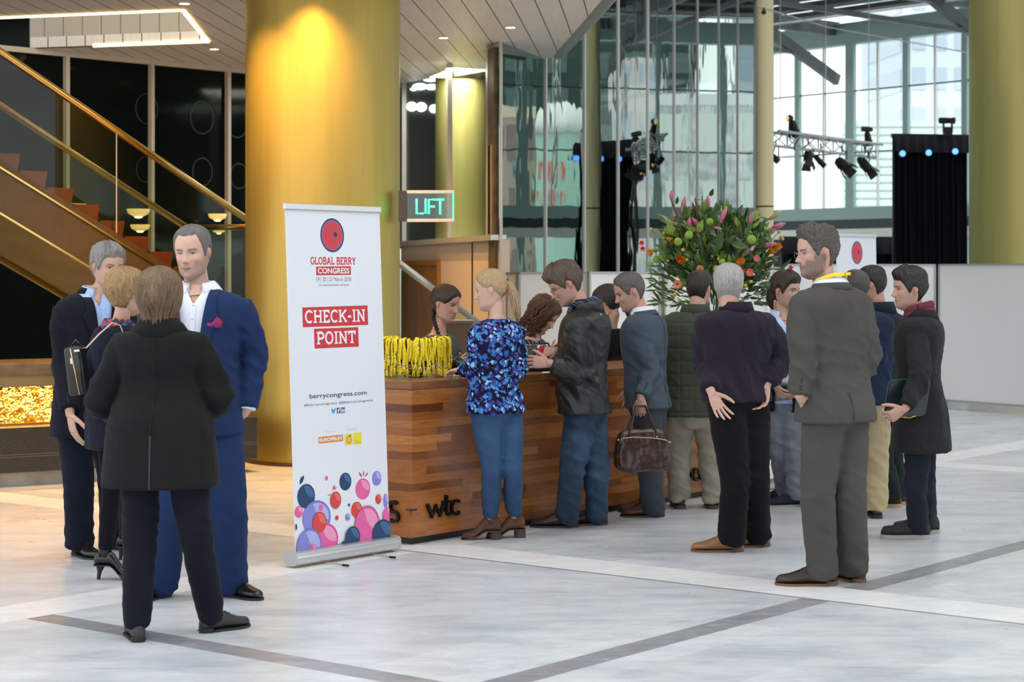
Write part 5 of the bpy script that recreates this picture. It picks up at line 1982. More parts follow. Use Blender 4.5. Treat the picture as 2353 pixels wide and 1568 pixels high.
# ------------------------------------------------------------------ the four talking on the left
make_person(dict(label='grey-haired man in dark navy suit, light blue shirt, farthest left of all the people', d=11.15, seed=1,
    head=(247, 612), hyaw=42, hpitch=6, headk=1.05, neck=(222, 668), hip=(205, 946), cyaw=38, pyaw=30, sw=0.185, sc=1.04,
    footL=(262, 1262, 60), footR=(183, 1278, 35), elR=(147, 842, -0.10), wrR=(160, 945, -0.22), elL=(300, 850, 0.15), wrL=(300, 930, -0.05),
    handR=dict(dir=(0.16, 0.02, -1), pn=(0.75, 0.5, 0.1), curl=0.28, k=1.15),
    skin=(0.53, 0.32, 0.245), brow=(0.14, 0.11, 0.10), beard=0.15, beardc=(0.30, 0.22, 0.19), squint=0.25,
    hair=dict(SHORT, mat=H_grey, th=1.2, top=0.9, front=0.5, curl=0.45, seed=4.0, edge=[17.2, 17.0, 16.6, 14.8, 11.0, 9.4, 13.0, 10.5, 5.5, 2.8, 2.0]),
    shirt=dict(mat=C_lblue, grow=0.006, rise=0.036, gap=30, spread=0.012, placket=True),
    trousers=dict(SUIT, mat=C_navyt, r=(0.102, 0.084, 0.080, 0.083)), shoes=dict(NVD, laces=L_black),
    tops=[dict(mat=C_navy, q0=-0.20, grow=0.024, open=[[(-0.008, 0.40), (0.008, 0.40), (0.085, 0.96), (0.06, 1.10), (-0.06, 1.10), (-0.085, 0.96)]], lapel=(0.40, 0.95),
               collar=dict(rise=0.028, gap=62), sleeve=(0.072, 0.062, 0.054), amp=0.004, buttons='R')]))

def bagP2(P, root):
    pass
make_person(dict(label='short-haired blonde woman in dark navy jacket and heeled boots, seen from behind between two men', d=10.4, fem=1, seed=2,
    head=(291, 672), hyaw=138, hpitch=4, headk=0.98, neck=(277, 742), hip=(262, 945), cyaw=132, pyaw=120, sw=0.162, sc=0.98,
    footL=(243, 1332, 92), footR=(290, 1288, 70), elL=(207, 852, 0.02), wrL=(262, 915, 0.22), elR=(322, 850, -0.12), wrR=(352, 880, 0.2),
    hair=dict(ang=[0, 25, 42, 60, 75, 85, 95, 110, 130, 180], edge=[16.5, 15.5, 14.5, 11.5, 9.5, 9.0, 9.5, 6.0, 3.0, 2.0], mat=H_blondd, th=1.9, top=0.8, back=1.6, curl=0.22, seed=7.0),
    skin=(0.56, 0.34, 0.25),
    trousers=dict(mat=cloth('black_tights', (0.006, 0.006, 0.010)), r=(0.078, 0.056, 0.050, 0.042), amp=0.002, hem=0.0, grow=0.0), heel=0.075, legk=0.66,
    shoes=dict(mat=L_black, sole=S_black, style='dress', lift=0.075, k=0.88),
    skirt=dict(mat=cloth('navy_skirt', (0.010, 0.012, 0.026)), q0=-0.42, grow=0.012),
    tops=[dict(mat=cloth('navy_jacket', (0.006, 0.010, 0.026)), q0=-0.10, grow=0.014, sleeve=(0.056, 0.050, 0.040), amp=0.004, flare=0.0)],
    after=lambda P, root: neck_scarf(P, root)))

def coat_collar(P, jo, gr):
    pass
make_person(dict(label='woman with brown bobbed hair in long charcoal coat, seen from behind nearest the camera', d=8.72, fem=1, vox=0.0036, seed=3,
    head=(366, 684), hyaw=176, hpitch=-2, headk=1.03, neck=(368, 752), hip=(370, 962), cyaw=178, pyaw=176, sw=0.150, sc=1.06, wk=1.0,
    footL=(314, 1472, 202), footR=(488, 1452, 128), knL=(322, 1225, -0.03), knR=(447, 1215, -0.03),
    elL=(228, 925, 0.02), wrL=(272, 950, 0.22), elR=(505, 915, 0.02), wrR=(470, 945, 0.22),
    hair=dict(ang=[0, 25, 42, 60, 75, 90, 120, 180], edge=[17, 16, 14, 9, 4, 2.0, 1.2, 1.0], mat=H_brown, th=1.5, top=0.8, back=0.9, curl=0.22, seed=9.0,
              extra=hang(430, 20, 180, lambda a: -0.6 - 0.6 * math.sin(a * 0.06), t=1.9, r=0.62, flick=2.6, seed=5, zroot=(22.2, 23.3), hold=0.5)),
    trousers=dict(mat=cloth('dark_navy_trousers', (0.008, 0.010, 0.017)), r=(0.094, 0.074, 0.066, 0.053), amp=0.006, ank=0.6), legk=0.8,
    shoes=dict(mat=L_blackm, sole=S_black, style='dress', k=0.94, laces=L_black),
    tops=[dict(name='coat', mat=C_charc, q0=-0.735, grow=0.030, flare=0.045, sleeve=(0.070, 0.064, 0.058), amp=0.0042, vent=0.0, ventq=-0.15, waist=0.4, freq=(6, 6, 10),
               seam=True, smat=plain('seam_dark', (0.008, 0.008, 0.008), 0.9), collar=dict(rise=0.045, gap=50, spread=0.05, drop=0.05, tip=0.02, th=0.008, rad=0.072))]))

def hanky(P, jo, gr):
    mb = MB()
    m = cloth('magenta_hanky', (0.30, 0.035, 0.12), 0.35, 300, 0.3, 0.6, 0)
    base = [P.surf(0.665, x, gr, 0.006) for x in (0.082, 0.100, 0.125, 0.150)]
    top = [P.surf(q, x, gr, 0.014) for q, x in ((0.705, 0.080), (0.700, 0.100), (0.755, 0.128), (0.715, 0.152))]
    mb.loft([base, [a * 0.5 + b_ * 0.5 - P.fc * -0.008 for a, b_ in zip(base, top)], top], cap=False, closed=False)
    o = mb.build('pocket_square', m, jo, fix=False)
    md = o.modifiers.new('t', 'SOLIDIFY'); md.thickness = 0.006
make_person(dict(label='smiling man in royal blue suit, white shirt and magenta pocket square, facing the camera', d=9.72, seed=4,
    head=(443, 580), hyaw=-12, hpitch=4, hroll=-2, headk=1.09, neck=(455, 660), hip=(455, 952), cyaw=-2, pyaw=4, sw=0.200, sc=1.10, belly=0.02,
    footL=(528, 1370, 58), footR=(368, 1372, -32), knL=(525, 1185, -0.06), knR=(388, 1190, -0.06),
    elL=(583, 815, 0.06), wrL=(565, 942, 0.0), elR=(345, 815, 0.03), wrR=(345, 930, -0.10),
    handL=dict(dir=(-0.60, 0.30, -0.8), pn=(-0.7, 0.3, 0.4), curl=0.3, k=1.05),
    skin=(0.58, 0.36, 0.28), brow=(0.09, 0.06, 0.045), beard=0.62, beardc=(0.22, 0.155, 0.125), smile=1.0, open=1, squint=0.5, lip=(0.42, 0.16, 0.14),
    hair=dict(SHORT, mat=hair_material('hair_grey_brown', (0.06, 0.052, 0.047), (0.20, 0.18, 0.165)), th=0.55, top=0.75, front=0.2, curl=0.3, seed=11.0, edge=[19.2, 19.6, 19.4, 15.4, 10.8, 9.4, 13.2, 11, 6, 3, 2.4]),
    shirt=dict(mat=C_white, grow=0.006, rise=0.042, gap=24, spread=0.036, tip=0.045, placket=True, q0=0.0),
    trousers=dict(mat=C_blue, r=(0.106, 0.088, 0.084, 0.083), amp=0.005), shoes=dict(NVD, laces=L_black, k=1.04),
    tops=[dict(mat=C_blue, q0=-0.16, grow=0.026, open=[[(-0.006, 0.22), (0.006, 0.22), (0.075, 0.90), (0.075, 1.10), (-0.075, 1.10), (-0.075, 0.90)], [(-0.002, 0.18), (0.045, -0.22), (-0.045, -0.22)]],
               lapel=(0.24, 0.955), lx0=0.008, lx1=0.074, collar=dict(rise=0.030, gap=66), sleeve=(0.073, 0.064, 0.055), amp=0.0042, cuffs=C_white, cuff=0.955, after=hanky)]))

# ------------------------------------------------------------------ at the counter
def braid(P, root):
    pass
def braid_extra(mb, P):
    a = [(-5.0, -5.5, 5.0), (-6.2, -3.5, 0.5), (-6.6, 0.5, -4.5), (-6.2, 4.5, -9.5), (-5.6, 7.0, -14.0), (-5.2, 8.0, -17.5)]
    pts = [P.hf.w(*q) for q in a]
    n = 14
    for i in range(n):
        u = i / (n - 1) * (len(pts) - 1)
        k = min(int(u), len(pts) - 2)
        c = lerp(pts[k], pts[k + 1], u - k)
        t = (pts[k + 1] - pts[k]).normalized()
        sd = t.cross(P.hf.f).normalized()
        for s_ in (-1, 1):
            mb.ell(c + sd * (0.009 * s_), (0.010, 0.012, 0.020 * (1 - 0.02 * i)), (sd, t.cross(sd), (t * 0.85 + sd * (-0.5 * s_)).normalized()), 8, 6)
make_person(dict(label='woman with dark plaited hair in grey blouse, sitting behind the counter by the yellow lanyards', d=13.5, fem=1, seed=5,
    head=(1024, 697), hyaw=58, hpitch=14, headk=1.03, neck=(1008, 766), hip=(1003, 938), cyaw=48, pyaw=45, sw=0.148,
    footL=(1020, 0, 40, 13.6), footR=(985, 0, 40, 13.5), elR=(985, 848, -0.10), wrR=(1052, 836, -0.5), elL=(1055, 836, 0.0), wrL=(1068, 834, -0.40),
    skin=(0.50, 0.29, 0.215), brow=(0.03, 0.018, 0.012), squint=0.45,
    hair=dict(ang=[0, 22, 40, 55, 70, 82, 95, 110, 130, 180], edge=[18.3, 17.4, 15.6, 13.4, 12.2, 12.6, 12.0, 6.5, 3.0, 2.0], mat=H_brownd, th=1.0, top=0.4, back=0.8, curl=0.12, seed=2.0, extra=braid_extra),
    trousers=dict(mat=C_blackp), shoes=NVD,
    tops=[dict(name='blouse', mat=C_gblouse, q0=-0.1, grow=0.010, flare=0.0, sleeve=(0.054, 0.047, 0.038), amp=0.005, open=[[(0.0, 0.70), (0.036, 0.93), (0.05, 1.1), (-0.05, 1.1), (-0.036, 0.93)]])]))

make_person(dict(label='woman with blonde ponytail in blue floral top and skinny jeans, leaning on the counter', d=11.88, fem=1, seed=6,
    head=(1128, 666), hyaw=-99, hpitch=10, headk=1.0, neck=(1143, 733), hip=(1137, 948), cyaw=-148, pyaw=-140, sw=0.142, sc=1.0,
    footL=(1126, 1240, -82), footR=(1182, 1236, -88), knL=(1130, 1082, -0.05), knR=(1178, 1076, -0.03),
    elL=(1094, 850, -0.05), wrL=(1066, 848, 0.12), elR=(1192, 850, 0.0), wrR=(1150, 842, 0.2), heel=0.05,
    handL=dict(dir=(-0.7, 0.6, -0.15), pn=(0, 0, -1), curl=0.35, k=0.95), skin=(0.60, 0.39, 0.30), brow=(0.30, 0.20, 0.12),
    hair=dict(ang=[0, 22, 40, 55, 70, 82, 95, 110, 130, 180], edge=[19.4, 19.0, 18.2, 16.4, 13.8, 12.8, 12.6, 10.0, 7.5, 6.0], mat=H_blond, th=0.9, top=0.5, back=0.8, curl=0.16, seed=3.0,
              extra=ponytail((0, -10.8, 15.2), (0.5, -13.6, -6.5), 3.3, 130)),
    trousers=dict(mat=C_bjean, r=(0.090, 0.061, 0.059, 0.044), amp=0.0035, base=0.35, hem=0.01, grow=0.006, pockets=[(1, 0.02, -0.13, -0.035), (-1, 0.02, 0.03, 0.12)], pmat=plain('jean_stitch', (0.04, 0.10, 0.22), 0.8)), legk=0.75,
    shoes=dict(mat=L_suede, sole=S_dark, style='boot', lift=0.05, shaft=0.075, k=0.95),
    tops=[dict(name='blouse', mat=C_floral, q0=0.0, grow=0.018, flare=0.015, sleeve=(0.056, 0.052, 0.046), amp=0.0055, freq=(12, 12, 9), waist=1.0, collar=dict(rise=0.012, gap=20, fold_=False, grow=0.0, th=0.004))],
    after=tie_ring((0, -10.6, 15.2), 1.3)))

make_person(dict(label='woman with long curly auburn hair in black checked dress, bending over behind the counter', d=14.2, fem=1, seed=7,
    head=(1249, 722), hyaw=72, hpitch=38, headk=1.04, neck=(1226, 772), hip=(1198, 915), cyaw=62, pyaw=55, sw=0.150,
    footL=(1215, 0, 50, 14.3), footR=(1190, 0, 50, 14.2), elR=(1225, 850, -0.18), wrR=(1262, 817, -0.4), elL=(1262, 835, 0.1), wrL=(1285, 818, -0.2),
    skin=(0.60, 0.38, 0.29), brow=(0.08, 0.035, 0.02), smile=0.7, squint=0.5,
    hair=dict(ang=[0, 22, 40, 55, 70, 82, 95, 110, 130, 180], edge=[17.8, 16.8, 14.6, 10.0, 6.5, 5.0, 4.0, 3.0, 2.0, 1.0], mat=H_auburn, th=1.8, top=0.6, back=1.2, curl=0.3, curly=1, seed=6.0,
              extra=hang(150, 52, 180, lambda a: -6.0 - 3.0 * math.cos(math.radians(a)), t=2.4, r=0.75, flick=1.2, wave=1.0, seed=8, zroot=(17, 22), hold=0.1)),
    trousers=dict(mat=C_blackp), shoes=NVD,
    tops=[dict(name='dress', mat=check('windowpane_check', *[list(v) for v in (yawf(62)[1], yawf(62)[0])]), q0=-0.3, q1=0.96, grow=0.010, flare=0.02, sleeve=(0.052, 0.047, 0.040), amp=0.004, open=[[(0.0, 0.84), (0.085, 0.98), (0.085, 1.2), (-0.085, 1.2), (-0.085, 0.98)]], fmin=-0.3)]))

def scarf_p8(P, root):
    mb = MB()
    c, l, f = P.frame(0.985)
    pts = [c + l * (0.085 * math.cos(a)) + f * (0.085 * math.sin(a)) + UP * (0.035 - 0.03 * math.sin(a)) for a in np.linspace(-0.6 * PI, 1.4 * PI, 26)]
    mb.tube(pts, 0.026, 10, flat=0.8)
    for x, n_, ln in ((0.075, 1, 0.50), (-0.02, 2, 0.34)):
        p0 = c + l * x + f * 0.08 + UP * 0.02
        pts = []
        for k in range(9):
            u = k / 8
            pts.append(p0 + f * (0.075 * math.sin(u * 1.8)) + UP * (-ln * u) + l * (0.012 * math.sin(4 * u + n_)))
        mb.tube(pts, [0.028, 0.034, 0.036, 0.037, 0.038, 0.038, 0.038, 0.038, 0.037], 12, flat=0.45, up=P.lc)
    mb.build('scarf', C_scarf, root, smooth=True)
    glasses(P, root)
def wax_details(P, jo, gr):
    mb = MB()
    for q, x in ((0.22, 0.08), (0.93, -0.10), (0.93, 0.10)):
        mb.ell(P.surf(q, x, gr, 0.002, back=True), (0.006,) * 3, n=8, m=5)
    mb.build('stud', M_steel, jo, smooth=True)
    for q in (0.16, 0.80):
        mb = MB()
        pts = [P.surf(q, x, gr, 0.003, back=True) for x in np.linspace(-0.15, 0.15, 12)]
        mb.tube(pts, 0.003, 5)
        mb.build('seam', C_wax, jo, smooth=True)
make_person(dict(label='man in black waxed jacket, striped scarf and jeans, head bowed over a red card', d=12.4, seed=8,
    head=(1300, 652), hyaw=-84, hpitch=30, headk=1.07, neck=(1347, 706), hip=(1343, 944), cyaw=-104, pyaw=-104, sw=0.165, sc=1.06, belly=0.02,
    footL=(1302, 1212, -86), footR=(1370, 1206, -90), knL=(1315, 1082, -0.05), knR=(1372, 1086, 0.05),
    elL=(1342, 862, -0.16), wrL=(1266, 836, -0.22), elR=(1330, 850, 0.22), wrR=(1282, 806, 0.0),
    handL=dict(dir=(-1, 0.0, 0.12), pn=(0.0, 0.9, -0.4), curl=0.40, thumb=0.2, k=1.08), handR=dict(dir=(-0.95, -0.15, -0.1), pn=(0.0, 0.75, -0.65), curl=0.8, thumb=0.9, k=1.05),
    skin=(0.50, 0.29, 0.225), brow=(0.08, 0.05, 0.035), beard=0.12, squint=0.4,
    hair=dict(SHORT, mat=hair_material('hair_mid_brown', (0.035, 0.024, 0.017), (0.15, 0.105, 0.075)), th=1.5, top=0.9, front=1.2, back=0.6, curl=0.4, seed=12.0, edge=[16.2, 16, 15.6, 14, 11, 9.2, 13, 10, 5, 2.2, 1.2]),
    trousers=dict(mat=C_djean, r=(0.098, 0.078, 0.070, 0.068), amp=0.0075, base=0.3, ank=1.3), shoes=dict(mat=L_dbrown, sole=S_dark, style='dress', k=1.08),
    tops=[dict(mat=C_wax, q0=-0.02, grow=0.030, flare=0.02, sleeve=(0.076, 0.070, 0.056), amp=0.0065, waist=0.8, freq=(10, 10, 8), collar=dict(rise=0.062, gap=40, fold_=False, grow=0.0, th=0.012, rad=0.086), after=wax_details)],
    after=scarf_p8))

make_person(dict(label='person with smooth black hair and ponytail, mostly hidden behind the man in waxed jacket', d=14.85, fem=1, vox=0.0036, seed=9,
    head=(1396, 694), hyaw=-120, hpitch=20, headk=1.06, neck=(1400, 752), hip=(1395, 920), cyaw=-140, sw=0.145,
    footL=(1390, 0, 180, 14.9), footR=(1405, 0, 180, 14.9), elR=(1418, 820, 0.0), wrR=(1405, 850, -0.2), elL=(1372, 830, 0.1), wrL=(1372, 850, -0.1),
    hair=dict(ang=[0, 22, 40, 55, 70, 82, 95, 110, 130, 180], edge=[18.2, 17.2, 15.5, 12.8, 11, 10, 9, 6.0, 4.5, 4.0], mat=H_dark, th=1.2, top=0.4, back=0.9, curl=0.06, seed=3.0, extra=ponytail((0, -10.6, 9.0), (0, -13.5, -13), 2.4, 50)),
    trousers=dict(mat=C_blackp), shoes=NVD,
    tops=[dict(name='blouse', mat=C_blackp, q0=-0.1, grow=0.01, sleeve=(0.054, 0.048, 0.04))]))

make_person(dict(label='man in blue-grey blazer carrying brown leather briefcase, facing left at the counter', d=12.92, seed=10,
    head=(1447, 670), hyaw=-80, hpitch=20, headk=1.03, neck=(1473, 716), hip=(1488, 938), cyaw=-112, pyaw=-105, sw=0.158, sc=1.02,
    footL=(1503, 1188, -86), footR=(1496, 1176, -92), elL=(1497, 856, -0.16), wrL=(1473, 912, -0.26), elR=(1462, 850, 0.25), wrR=(1455, 885, 0.3),
    handL=dict(dir=(0.02, -0.05, -1), pn=(0.2, 0.95, 0), curl=1.15, thumb=0.9, k=1.05), knL=(1492, 1068, -0.05), knR=(1498, 1070, 0.06),
    skin=(0.52, 0.30, 0.23), brow=(0.08, 0.07, 0.06), beard=0.2, smile=0.6,
    hair=dict(SHORT, mat=H_salt, th=0.8, top=0.6, curl=0.35, seed=13.0, bald=0.2),
    shirt=dict(mat=C_white, grow=0.004, rise=0.040, gap=22, spread=0.02),
    trousers=dict(mat=C_bgreyt, r=(0.098, 0.080, 0.078, 0.080), amp=0.0035), shoes=dict(mat=L_brown, sole=S_dark, style='dress', k=1.03),
    tops=[dict(mat=C_bgrey, q0=-0.0, q1=0.97, grow=0.022, sleeve=(0.067, 0.060, 0.052), amp=0.0045, collar=dict(rise=0.022, gap=70), buttons='L', vent=0.03, ventq=0.22, seam=True, smat=C_bgreyt)]))

make_person(dict(label='dark-haired man in green quilted jacket and khaki trousers, seen from behind at the counter', d=13.4, vox=0.0036, seed=11,
    head=(1607, 664), hyaw=152, hpitch=6, headk=1.03, neck=(1598, 712), hip=(1592, 945), cyaw=176, pyaw=180, sw=0.165, sc=1.04, wk=1.05,
    footL=(1561, 1168, 186), footR=(1638, 1168, 172), elL=(1556, 845, 0.10), wrL=(1572, 862, 0.32), elR=(1650, 845, 0.10), wrR=(1640, 862, 0.32),
    skin=(0.52, 0.31, 0.24),
    hair=dict(SHORT, mat=H_dark, th=0.8, top=0.4, back=0.3, curl=0.2, seed=14.0, bald=0.25, baldr=3.0),
    trousers=dict(mat=C_khaki, r=(0.100, 0.080, 0.074, 0.078), amp=0.007, ank=1.5), shoes=dict(mat=leather('brown_nubuck', (0.05, 0.035, 0.026), 0.8), sole=plain('olive_sole', (0.05, 0.042, 0.036), 0.7), style='sneaker', k=1.02),
    tops=[dict(mat=C_green, q0=-0.04, q1=0.97, grow=0.034, flare=0.0, sleeve=(0.070, 0.062, 0.054), amp=0.002, quilt=0.088, voxel=0.007, smooth=3, collar=dict(rise=0.050, gap=30, fold_=False, grow=0.0, th=0.010, rad=0.082))]))

make_person(dict(label='silver-haired man in aubergine fleece and black trousers, standing with hands on hips', d=11.42, vox=0.0036, seed=12,
    head=(1674, 656), hyaw=172, hpitch=4, headk=1.05, neck=(1690, 708), hip=(1692, 922), cyaw=-166, pyaw=-150, sw=0.178, sc=1.05, wk=1.05,
    footL=(1680, 1268, -86), footR=(1742, 1256, -84), knL=(1690, 1105, -0.08), knR=(1735, 1100, 0.0),
    elL=(1622, 838, 0.02), wrL=(1633, 898, -0.20), elR=(1796, 826, 0.05), wrR=(1762, 884, -0.04),
    handL=dict(dir=(0.42, -0.10, -0.9), pn=(0.35, -0.8, 0.35), curl=0.22, spread=0.16, thumb=0.2, k=1.08), handR=dict(dir=(-0.25, -0.15, -0.95), pn=(-0.6, -0.7, 0.1), curl=0.5, k=1.05),
    skin=(0.56, 0.34, 0.265),
    hair=dict(SHORT, mat=H_white, th=1.0, top=0.3, back=0.7, curl=0.45, seed=15.0, bald=0.55, baldr=4.2, edge=[19.5, 19.5, 19, 15.5, 11.2, 10, 13.2, 10, 5, 2.2, 1.6]),
    trousers=dict(mat=C_blackp, r=(0.106, 0.082, 0.078, 0.078), amp=0.005, ank=1.4), shoes=dict(mat=L_tan, sole=S_brown, style='dress', k=1.06, laces=L_brown),
    tops=[dict(name='fleece', mat=C_fleece, q0=-0.0, q1=0.97, grow=0.030, flare=0.0, sleeve=(0.076, 0.068, 0.054), amp=0.0055, base=0.55, waist=0.6, freq=(11, 11, 5), collar=dict(rise=0.046, gap=26, fold_=False, grow=0.0, th=0.008, rad=0.082))]))

make_person(dict(label='dark-haired man with glasses in light blue shirt and open navy blazer, facing right', d=13.75, seed=13,
    head=(1806, 668), hyaw=46, hpitch=2, headk=1.05, neck=(1800, 722), hip=(1800, 916), cyaw=2, pyaw=-22, sw=0.170, sc=1.02,
    footL=(1832, 1163, -74), footR=(1806, 1153, -76), knL=(1822, 1040, -0.06), knR=(1795, 1040, 0.0),
    elL=(1855, 832, 0.05), wrL=(1835, 882, -0.15), elR=(1750, 832, 0.05), wrR=(1778, 880, -0.15), beard=0.2,
    skin=(0.52, 0.31, 0.235), brow=(0.02, 0.014, 0.01), smile=0.5,
    hair=dict(SHORT, mat=H_brownd, th=1.2, top=1.0, front=1.0, curl=0.25, seed=16.0, edge=[16.6, 16.4, 16, 14, 11, 9.4, 13, 11, 6, 3, 2.4]),
    shirt=dict(mat=C_pale, grow=0.006, rise=0.040, gap=28, spread=0.03, placket=True, q0=-0.05),
    trousers=dict(mat=C_gjean, r=(0.098, 0.078, 0.072, 0.070), amp=0.0075, base=0.25), shoes=dict(mat=L_navys, sole=S_grey, style='dress', k=1.05, laces=L_navys),
    tops=[dict(mat=C_navy, q0=-0.14, grow=0.022, open=[[(0.03, -0.3), (0.045, 0.4), (0.085, 0.93), (0.07, 1.1), (-0.07, 1.1), (-0.085, 0.93), (-0.075, 0.4), (-0.09, -0.3)]], sleeve=(0.068, 0.060, 0.052), collar=dict(rise=0.026, gap=66))],
    after=lambda P, root: (glasses(P, root, plain('silver_wire', (0.4, 0.4, 0.4), 0.3, 0.8), False), belt(P, root))))

def lanyard_p14(P, root):
    mb = MB()
    c, l, f = P.frame(0.985)
    pts = [c + l * (0.090 * math.cos(a)) + f * (0.088 * math.sin(a) - 0.004) + UP * (0.028 - 0.03 * math.sin(a)) for a in np.linspace(-0.98 * PI, 0.35 * PI, 22)]
    mb.tube(pts, 0.010, 8, flat=0.25, up=UP)
    k = pts[5]
    mb.box(k + UP * 0.006 - f * 0.012, (0.014, 0.014, 0.008))
    mb.build('lanyard', plain('lanyard_yellow', (0.82, 0.62, 0.02), 0.55), root)
    glasses(P, root, plain('silver_wire', (0.4, 0.4, 0.4), 0.3, 0.8), False)
make_person(dict(label='tall bearded man with glasses in grey suit and yellow lanyard, facing left', d=10.16, seed=14,
    head=(1878, 580), hyaw=-76, hpitch=4, headk=1.09, neck=(1905, 654), hip=(1918, 935), cyaw=-146, pyaw=-138, sw=0.188, sc=1.12, wk=1.0,
    footL=(1890, 1345, -86), footR=(1960, 1336, -142), knL=(1878, 1140, -0.08), knR=(1952, 1130, 0.0),
    elL=(1846, 832, -0.15), wrL=(1838, 912, -0.17), elR=(1994, 822, 0.05), wrR=(1955, 900, 0.22),
    handL=dict(dir=(0.55, 0.65, -0.55), pn=(0.6, -0.3, -0.6), curl=0.25, k=0.9), skin=(0.54, 0.32, 0.25), brow=(0.05, 0.035, 0.028), beard=0.85, beardc=(0.12, 0.10, 0.09), smile=0.4, squint=0.2,
    hair=dict(SHORT, mat=hair_material('hair_dark_curly', (0.030, 0.023, 0.019), (0.13, 0.105, 0.09)), th=1.0, top=1.3, front=1.3, back=0.2, curl=0.5, curly=1, cfreq=1.5, seed=17.0),
    shirt=dict(mat=C_white, grow=0.004, rise=0.044, gap=20, spread=0.015),
    trousers=dict(mat=C_grey, r=(0.100, 0.080, 0.076, 0.074), amp=0.0045, base=0.2, grow=0.016), shoes=dict(mat=L_dbrown, sole=S_brown, style='dress', k=1.12, laces=L_blackm),
    tops=[dict(mat=C_grey, q0=-0.12, q1=0.975, grow=0.026, flare=0.05, sleeve=(0.070, 0.064, 0.055), amp=0.005, collar=dict(rise=0.024, gap=66), buttons='L', vent=0.07, ventq=0.12, cuff=0.94, waist=0.5)],
    after=lanyard_p14))

make_person(dict(label='balding man in dark blue jacket and tan trousers, behind the tall man in grey', d=12.9, vox=0.0036, seed=15,
    head=(1966, 660), hyaw=-150, hpitch=8, headk=1.0, neck=(1978, 712), hip=(1985, 930), cyaw=-160, sw=0.165,
    footL=(1962, 1186, 200), footR=(2014, 1190, 170), elR=(2030, 845, 0.05), wrR=(2010, 880, 0.2), elL=(1945, 850, 0.05), wrL=(1940, 880, 0.2),
    hair=dict(SHORT, mat=hair_material('hair_thin_dark', (0.03, 0.024, 0.02), (0.09, 0.075, 0.065)), th=0.6, top=0.0, curl=0.3, bald=0.26, baldr=5.0, seed=18.0),
    trousers=dict(mat=C_tanp, r=(0.100, 0.082, 0.076, 0.076), amp=0.006, base=0.25), shoes=dict(mat=L_blackm, sole=S_black, style='sneaker'),
    tops=[dict(mat=C_bluej, q0=0.0, grow=0.022, sleeve=(0.068, 0.060, 0.052), collar=dict(rise=0.03, gap=40, fold_=False, grow=0.0))]))

make_person(dict(label='black-haired man in dark stand-up collar jacket and dark green trousers', d=13.6, vox=0.0036, seed=16,
    head=(2003, 655), hyaw=-112, hpitch=10, headk=1.03, neck=(2022, 712), hip=(2032, 930), cyaw=-135, sw=0.165,
    footL=(2048, 1166, -88), footR=(2060, 1160, -95), elR=(2070, 850, 0.05), wrR=(2045, 890, 0.2), elL=(2000, 850, 0), wrL=(1990, 890, 0.1),
    hair=dict(SHORT, mat=H_dark, th=0.9, top=0.9, curl=0.3, seed=19.0), skin=(0.44, 0.25, 0.18),
    trousers=dict(mat=C_dgreen, r=(0.100, 0.082, 0.076, 0.074), amp=0.006), shoes=dict(mat=leather('brown_trainer', (0.06, 0.035, 0.022), 0.6), sole=plain('tan_sole', (0.42, 0.27, 0.16), 0.7), style='sneaker', laces=plain('pale_lace', (0.5, 0.45, 0.38), 0.8)),
    tops=[dict(mat=C_dgrey, q0=0.0, grow=0.026, sleeve=(0.070, 0.062, 0.054), collar=dict(rise=0.062, gap=34, fold_=False, grow=0.0, th=0.01, rad=0.084))]))

def maroon(P, root):
    mb = MB()
    c, l, f = P.frame(0.985)
    for dz, r in ((-0.004, 0.080), (0.028, 0.076)):
        pts = [c + l * (r * math.cos(a)) + f * (r * math.sin(a)) + UP * (0.02 + dz - 0.02 * math.sin(a)) for a in np.linspace(0, 2 * PI, 25)]
        mb.tube(pts, 0.024, 10, flat=0.8)
    mb.build('scarf', C_maroon, root, smooth=True)
make_person(dict(label='young man in long anthracite coat holding a zipped folder, rightmost of all the people', d=11.9, seed=17,
    head=(2090, 664), hyaw=-82, hpitch=2, headk=1.02, neck=(2112, 722), hip=(2114, 940), cyaw=-108, pyaw=-100, sw=0.158, sc=1.0,
    footL=(2110, 1238, -86), footR=(2132, 1226, -90), knL=(2103, 1110, -0.08), knR=(2122, 1105, 0.04),
    elL=(2116, 872, -0.32), wrL=(2080, 938, -0.42), elR=(2085, 860, 0.25), wrR=(2096, 900, 0.22),
    handL=dict(dir=(-0.75, -0.1, -0.45), pn=(0.1, 0.9, 0.5), curl=0.95, thumb=0.1, k=1.02),
    skin=(0.50, 0.295, 0.215), brow=(0.018, 0.012, 0.01), beard=0.3, beardc=(0.16, 0.10, 0.075),
    hair=dict(SHORT, mat=H_dark, th=1.1, top=1.2, front=1.2, back=0.5, curl=0.3, seed=20.0, edge=[17, 16.8, 16.2, 14.2, 11, 9, 12.6, 9, 4.5, 1.6, 0.8]),
    trousers=dict(mat=C_dgrey, r=(0.092, 0.072, 0.066, 0.060), amp=0.005), shoes=dict(mat=leather('charcoal_knit', (0.028, 0.028, 0.032), 0.8), sole=S_grey, style='sneaker', k=1.04, laces=L_blackm),
    tops=[dict(name='coat', mat=C_coat, q0=-0.44, grow=0.028, flare=0.05, sleeve=(0.070, 0.062, 0.054), amp=0.005, base=0.5, freq=(9, 9, 5), waist=0.4, collar=dict(rise=0.048, gap=50, spread=0.025, th=0.008, rad=0.078))],
    after=maroon))

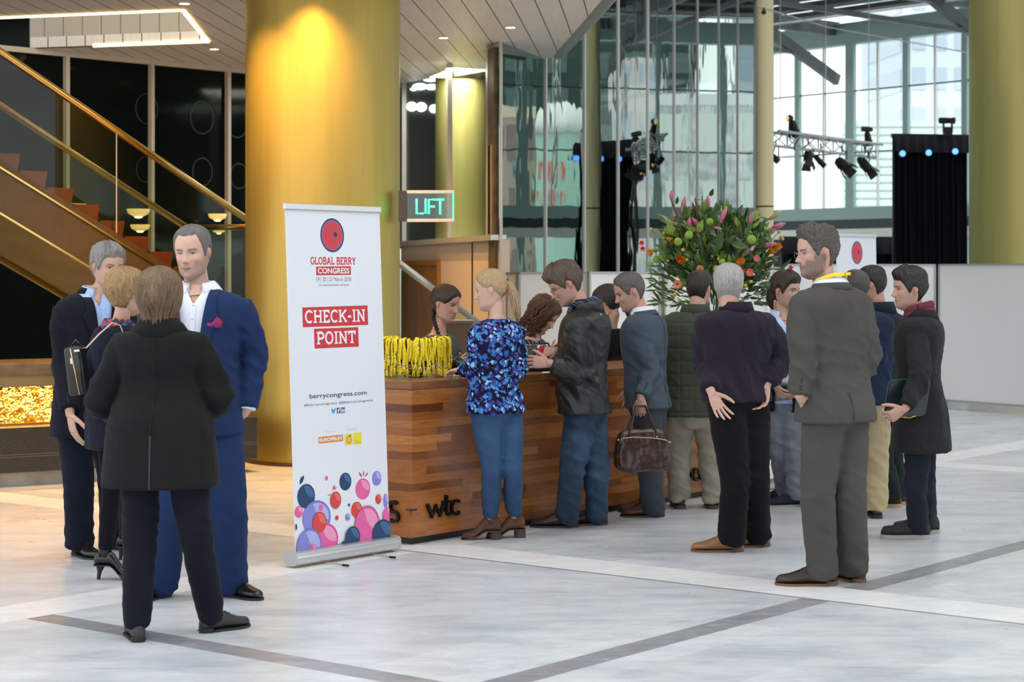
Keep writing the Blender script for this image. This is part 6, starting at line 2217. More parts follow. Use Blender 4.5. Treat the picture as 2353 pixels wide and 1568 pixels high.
make_person(dict(label='person in white trainers and navy trousers, almost wholly hidden behind the man in open blazer', d=14.4, vox=0.0036, seed=18,
    head=(1795, 694), hyaw=60, headk=1.0, neck=(1793, 742), hip=(1800, 930), cyaw=20, sw=0.15, sc=0.95,
    footL=(1810, 1126, -80), footR=(1802, 1132, -82), elL=(1820, 850, 0), wrL=(1812, 890, 0), elR=(1765, 850, 0.1), wrR=(1785, 890, 0),
    hair=dict(SHORT, mat=H_dark, th=1.0, curl=0.3, seed=21.0),
    trousers=dict(mat=C_navyt, r=(0.090, 0.072, 0.062, 0.055), amp=0.004), shoes=dict(mat=plain('white_trainer', (0.62, 0.60, 0.55), 0.6), sole=S_white, style='sneaker'),
    tops=[dict(mat=C_navy, q0=-0.1, grow=0.018)]))
# ================================================================== lettering helpers
def plane_uv(px, py, o, u, v, n):
    """where the sight line through a pixel meets a plane, in that plane's own metres"""
    ray = W(px, py, 1.0) - Vector((0, 0, EYE))
    cpos = Vector((0, 0, EYE))
    t = (o - cpos).dot(n) / ray.dot(n)
    p = cpos + ray * t - o
    return p.dot(u), p.dot(v)
def stroke_poly(pts, w_):
    """2-D band around a polyline"""
    L_, R_ = [], []
    n = len(pts)
    for i, p in enumerate(pts):
        a = pts[max(i - 1, 0)]; b_ = pts[min(i + 1, n - 1)]
        dx, dy = b_[0] - a[0], b_[1] - a[1]
        q = math.hypot(dx, dy) or 1
        k = 1.0
        if 0 < i < n - 1:
            d1 = (p[0] - a[0], p[1] - a[1]); d2 = (b_[0] - p[0], b_[1] - p[1])
            q1, q2 = math.hypot(*d1) or 1, math.hypot(*d2) or 1
            c = max(-1, min(1, (d1[0] * d2[0] + d1[1] * d2[1]) / (q1 * q2)))
            k = min(1.6, 1 / max(0.4, math.cos(math.acos(c) / 2)))
        nx, ny = -dy / q * w_ / 2 * k, dx / q * w_ / 2 * k
        L_.append((p[0] + nx, p[1] + ny)); R_.append((p[0] - nx, p[1] - ny))
    return L_, R_
def arc2(cx_, cy_, rx, ry, a0, a1, n=12):
    return [(cx_ + rx * math.cos(math.radians(lerp(a0, a1, i / n))), cy_ + ry * math.sin(math.radians(lerp(a0, a1, i / n)))) for i in range(n + 1)]
# slab-serif capitals: width, strokes, serifs (x, y, left reach, right reach)
SLAB = {
 'B': (0.72, [[(.17, 0), (.17, 1)], [(.17, .94), (.42, .94)] + arc2(.42, .735, .17, .205, 90, -90) + [(.17, .53)], [(.17, .53), (.46, .53)] + arc2(.46, .295, .19, .235, 90, -90) + [(.17, .06)]], [(.17, .05, .15, .05), (.17, .95, .15, .05)]),
 'C': (0.72, [arc2(.40, .5, .31, .45, 50, 310, 20)], [(.62, .82, .0, .07), ]),
 'E': (0.66, [[(.17, 0), (.17, 1)], [(.17, .94), (.58, .94)], [(.17, .52), (.47, .52)], [(.17, .06), (.58, .06)], [(.55, .98), (.55, .76)], [(.55, .02), (.55, .26)]], [(.17, .05, .15, .05), (.17, .95, .15, .05)]),
 'G': (0.78, [arc2(.40, .5, .31, .45, 50, 340, 22) + [(.66, .42)], [(.46, .46), (.76, .46)]], [(.62, .82, .0, .07)]),
 'H': (0.84, [[(.18, 0), (.18, 1)], [(.66, 0), (.66, 1)], [(.18, .52), (.66, .52)]], [(.18, .05, .15, .15), (.18, .95, .15, .15), (.66, .05, .15, .15), (.66, .95, .15, .15)]),
 'I': (0.40, [[(.20, 0), (.20, 1)]], [(.20, .05, .16, .16), (.20, .95, .16, .16)]),
 'K': (0.80, [[(.17, 0), (.17, 1)], [(.66, .95), (.20, .46)], [(.34, .58), (.68, .05)]], [(.17, .05, .15, .14), (.17, .95, .15, .14), (.68, .05, .13, .10), (.66, .95, .13, .10)]),
 'L': (0.64, [[(.17, 0), (.17, 1)], [(.17, .06), (.57, .06)], [(.54, .02), (.54, .30)]], [(.17, .05, .15, .05), (.17, .95, .15, .15)]),
 'N': (0.84, [[(.18, 0), (.18, 1)], [(.66, 0), (.66, 1)], [(.16, .97), (.68, .03)]], [(.18, .05, .15, .13), (.18, .95, .15, .02), (.66, .95, .14, .14)]),
 'O': (0.80, [arc2(.40, .5, .30, .45, 0, 360, 26)], []),
 'P': (0.70, [[(.17, 0), (.17, 1)], [(.17, .94), (.42, .94)] + arc2(.42, .70, .19, .24, 90, -90) + [(.17, .46)]], [(.17, .05, .15, .15), (.17, .95, .15, .05)]),
 'R': (0.76, [[(.17, 0), (.17, 1)], [(.17, .94), (.42, .94)] + arc2(.42, .72, .18, .22, 90, -90) + [(.17, .50)], [(.38, .50), (.62, .05)]], [(.17, .05, .15, .13), (.17, .95, .15, .05), (.64, .05, .07, .10)]),
 'S': (0.62, [arc2(.31, .725, .21, .225, 30, 250, 12) + arc2(.31, .275, .22, .225, 70, -150, 12)], [(.50, .84, .0, .05), (.12, .16, .05, .0)]),
 'T': (0.72, [[(.36, 0), (.36, 1)], [(.05, .94), (.67, .94)], [(.08, .98), (.08, .72)], [(.64, .98), (.64, .72)]], [(.36, .05, .15, .15)]),
 'A': (0.80, [[(.13, 0), (.40, 1)], [(.40, 1), (.67, 0)], [(.22, .32), (.58, .32)]], [(.13, .05, .12, .13), (.67, .05, .13, .12)]),
 'Y': (0.76, [[(.38, 0), (.38, .46)], [(.13, .95), (.38, .45)], [(.63, .95), (.38, .45)]], [(.38, .05, .15, .15), (.13, .95, .12, .12), (.63, .95, .12, .12)]),
 '-': (0.42, [[(.06, .44), (.36, .44)]], []), ' ': (0.34, [], []),
}
def slab_text(mb, txt, cx_, cy_, width, height, O, u, v, n, off, wt=0.15):
    """slab-serif line centred on (cx_, cy_) in plane metres"""
    tot = sum(SLAB[c][0] for c in txt)
    sx = width / tot
    x = cx_ - width / 2
    y0 = cy_ - height / 2
    asp = height / sx
    cnt_ = [0]
    def put(poly):
        L_, R_ = poly
        cnt_[0] += 1
        P = lambda q, e=cnt_[0] % 9 * 3e-5: O + u * q[0] + v * q[1] + n * (off + e)
        vs, fs = [], []
        for i in range(len(L_)): vs += [P(L_[i]), P(R_[i])]
        fs = [(2 * i, 2 * i + 1, 2 * i + 3, 2 * i + 2) for i in range(len(L_) - 1)]
        mb.add(vs, fs)
    for ch in txt:
        wd, st, se = SLAB[ch]
        for s_ in st:
            put(stroke_poly([(x + p[0] * sx, y0 + p[1] * height) for p in s_], wt * (sx * 0.55 + height * 0.45)))
        for (sx_, sy_, l_, r_) in se:
            put(stroke_poly([(x + (sx_ - l_) * sx, y0 + sy_ * height), (x + (sx_ + r_) * sx, y0 + sy_ * height)], 0.105 * height))
        x += wd * sx
def plain_text(name, txt, m, parent, cx_, cy_, width, O, u, v, n, off, height=None, depth=0.0003, bold=0.0):
    cu = bpy.data.curves.new('txt', 'FONT')
    cu.body = txt
    cu.size = 1.0
    cu.extrude = 0.0
    cu.offset = bold
    o = bpy.data.objects.new('txt', cu)
    COL.objects.link(o)
    dg = bpy.context.evaluated_depsgraph_get()
    me = bpy.data.meshes.new_from_object(o.evaluated_get(dg), depsgraph=dg)
    bpy.data.objects.remove(o); bpy.data.curves.remove(cu)
    co = getco(me)
    lo, hi = co.min(0), co.max(0)
    sx = width / (hi[0] - lo[0])
    sy = sx if height is None else height / (hi[1] - lo[1])
    x = (co[:, 0] - (lo[0] + hi[0]) / 2) * sx + cx_
    y = (co[:, 1] - (lo[1] + hi[1]) / 2) * sy + cy_
    setco(me, arr(O)[None] + x[:, None] * arr(u) + y[:, None] * arr(v) + (off) * arr(n)[None])
    return link_mesh(name, me, m, parent)

# ================================================================== reception counter
K0 = Wz(946, 1255, 0)
KL, KD, KH = 4.18, 0.70, 0.995
A0 = math.degrees(math.atan2(E1.y, E1.x))
kc = K0 + E1 * (KL / 2) + E2 * (KD / 2)
tk = empty('reception_counter', (kc.x, kc.y, 0), 'long wooden reception counter of mixed brown planks with dark metal letters', 'counter')
AX = (E1, E2, UP)
b = MB(); b.bbox(kc + UP * (0.045 + (KH - 0.05 - 0.045) / 2), (KL / 2, KD / 2, (KH - 0.05 - 0.045) / 2), AX, 0.004); b.build('body', M_wood, tk)
M_woodtop = plank_wood('counter_top_wood', [(0.17, 0.068, 0.024), (0.25, 0.105, 0.038), (0.21, 0.085, 0.03), (0.29, 0.13, 0.046)], 0.3, 0.9, 0.3)
b = MB(); b.bbox(kc + UP * (KH - 0.0245), (KL / 2 + 0.001, KD / 2 + 0.001, 0.0245), AX, 0.004); b.build('top', M_woodtop, tk)
b = MB(); b.box(kc + UP * 0.0225, (KL / 2 - 0.05, KD / 2 - 0.05, 0.0225), AX); b.build('kickboard', M_black, tk)
M_letter = plain('letter_iron', (0.016, 0.015, 0.014), 0.35, 0.7)
def iron(strokes, pxs, pys, O, u, v, n, wt):
    """letters of thick bent bar; strokes in unit box mapped on the pixel box"""
    u0, v0 = plane_uv(pxs[0], pys[1], O, u, v, n)
    u1, v1 = plane_uv(pxs[1], pys[0], O, u, v, n)
    mb = MB()
    for s_ in strokes:
        L_, R_ = stroke_poly([(u0 + (u1 - u0) * p[0], v0 + (v1 - v0) * p[1]) for p in s_], wt)
        mb.poly([L_ + R_[::-1]], O, (u, v, n), 0.022)
    return mb.build('letter', M_letter, tk)
FO, FU, FV, FN = K0, E1, UP, -E2
iron([[(.0, .95), (.28, .05), (.5, .75), (.72, .05), (1, .95)]], (979, 1018), (1152, 1190), FO, FU, FV, FN, 0.016)
iron([[(.45, 1), (.45, .2), (.62, .04), (1, .06)], [(.0, .66), (1, .66)]], (1014, 1032), (1136, 1186), FO, FU, FV, FN, 0.016)
iron([arc2(.55, .5, .5, .48, 45, 315, 16)], (1033, 1054), (1148, 1184), FO, FU, FV, FN, 0.016)
iron([arc2(.5, .5, .5, .48, 0, 359, 24)], (1573, 1586), (1078, 1107), FO, FU, FV, FN, 0.016)
iron([arc2(.55, .5, .5, .48, 45, 315, 16)], (1590, 1602), (1076, 1105), FO, FU, FV, FN, 0.016)
iron([[(.08, 1), (.08, .3)] + arc2(.5, .32, .42, .3, 180, 360, 10) + [(.92, 1)]], (1605, 1620), (1074, 1103), FO, FU, FV, FN, 0.016)
LO, LU, LV, LN = K0, -E2, UP, -E1
iron([arc2(.5, .73, .42, .25, 40, 260, 12) + arc2(.5, .25, .45, .24, 80, -140, 12)], (897, 919), (1153, 1198), LO, LU, LV, LN, 0.018)
iron([[(.3, 1), (.3, 0)], [(.3, .7), (.6, .95), (1, .92)]], (884, 898), (1155, 1188), LO, LU, LV, LN, 0.018)
b = MB()
q = K0 + UP * (EYE - (1173 - HOR) / F * K0.y)
b.box(q - E2 * 0.001 + E1 * 0.022, (0.024, 0.002, 0.004), AX)
b.box(q - E1 * 0.001 + E2 * 0.022, (0.002, 0.024, 0.004), AX)
b.build('corner_notch', M_black, tk)
ZC = KH

# ------------------------------------------------------------------ silver bowl with the lanyards
bc = W(956, 870, 12.35); bc.z = ZC
tb = empty('pedestal_bowl', bc, 'wide silver pedestal bowl on the near end of the counter, hung with yellow lanyards', 'bowl')
M_silver = plain('silver', (0.55, 0.52, 0.49), 0.18, 1.0)
b = MB(); b.lathe(bc, [(0.002, 0.0), (0.078, 0.0), (0.080, 0.008), (0.062, 0.020), (0.036, 0.034), (0.028, 0.050), (0.03, 0.058)], 32); b.build('foot', M_silver, tb, smooth=True)
b = MB(); b.lathe(bc, [(0.03, 0.052), (0.10, 0.068), (0.155, 0.105), (0.180, 0.155), (0.190, 0.222), (0.185, 0.224), (0.172, 0.155), (0.145, 0.112), (0.09, 0.078), (0.01, 0.070)], 40); b.build('bowl', M_silver, tb, smooth=True)
M_yel = plain('lanyard_strap', (0.95, 0.74, 0.012), 0.55, var=0.12, scale=60)
M_yel2 = plain('lanyard_print', (0.55, 0.33, 0.01), 0.6)
M_clip = plain('lanyard_clip', (0.7, 0.7, 0.7), 0.25, 0.9)
rnd = random.Random(5)
NL = 84
for i in range(NL):
    # most hang towards the viewer's half of the rim
    a = -PI / 2 + (i / (NL - 1) - 0.5) * 2 * 2.45 + rnd.uniform(-0.05, 0.05)
    ln = rnd.uniform(0.13, 0.20)
    if i in (14, 26, 38, 43): ln = rnd.uniform(0.225, 0.25)
    lay = (i * 2 % 5) * 0.0062
    ln = min(ln, 0.183 + lay * 0.9)
    dr = Vector((math.cos(a), math.sin(a), 0))
    tg = Vector((-dr.y, dr.x, 0))
    rim = bc + dr * (0.190 + lay) + UP * (0.228 + lay * 0.9)
    skew = rnd.uniform(-0.012, 0.012)
    t = empty('lanyard', rim, 'bright yellow printed lanyard draped over the rim of the silver pedestal bowl', 'lanyard', 'yellow lanyards draped over the silver bowl')
    pts = [bc + dr * 0.145 + UP * (0.190 + lay * 1.1), bc + dr * 0.160 + UP * (0.213 + lay), bc + dr * (0.178 + lay * 0.5) + UP * (0.229 + lay), rim + UP * 0.001,
           rim + dr * 0.010 - UP * 0.014]
    m_ = 6
    for k in range(1, m_ + 1):
        u = k / m_
        pts.append(rim + dr * (0.013 + 0.002 * math.sin(u * 3 + i)) - UP * (0.014 + (ln - 0.014) * u) + tg * (skew * u + 0.006 * math.sin(5 * u + i)))
    end = pts[-1]
    mb = MB()
    mb.tube(pts, 0.0075, 6, flat=0.30, up=tg)
    if i % 2 == 0:
        mb.tube([p + tg * 0.012 + dr * 0.002 for p in pts[:-2]], 0.007, 6, flat=0.30, up=tg)
    mb.build('strap', M_yel, t, smooth=True)
    mb = MB()
    for k in range(4, len(pts) - 1):
        c = (pts[k] + pts[k + 1]) / 2 + dr * 0.0028
        mb.box(c, (0.0012, 0.0005, 0.005), (tg, dr, UP))
    mb.build('strap_print', M_yel2, t)
    mb = MB(); mb.lathe(end + UP * 0.012, [(0.004, -0.006), (0.0068, -0.004), (0.0068, 0.004), (0.004, 0.006)], 10); mb.build('clip', M_clip, t, smooth=True)
    mb = MB()
    lp = [end + UP * 0.006, end + tg * 0.006 - UP * 0.018, end + tg * 0.004 - UP * 0.038, end - tg * 0.004 - UP * 0.038, end - tg * 0.006 - UP * 0.018, end + UP * 0.006]
    mb.tube(lp, 0.0040, 6)
    mb.build('end_loop', M_yel, t, smooth=True)

# ------------------------------------------------------------------ things lying on the counter
def on_counter(px, d): p = W(px, 700, d); p.z = ZC; return p
c = on_counter(1052, 12.55)
b = MB()
for i in range(1): b.ell(c + UP * 0.058, (0.052, 0.05, 0.056), n=18, m=12)
o = b.build('leather_pouch', L_black, loc=c, smooth=True)
tag(o, 'small glossy black pouch on the counter beside the lanyard bowl', 'pouch')
fold(o.data, lambda co: np.full(len(co), 0.012), (30, 30, 30), 1.0)
c = on_counter(1243, 13.05)
tt_ = empty('shoulder_bag', c, 'flat black bag standing on the counter in front of the curly-haired woman', 'bag')
b = MB(); b.bbox(c + UP * 0.082, (0.135, 0.05, 0.080), AX, 0.02); o = b.build('body', L_blackm, tt_, smooth=True)
b = MB(); b.box(c + UP * 0.125 - E2 * 0.052, (0.018, 0.0015, 0.009), AX); b.build('badge', M_alu, tt_)
b = MB(); b.tube([c - E1 * 0.10 + UP * 0.15, c - E1 * 0.08 + UP * 0.185, c + E1 * 0.08 + UP * 0.185, c + E1 * 0.10 + UP * 0.15], 0.006, 8); b.build('handle', L_blackm, tt_, smooth=True)
c = on_counter(1277, 12.78)
b = MB(); b.box(c + UP * 0.003, (0.05, 0.075, 0.003), AX); tag(b.build('paper_sheet', M_board, loc=c), 'white paper lying on the counter under the hands with the red card', 'paper')
c = on_counter(1040, 12.28)
b = MB(); b.tube([c + UP * 0.005 - E1 * 0.06, c + UP * 0.005 + E1 * 0.06], 0.0045, 8); tag(b.build('pen', M_white, loc=c, smooth=True), 'white pen on the counter between the lanyards and the floral top', 'pen')
c = W(1243, 808, 12.27)
t = empty('name_card', c, 'small red and white card held up by the man in waxed jacket', 'card')
cu_ = (Vector((0.35, 0.9, 0.15)).normalized(), Vector((-0.9, 0.35, -0.2)).normalized())
cw = cu_[0].cross(cu_[1]).normalized()
b = MB(); b.box(c, (0.020, 0.0015, 0.034), (Vector((0.75, 0.6, -0.25)).normalized(), Vector((-0.6, 0.8, 0)), Vector((0.25, 0.1, 0.95)).normalized())); b.build('card', plain('card_red', (0.62, 0.03, 0.05), 0.4), t)
b = MB(); b.box(c + Vector((-0.004, -0.004, 0.028)), (0.0205, 0.0025, 0.010), (Vector((0.75, 0.6, -0.25)).normalized(), Vector((-0.6, 0.8, 0)), Vector((0.25, 0.1, 0.95)).normalized())); b.build('card_band', M_board, t)

# ------------------------------------------------------------------ bags and folder carried by people
c = W(1476, 1034, 12.54)
t = empty('briefcase', c, 'glossy dark brown leather briefcase carried by the man in blue-grey blazer', 'briefcase')
bu = Vector((0.985, 0.17, 0)).normalized(); bn = Vector((bu.y, -bu.x, 0))
M_case = leather('oxblood_leather', (0.040, 0.017, 0.013), 0.24, 0.2)
def rr_outline(hw, hh, tw, rad=0.35, n=40):
    out = []
    for i in range(n):
        a = 2 * PI * i / n
        cs, sn = math.cos(a), math.sin(a)
        x = math.copysign(abs(cs) ** 0.42, cs) * hw
        z = math.copysign(abs(sn) ** 0.42, sn) * hh
        x *= lerp(1.0, tw, (z + hh) / (2 * hh))
        out.append((x, z))
    return out
b = MB()
rings = []
for i in range(11):
    v = -1 + 2 * i / 10
    k = (1 - abs(v) ** 4) ** 0.25 if abs(v) < 1 else 0
    k = max(k, 0.86)
    rings.append([c + bu * (x * k) + UP * (z * k - 0.004) + bn * (0.058 * v * (0.72 + 0.28 * (1 - (z + 0.15) / 0.3))) for x, z in rr_outline(0.198, 0.142, 0.82)])
b.loft(rings)
me = remesh(b, 0.006, 6, 0.5)
fold(me, lambda co: np.full(len(co), 0.010), (5, 5, 6), 4.0)
fold(me, lambda co: np.full(len(co), 0.0025), (18, 18, 18), 2.0)
link_mesh('body', me, M_case, t, None, True)
b = MB()
pts = [c + bu * x + UP * z + bn * 0.066 for x, z in ((-0.165, 0.055), (-0.15, 0.082), (-0.08, 0.088), (0.06, 0.080), (0.14, 0.066), (0.172, 0.045))]
b.tube(pts, 0.0035, 6); b.build('zip', plain('zip_brass', (0.55, 0.42, 0.25), 0.35, 0.9), t, smooth=True)
for sg in (1, -1):
    b = MB()
    hd_ = W(1473, 934, 12.63)
    f_ = bn * (0.03 * sg)
    A_, B_ = c + bu * -0.095 + UP * 0.10 + f_ * 1.4, c + bu * 0.082 + UP * 0.10 + f_ * 1.4
    b.tube([A_ - UP * 0.05, A_ + UP * 0.02, lerp(A_, hd_, 0.6) + UP * 0.035 + bu * -0.01, hd_ + bu * -0.03 + UP * 0.002 + f_ * 0.3, hd_ + bu * 0.03 + UP * 0.002 + f_ * 0.3, lerp(B_, hd_, 0.6) + UP * 0.03 + bu * 0.01, B_ + UP * 0.02, B_ - UP * 0.05], [0.013, 0.011, 0.009, 0.009, 0.009, 0.009, 0.011, 0.013], 10, flat=0.6, up=bn)
    b.build('handle', M_case, t, smooth=True)
b = MB()
for x, z in ((-0.172, 0.07), (0.172, 0.05), (0.085, 0.085)): b.ell(c + bu * x + UP * z + bn * 0.05, (0.007, 0.007, 0.007), n=10, m=6)
b.build('ring', M_steel, t, smooth=True)

c = W(2084, 915, 11.64)
t = empty('document_folder', c, 'dark teal zipped leather folder under the arm of the young man in long coat', 'folder')
fu = (W(2126, 912, 11.64) - W(2032, 918, 11.60)).normalized(); fv = (W(2091, 872, 11.60) - W(2078, 956, 11.60)).normalized(); fn_ = fu.cross(fv).normalized()
if fn_.y > 0: fn_ = -fn_
M_fold = leather('teal_leather', (0.010, 0.020, 0.024), 0.25, 0.06)
def rrect(hw, hh, r, n=6):
    o_ = []
    for cx_, cy_, a in ((hw - r, hh - r, 0), (-hw + r, hh - r, 90), (-hw + r, -hh + r, 180), (hw - r, -hh + r, 270)):
        o_ += arc2(cx_, cy_, r, r, a, a + 90, n)
    return o_
b = MB(); b.poly([rrect(0.128, 0.112, 0.025)], c - fn_ * 0.012, (fu, fv, fn_), 0.024); b.build('cover', M_fold, t)
b = MB(); ol = rrect(0.131, 0.115, 0.027); b.tube([c + fu * x + fv * y for x, y in ol + ol[:1]], 0.0035, 6); b.build('zip', plain('zip_green', (0.03, 0.09, 0.08), 0.4), t, smooth=True)
b = MB(); b.tube([W(2066, 958, 11.62), W(2090, 961, 11.60), W(2105, 956, 11.60)], 0.003, 6); b.build('zip_pull', M_goldtrim, t, smooth=True)
b = MB(); b.tube([W(2034, 962, 11.62), W(2036, 990, 11.62), W(2037, 1010, 11.62)], 0.003, 6); b.build('cord', plain('cord_grey', (0.3, 0.3, 0.3), 0.6), t, smooth=True)

c = W(178, 852, 10.12)
t = empty('shoulder_handbag', c, 'black handbag with brass zip and pink strap on the shoulder of the short-haired blonde', 'handbag')
hu = (W(190, 840, 10.12) - W(165, 850, 10.12)).normalized(); hv = (W(173, 795, 10.12) - W(187, 905, 10.12)).normalized()
hu = (hu - hv * hu.dot(hv)).normalized(); hn = hu.cross(hv)
if hn.y > 0: hn = -hn
b = MB(); b.bbox(c, (0.045, 0.075, 0.128), (hu, hn, hv), 0.016); b.build('body', L_black, t, smooth=True)
b = MB(); b.tube([c + hu * 0.012 - hv * 0.125 + hn * 0.077, c + hu * 0.004 + hn * 0.078, c + hu * -0.006 + hv * 0.115 + hn * 0.077, c + hv * 0.131], 0.0035, 6); b.build('zip', M_goldtrim, t, smooth=True)
b = MB(); b.box(c + hn * 0.083 + hv * 0.055 + hu * -0.006, (0.006, 0.002, 0.015), (hu, hn, hv)); b.build('zip_pull', M_alu, t)
b = MB(); b.box(c + hn * 0.081 + hv * 0.105 + hu * 0.028, (0.014, 0.002, 0.006), (hu, hn, hv)); b.build('zip_pull', M_alu, t)
b = MB(); b.tube([c + hv * 0.12 + hu * 0.02, W(198, 800, 10.14), W(228, 768, 10.18), W(258, 742, 10.22), W(276, 748, 10.21), W(284, 768, 10.23), W(282, 800, 10.25)], 0.012, 8, flat=0.3, up=hn); b.build('strap', plain('pink_strap', (0.55, 0.36, 0.30), 0.5), t, smooth=True)
b = MB(); b.tube([c + hv * 0.12 - hu * 0.02, c + hv * 0.16 + hu * 0.01, c + hv * 0.12 + hu * 0.04], 0.007, 8); b.build('handle', L_black, t, smooth=True)
# ================================================================== roll-up banners
P_red = plain('print_red', (0.56, 0.035, 0.045), 0.55)
P_white = plain('print_white', (0.80, 0.81, 0.84), 0.55)
P_navy = plain('print_navy', (0.012, 0.045, 0.125), 0.55)
P_sheet = plain('banner_sheet', (0.74, 0.76, 0.82), 0.5)
P_col = dict(
    n=((0.010, 0.050, 0.130), (0.006, 0.030, 0.095), (0.045, 0.125, 0.270)),
    p=((0.72, 0.115, 0.34), (0.60, 0.07, 0.25), (0.80, 0.30, 0.50)),
    r=((0.62, 0.050, 0.050), (0.48, 0.028, 0.035), (0.72, 0.14, 0.10)),
    v=((0.22, 0.22, 0.60), (0.16, 0.16, 0.48), (0.40, 0.42, 0.76)))
def frame_banner(name, o0, width, hgt, lean, label):
    """o0: left foot; runs along E1, faces -E2"""
    t = empty(name, o0 + E1 * width / 2, label, 'banner')
    V = (UP * hgt + E2 * lean).normalized()
    n = E1.cross(V).normalized()
    if n.dot(E2) > 0: n = -n
    o = o0 + UP * 0.0
    # cassette: rounded aluminium profile
    prof = []
    for i in range(18):
        a = 2 * PI * i / 18
        cs, sn = math.cos(a), math.sin(a)
        prof.append((math.copysign(abs(cs) ** 0.6, cs) * 0.052, 0.050 + math.copysign(abs(sn) ** 0.6, sn) * 0.040))
    b = MB(); b.loft([[o - E1 * 0.035 + E1 * s_ + E2 * x + UP * z for x, z in prof] for s_ in (0.0, width + 0.07)]); b.build('cassette', M_alu, t, smooth=True, sharp=50)
    for s_ in (-0.043, width + 0.035):
        b = MB(); b.loft([[o + E1 * (s_ + k) + E2 * x * 1.03 + UP * (z * 1.02) for x, z in prof] for k in (0.0, 0.008)]); b.build('end_cap', plain('cap_grey', (0.42, 0.42, 0.42), 0.5), t)
    b = MB(); b.box(o + E1 * width / 2 - E2 * 0.0535 + UP * 0.05, (width / 2 + 0.03, 0.001, 0.002), (E1, E2, UP)); b.build('groove', M_greyframe, t)
    for s_ in (0.25, 0.75):
        b = MB(); b.tube([o + E1 * width * s_ - E2 * 0.03 + UP * 0.009, o + E1 * (width * s_) - E2 * 0.20 + UP * 0.007], 0.004, 6); b.build('foot_bar', M_steel, t)
        b = MB(); b.box(o + E1 * (width * s_) - E2 * 0.20 + UP * 0.006, (0.005, 0.022, 0.006), (E1, E2, UP)); b.build('foot_tip', M_black, t)
    sh = MB(); sh.box(o + E1 * width / 2 + V * (hgt / 2 + 0.04), (width / 2, 0.0012, hgt / 2 - 0.045), (E1, n, V))
    sheet = sh.build('sheet', P_sheet, t)
    b = MB(); b.bbox(o + E1 * width / 2 + V * hgt, (width / 2 + 0.006, 0.011, 0.018), (E1, n, V), 0.004); b.build('top_rail', M_alu, t)
    b = MB(); b.tube([o + E1 * width / 2 + E2 * 0.02 + UP * 0.07, o + E1 * width / 2 + E2 * (lean + 0.03) + UP * (hgt - 0.03)], 0.008, 8); b.build('pole', M_steel, t)
    return t, sheet, o, E1, V, n
bl = Wz(679, 1304, 0)
bL = 0.790
tban, sheet, BO, BU, BV, BN = frame_banner('roll_up_banner', bl, bL, 2.035, 0.085, 'white roll-up banner reading CHECK-IN POINT beside the counter')
def bp(px, py): return plane_uv(px, py, BO, BU, BV, BN)
lay_ = [0.0016]
def nxt(): lay_[0] += 0.00016; return lay_[0]
def relay(v=0.0015): lay_[0] = v
def clip_poly(P, x0, x1, y0, y1):
    for ax_, lim, sg in ((0, x0, 1), (0, x1, -1), (1, y0, 1), (1, y1, -1)):
        out = []
        for i in range(len(P)):
            a, b_ = P[i], P[(i + 1) % len(P)]
            ia, ib = (a[ax_] - lim) * sg >= 0, (b_[ax_] - lim) * sg >= 0
            if ia: out.append(a)
            if ia != ib:
                t = (lim - a[ax_]) / (b_[ax_] - a[ax_])
                out.append((a[0] + (b_[0] - a[0]) * t, a[1] + (b_[1] - a[1]) * t))
        P = out
        if not P: return P
    return P
def flat(mb, P, off, O=None, clip=True):
    if clip: P = clip_poly(P, 0.002, bL - 0.002, 0.088, 2.0)
    if len(P) < 3: return
    O = BO if O is None else O
    mb.add([O + BU * x + BV * y + BN * off for x, y in P], [tuple(range(len(P)))])
def ell2(cx_, cy_, rx, ry, rot=0.0, n=36):
    c_, s_ = math.cos(rot), math.sin(rot)
    return [(cx_ + rx * math.cos(2 * PI * i / n) * c_ - ry * math.sin(2 * PI * i / n) * s_, cy_ + rx * math.cos(2 * PI * i / n) * s_ + ry * math.sin(2 * PI * i / n) * c_) for i in range(n)]
def pxbox(pts): return [bp(*p) for p in pts]
def logo(cx_, cy_, R_, O, parent, hole):
    mb = MB()
    cols = [P_navy, plain('logo_blue', (0.09, 0.25, 0.62), 0.5), plain('logo_red', (0.60, 0.045, 0.06), 0.55), plain('logo_red_dark', (0.47, 0.025, 0.045), 0.55)]
    lst = [(1.0, 0, 0, 0), (0.89, 1, 0, 0), (0.855, 2, 0, 0)]
    for k, r in enumerate((0.66, 0.635, 0.50, 0.475, 0.36, 0.335)): lst.append((r, 3 if k % 2 == 0 else 2, 0.10 + 0.02 * k, 0.03))
    lst.append((0.17, 0, hole, 0.05))
    for r, ci, dx, dy in lst:
        mb.cm = ci
        P = ell2(cx_ + dx * R_, cy_ + dy * R_, r * R_, r * R_)
        off = nxt()
        mb.add([O + BU * x + BV * y + BN * off for x, y in P], [tuple(range(len(P)))])
    mb.build('logo', cols, parent, fix=False)
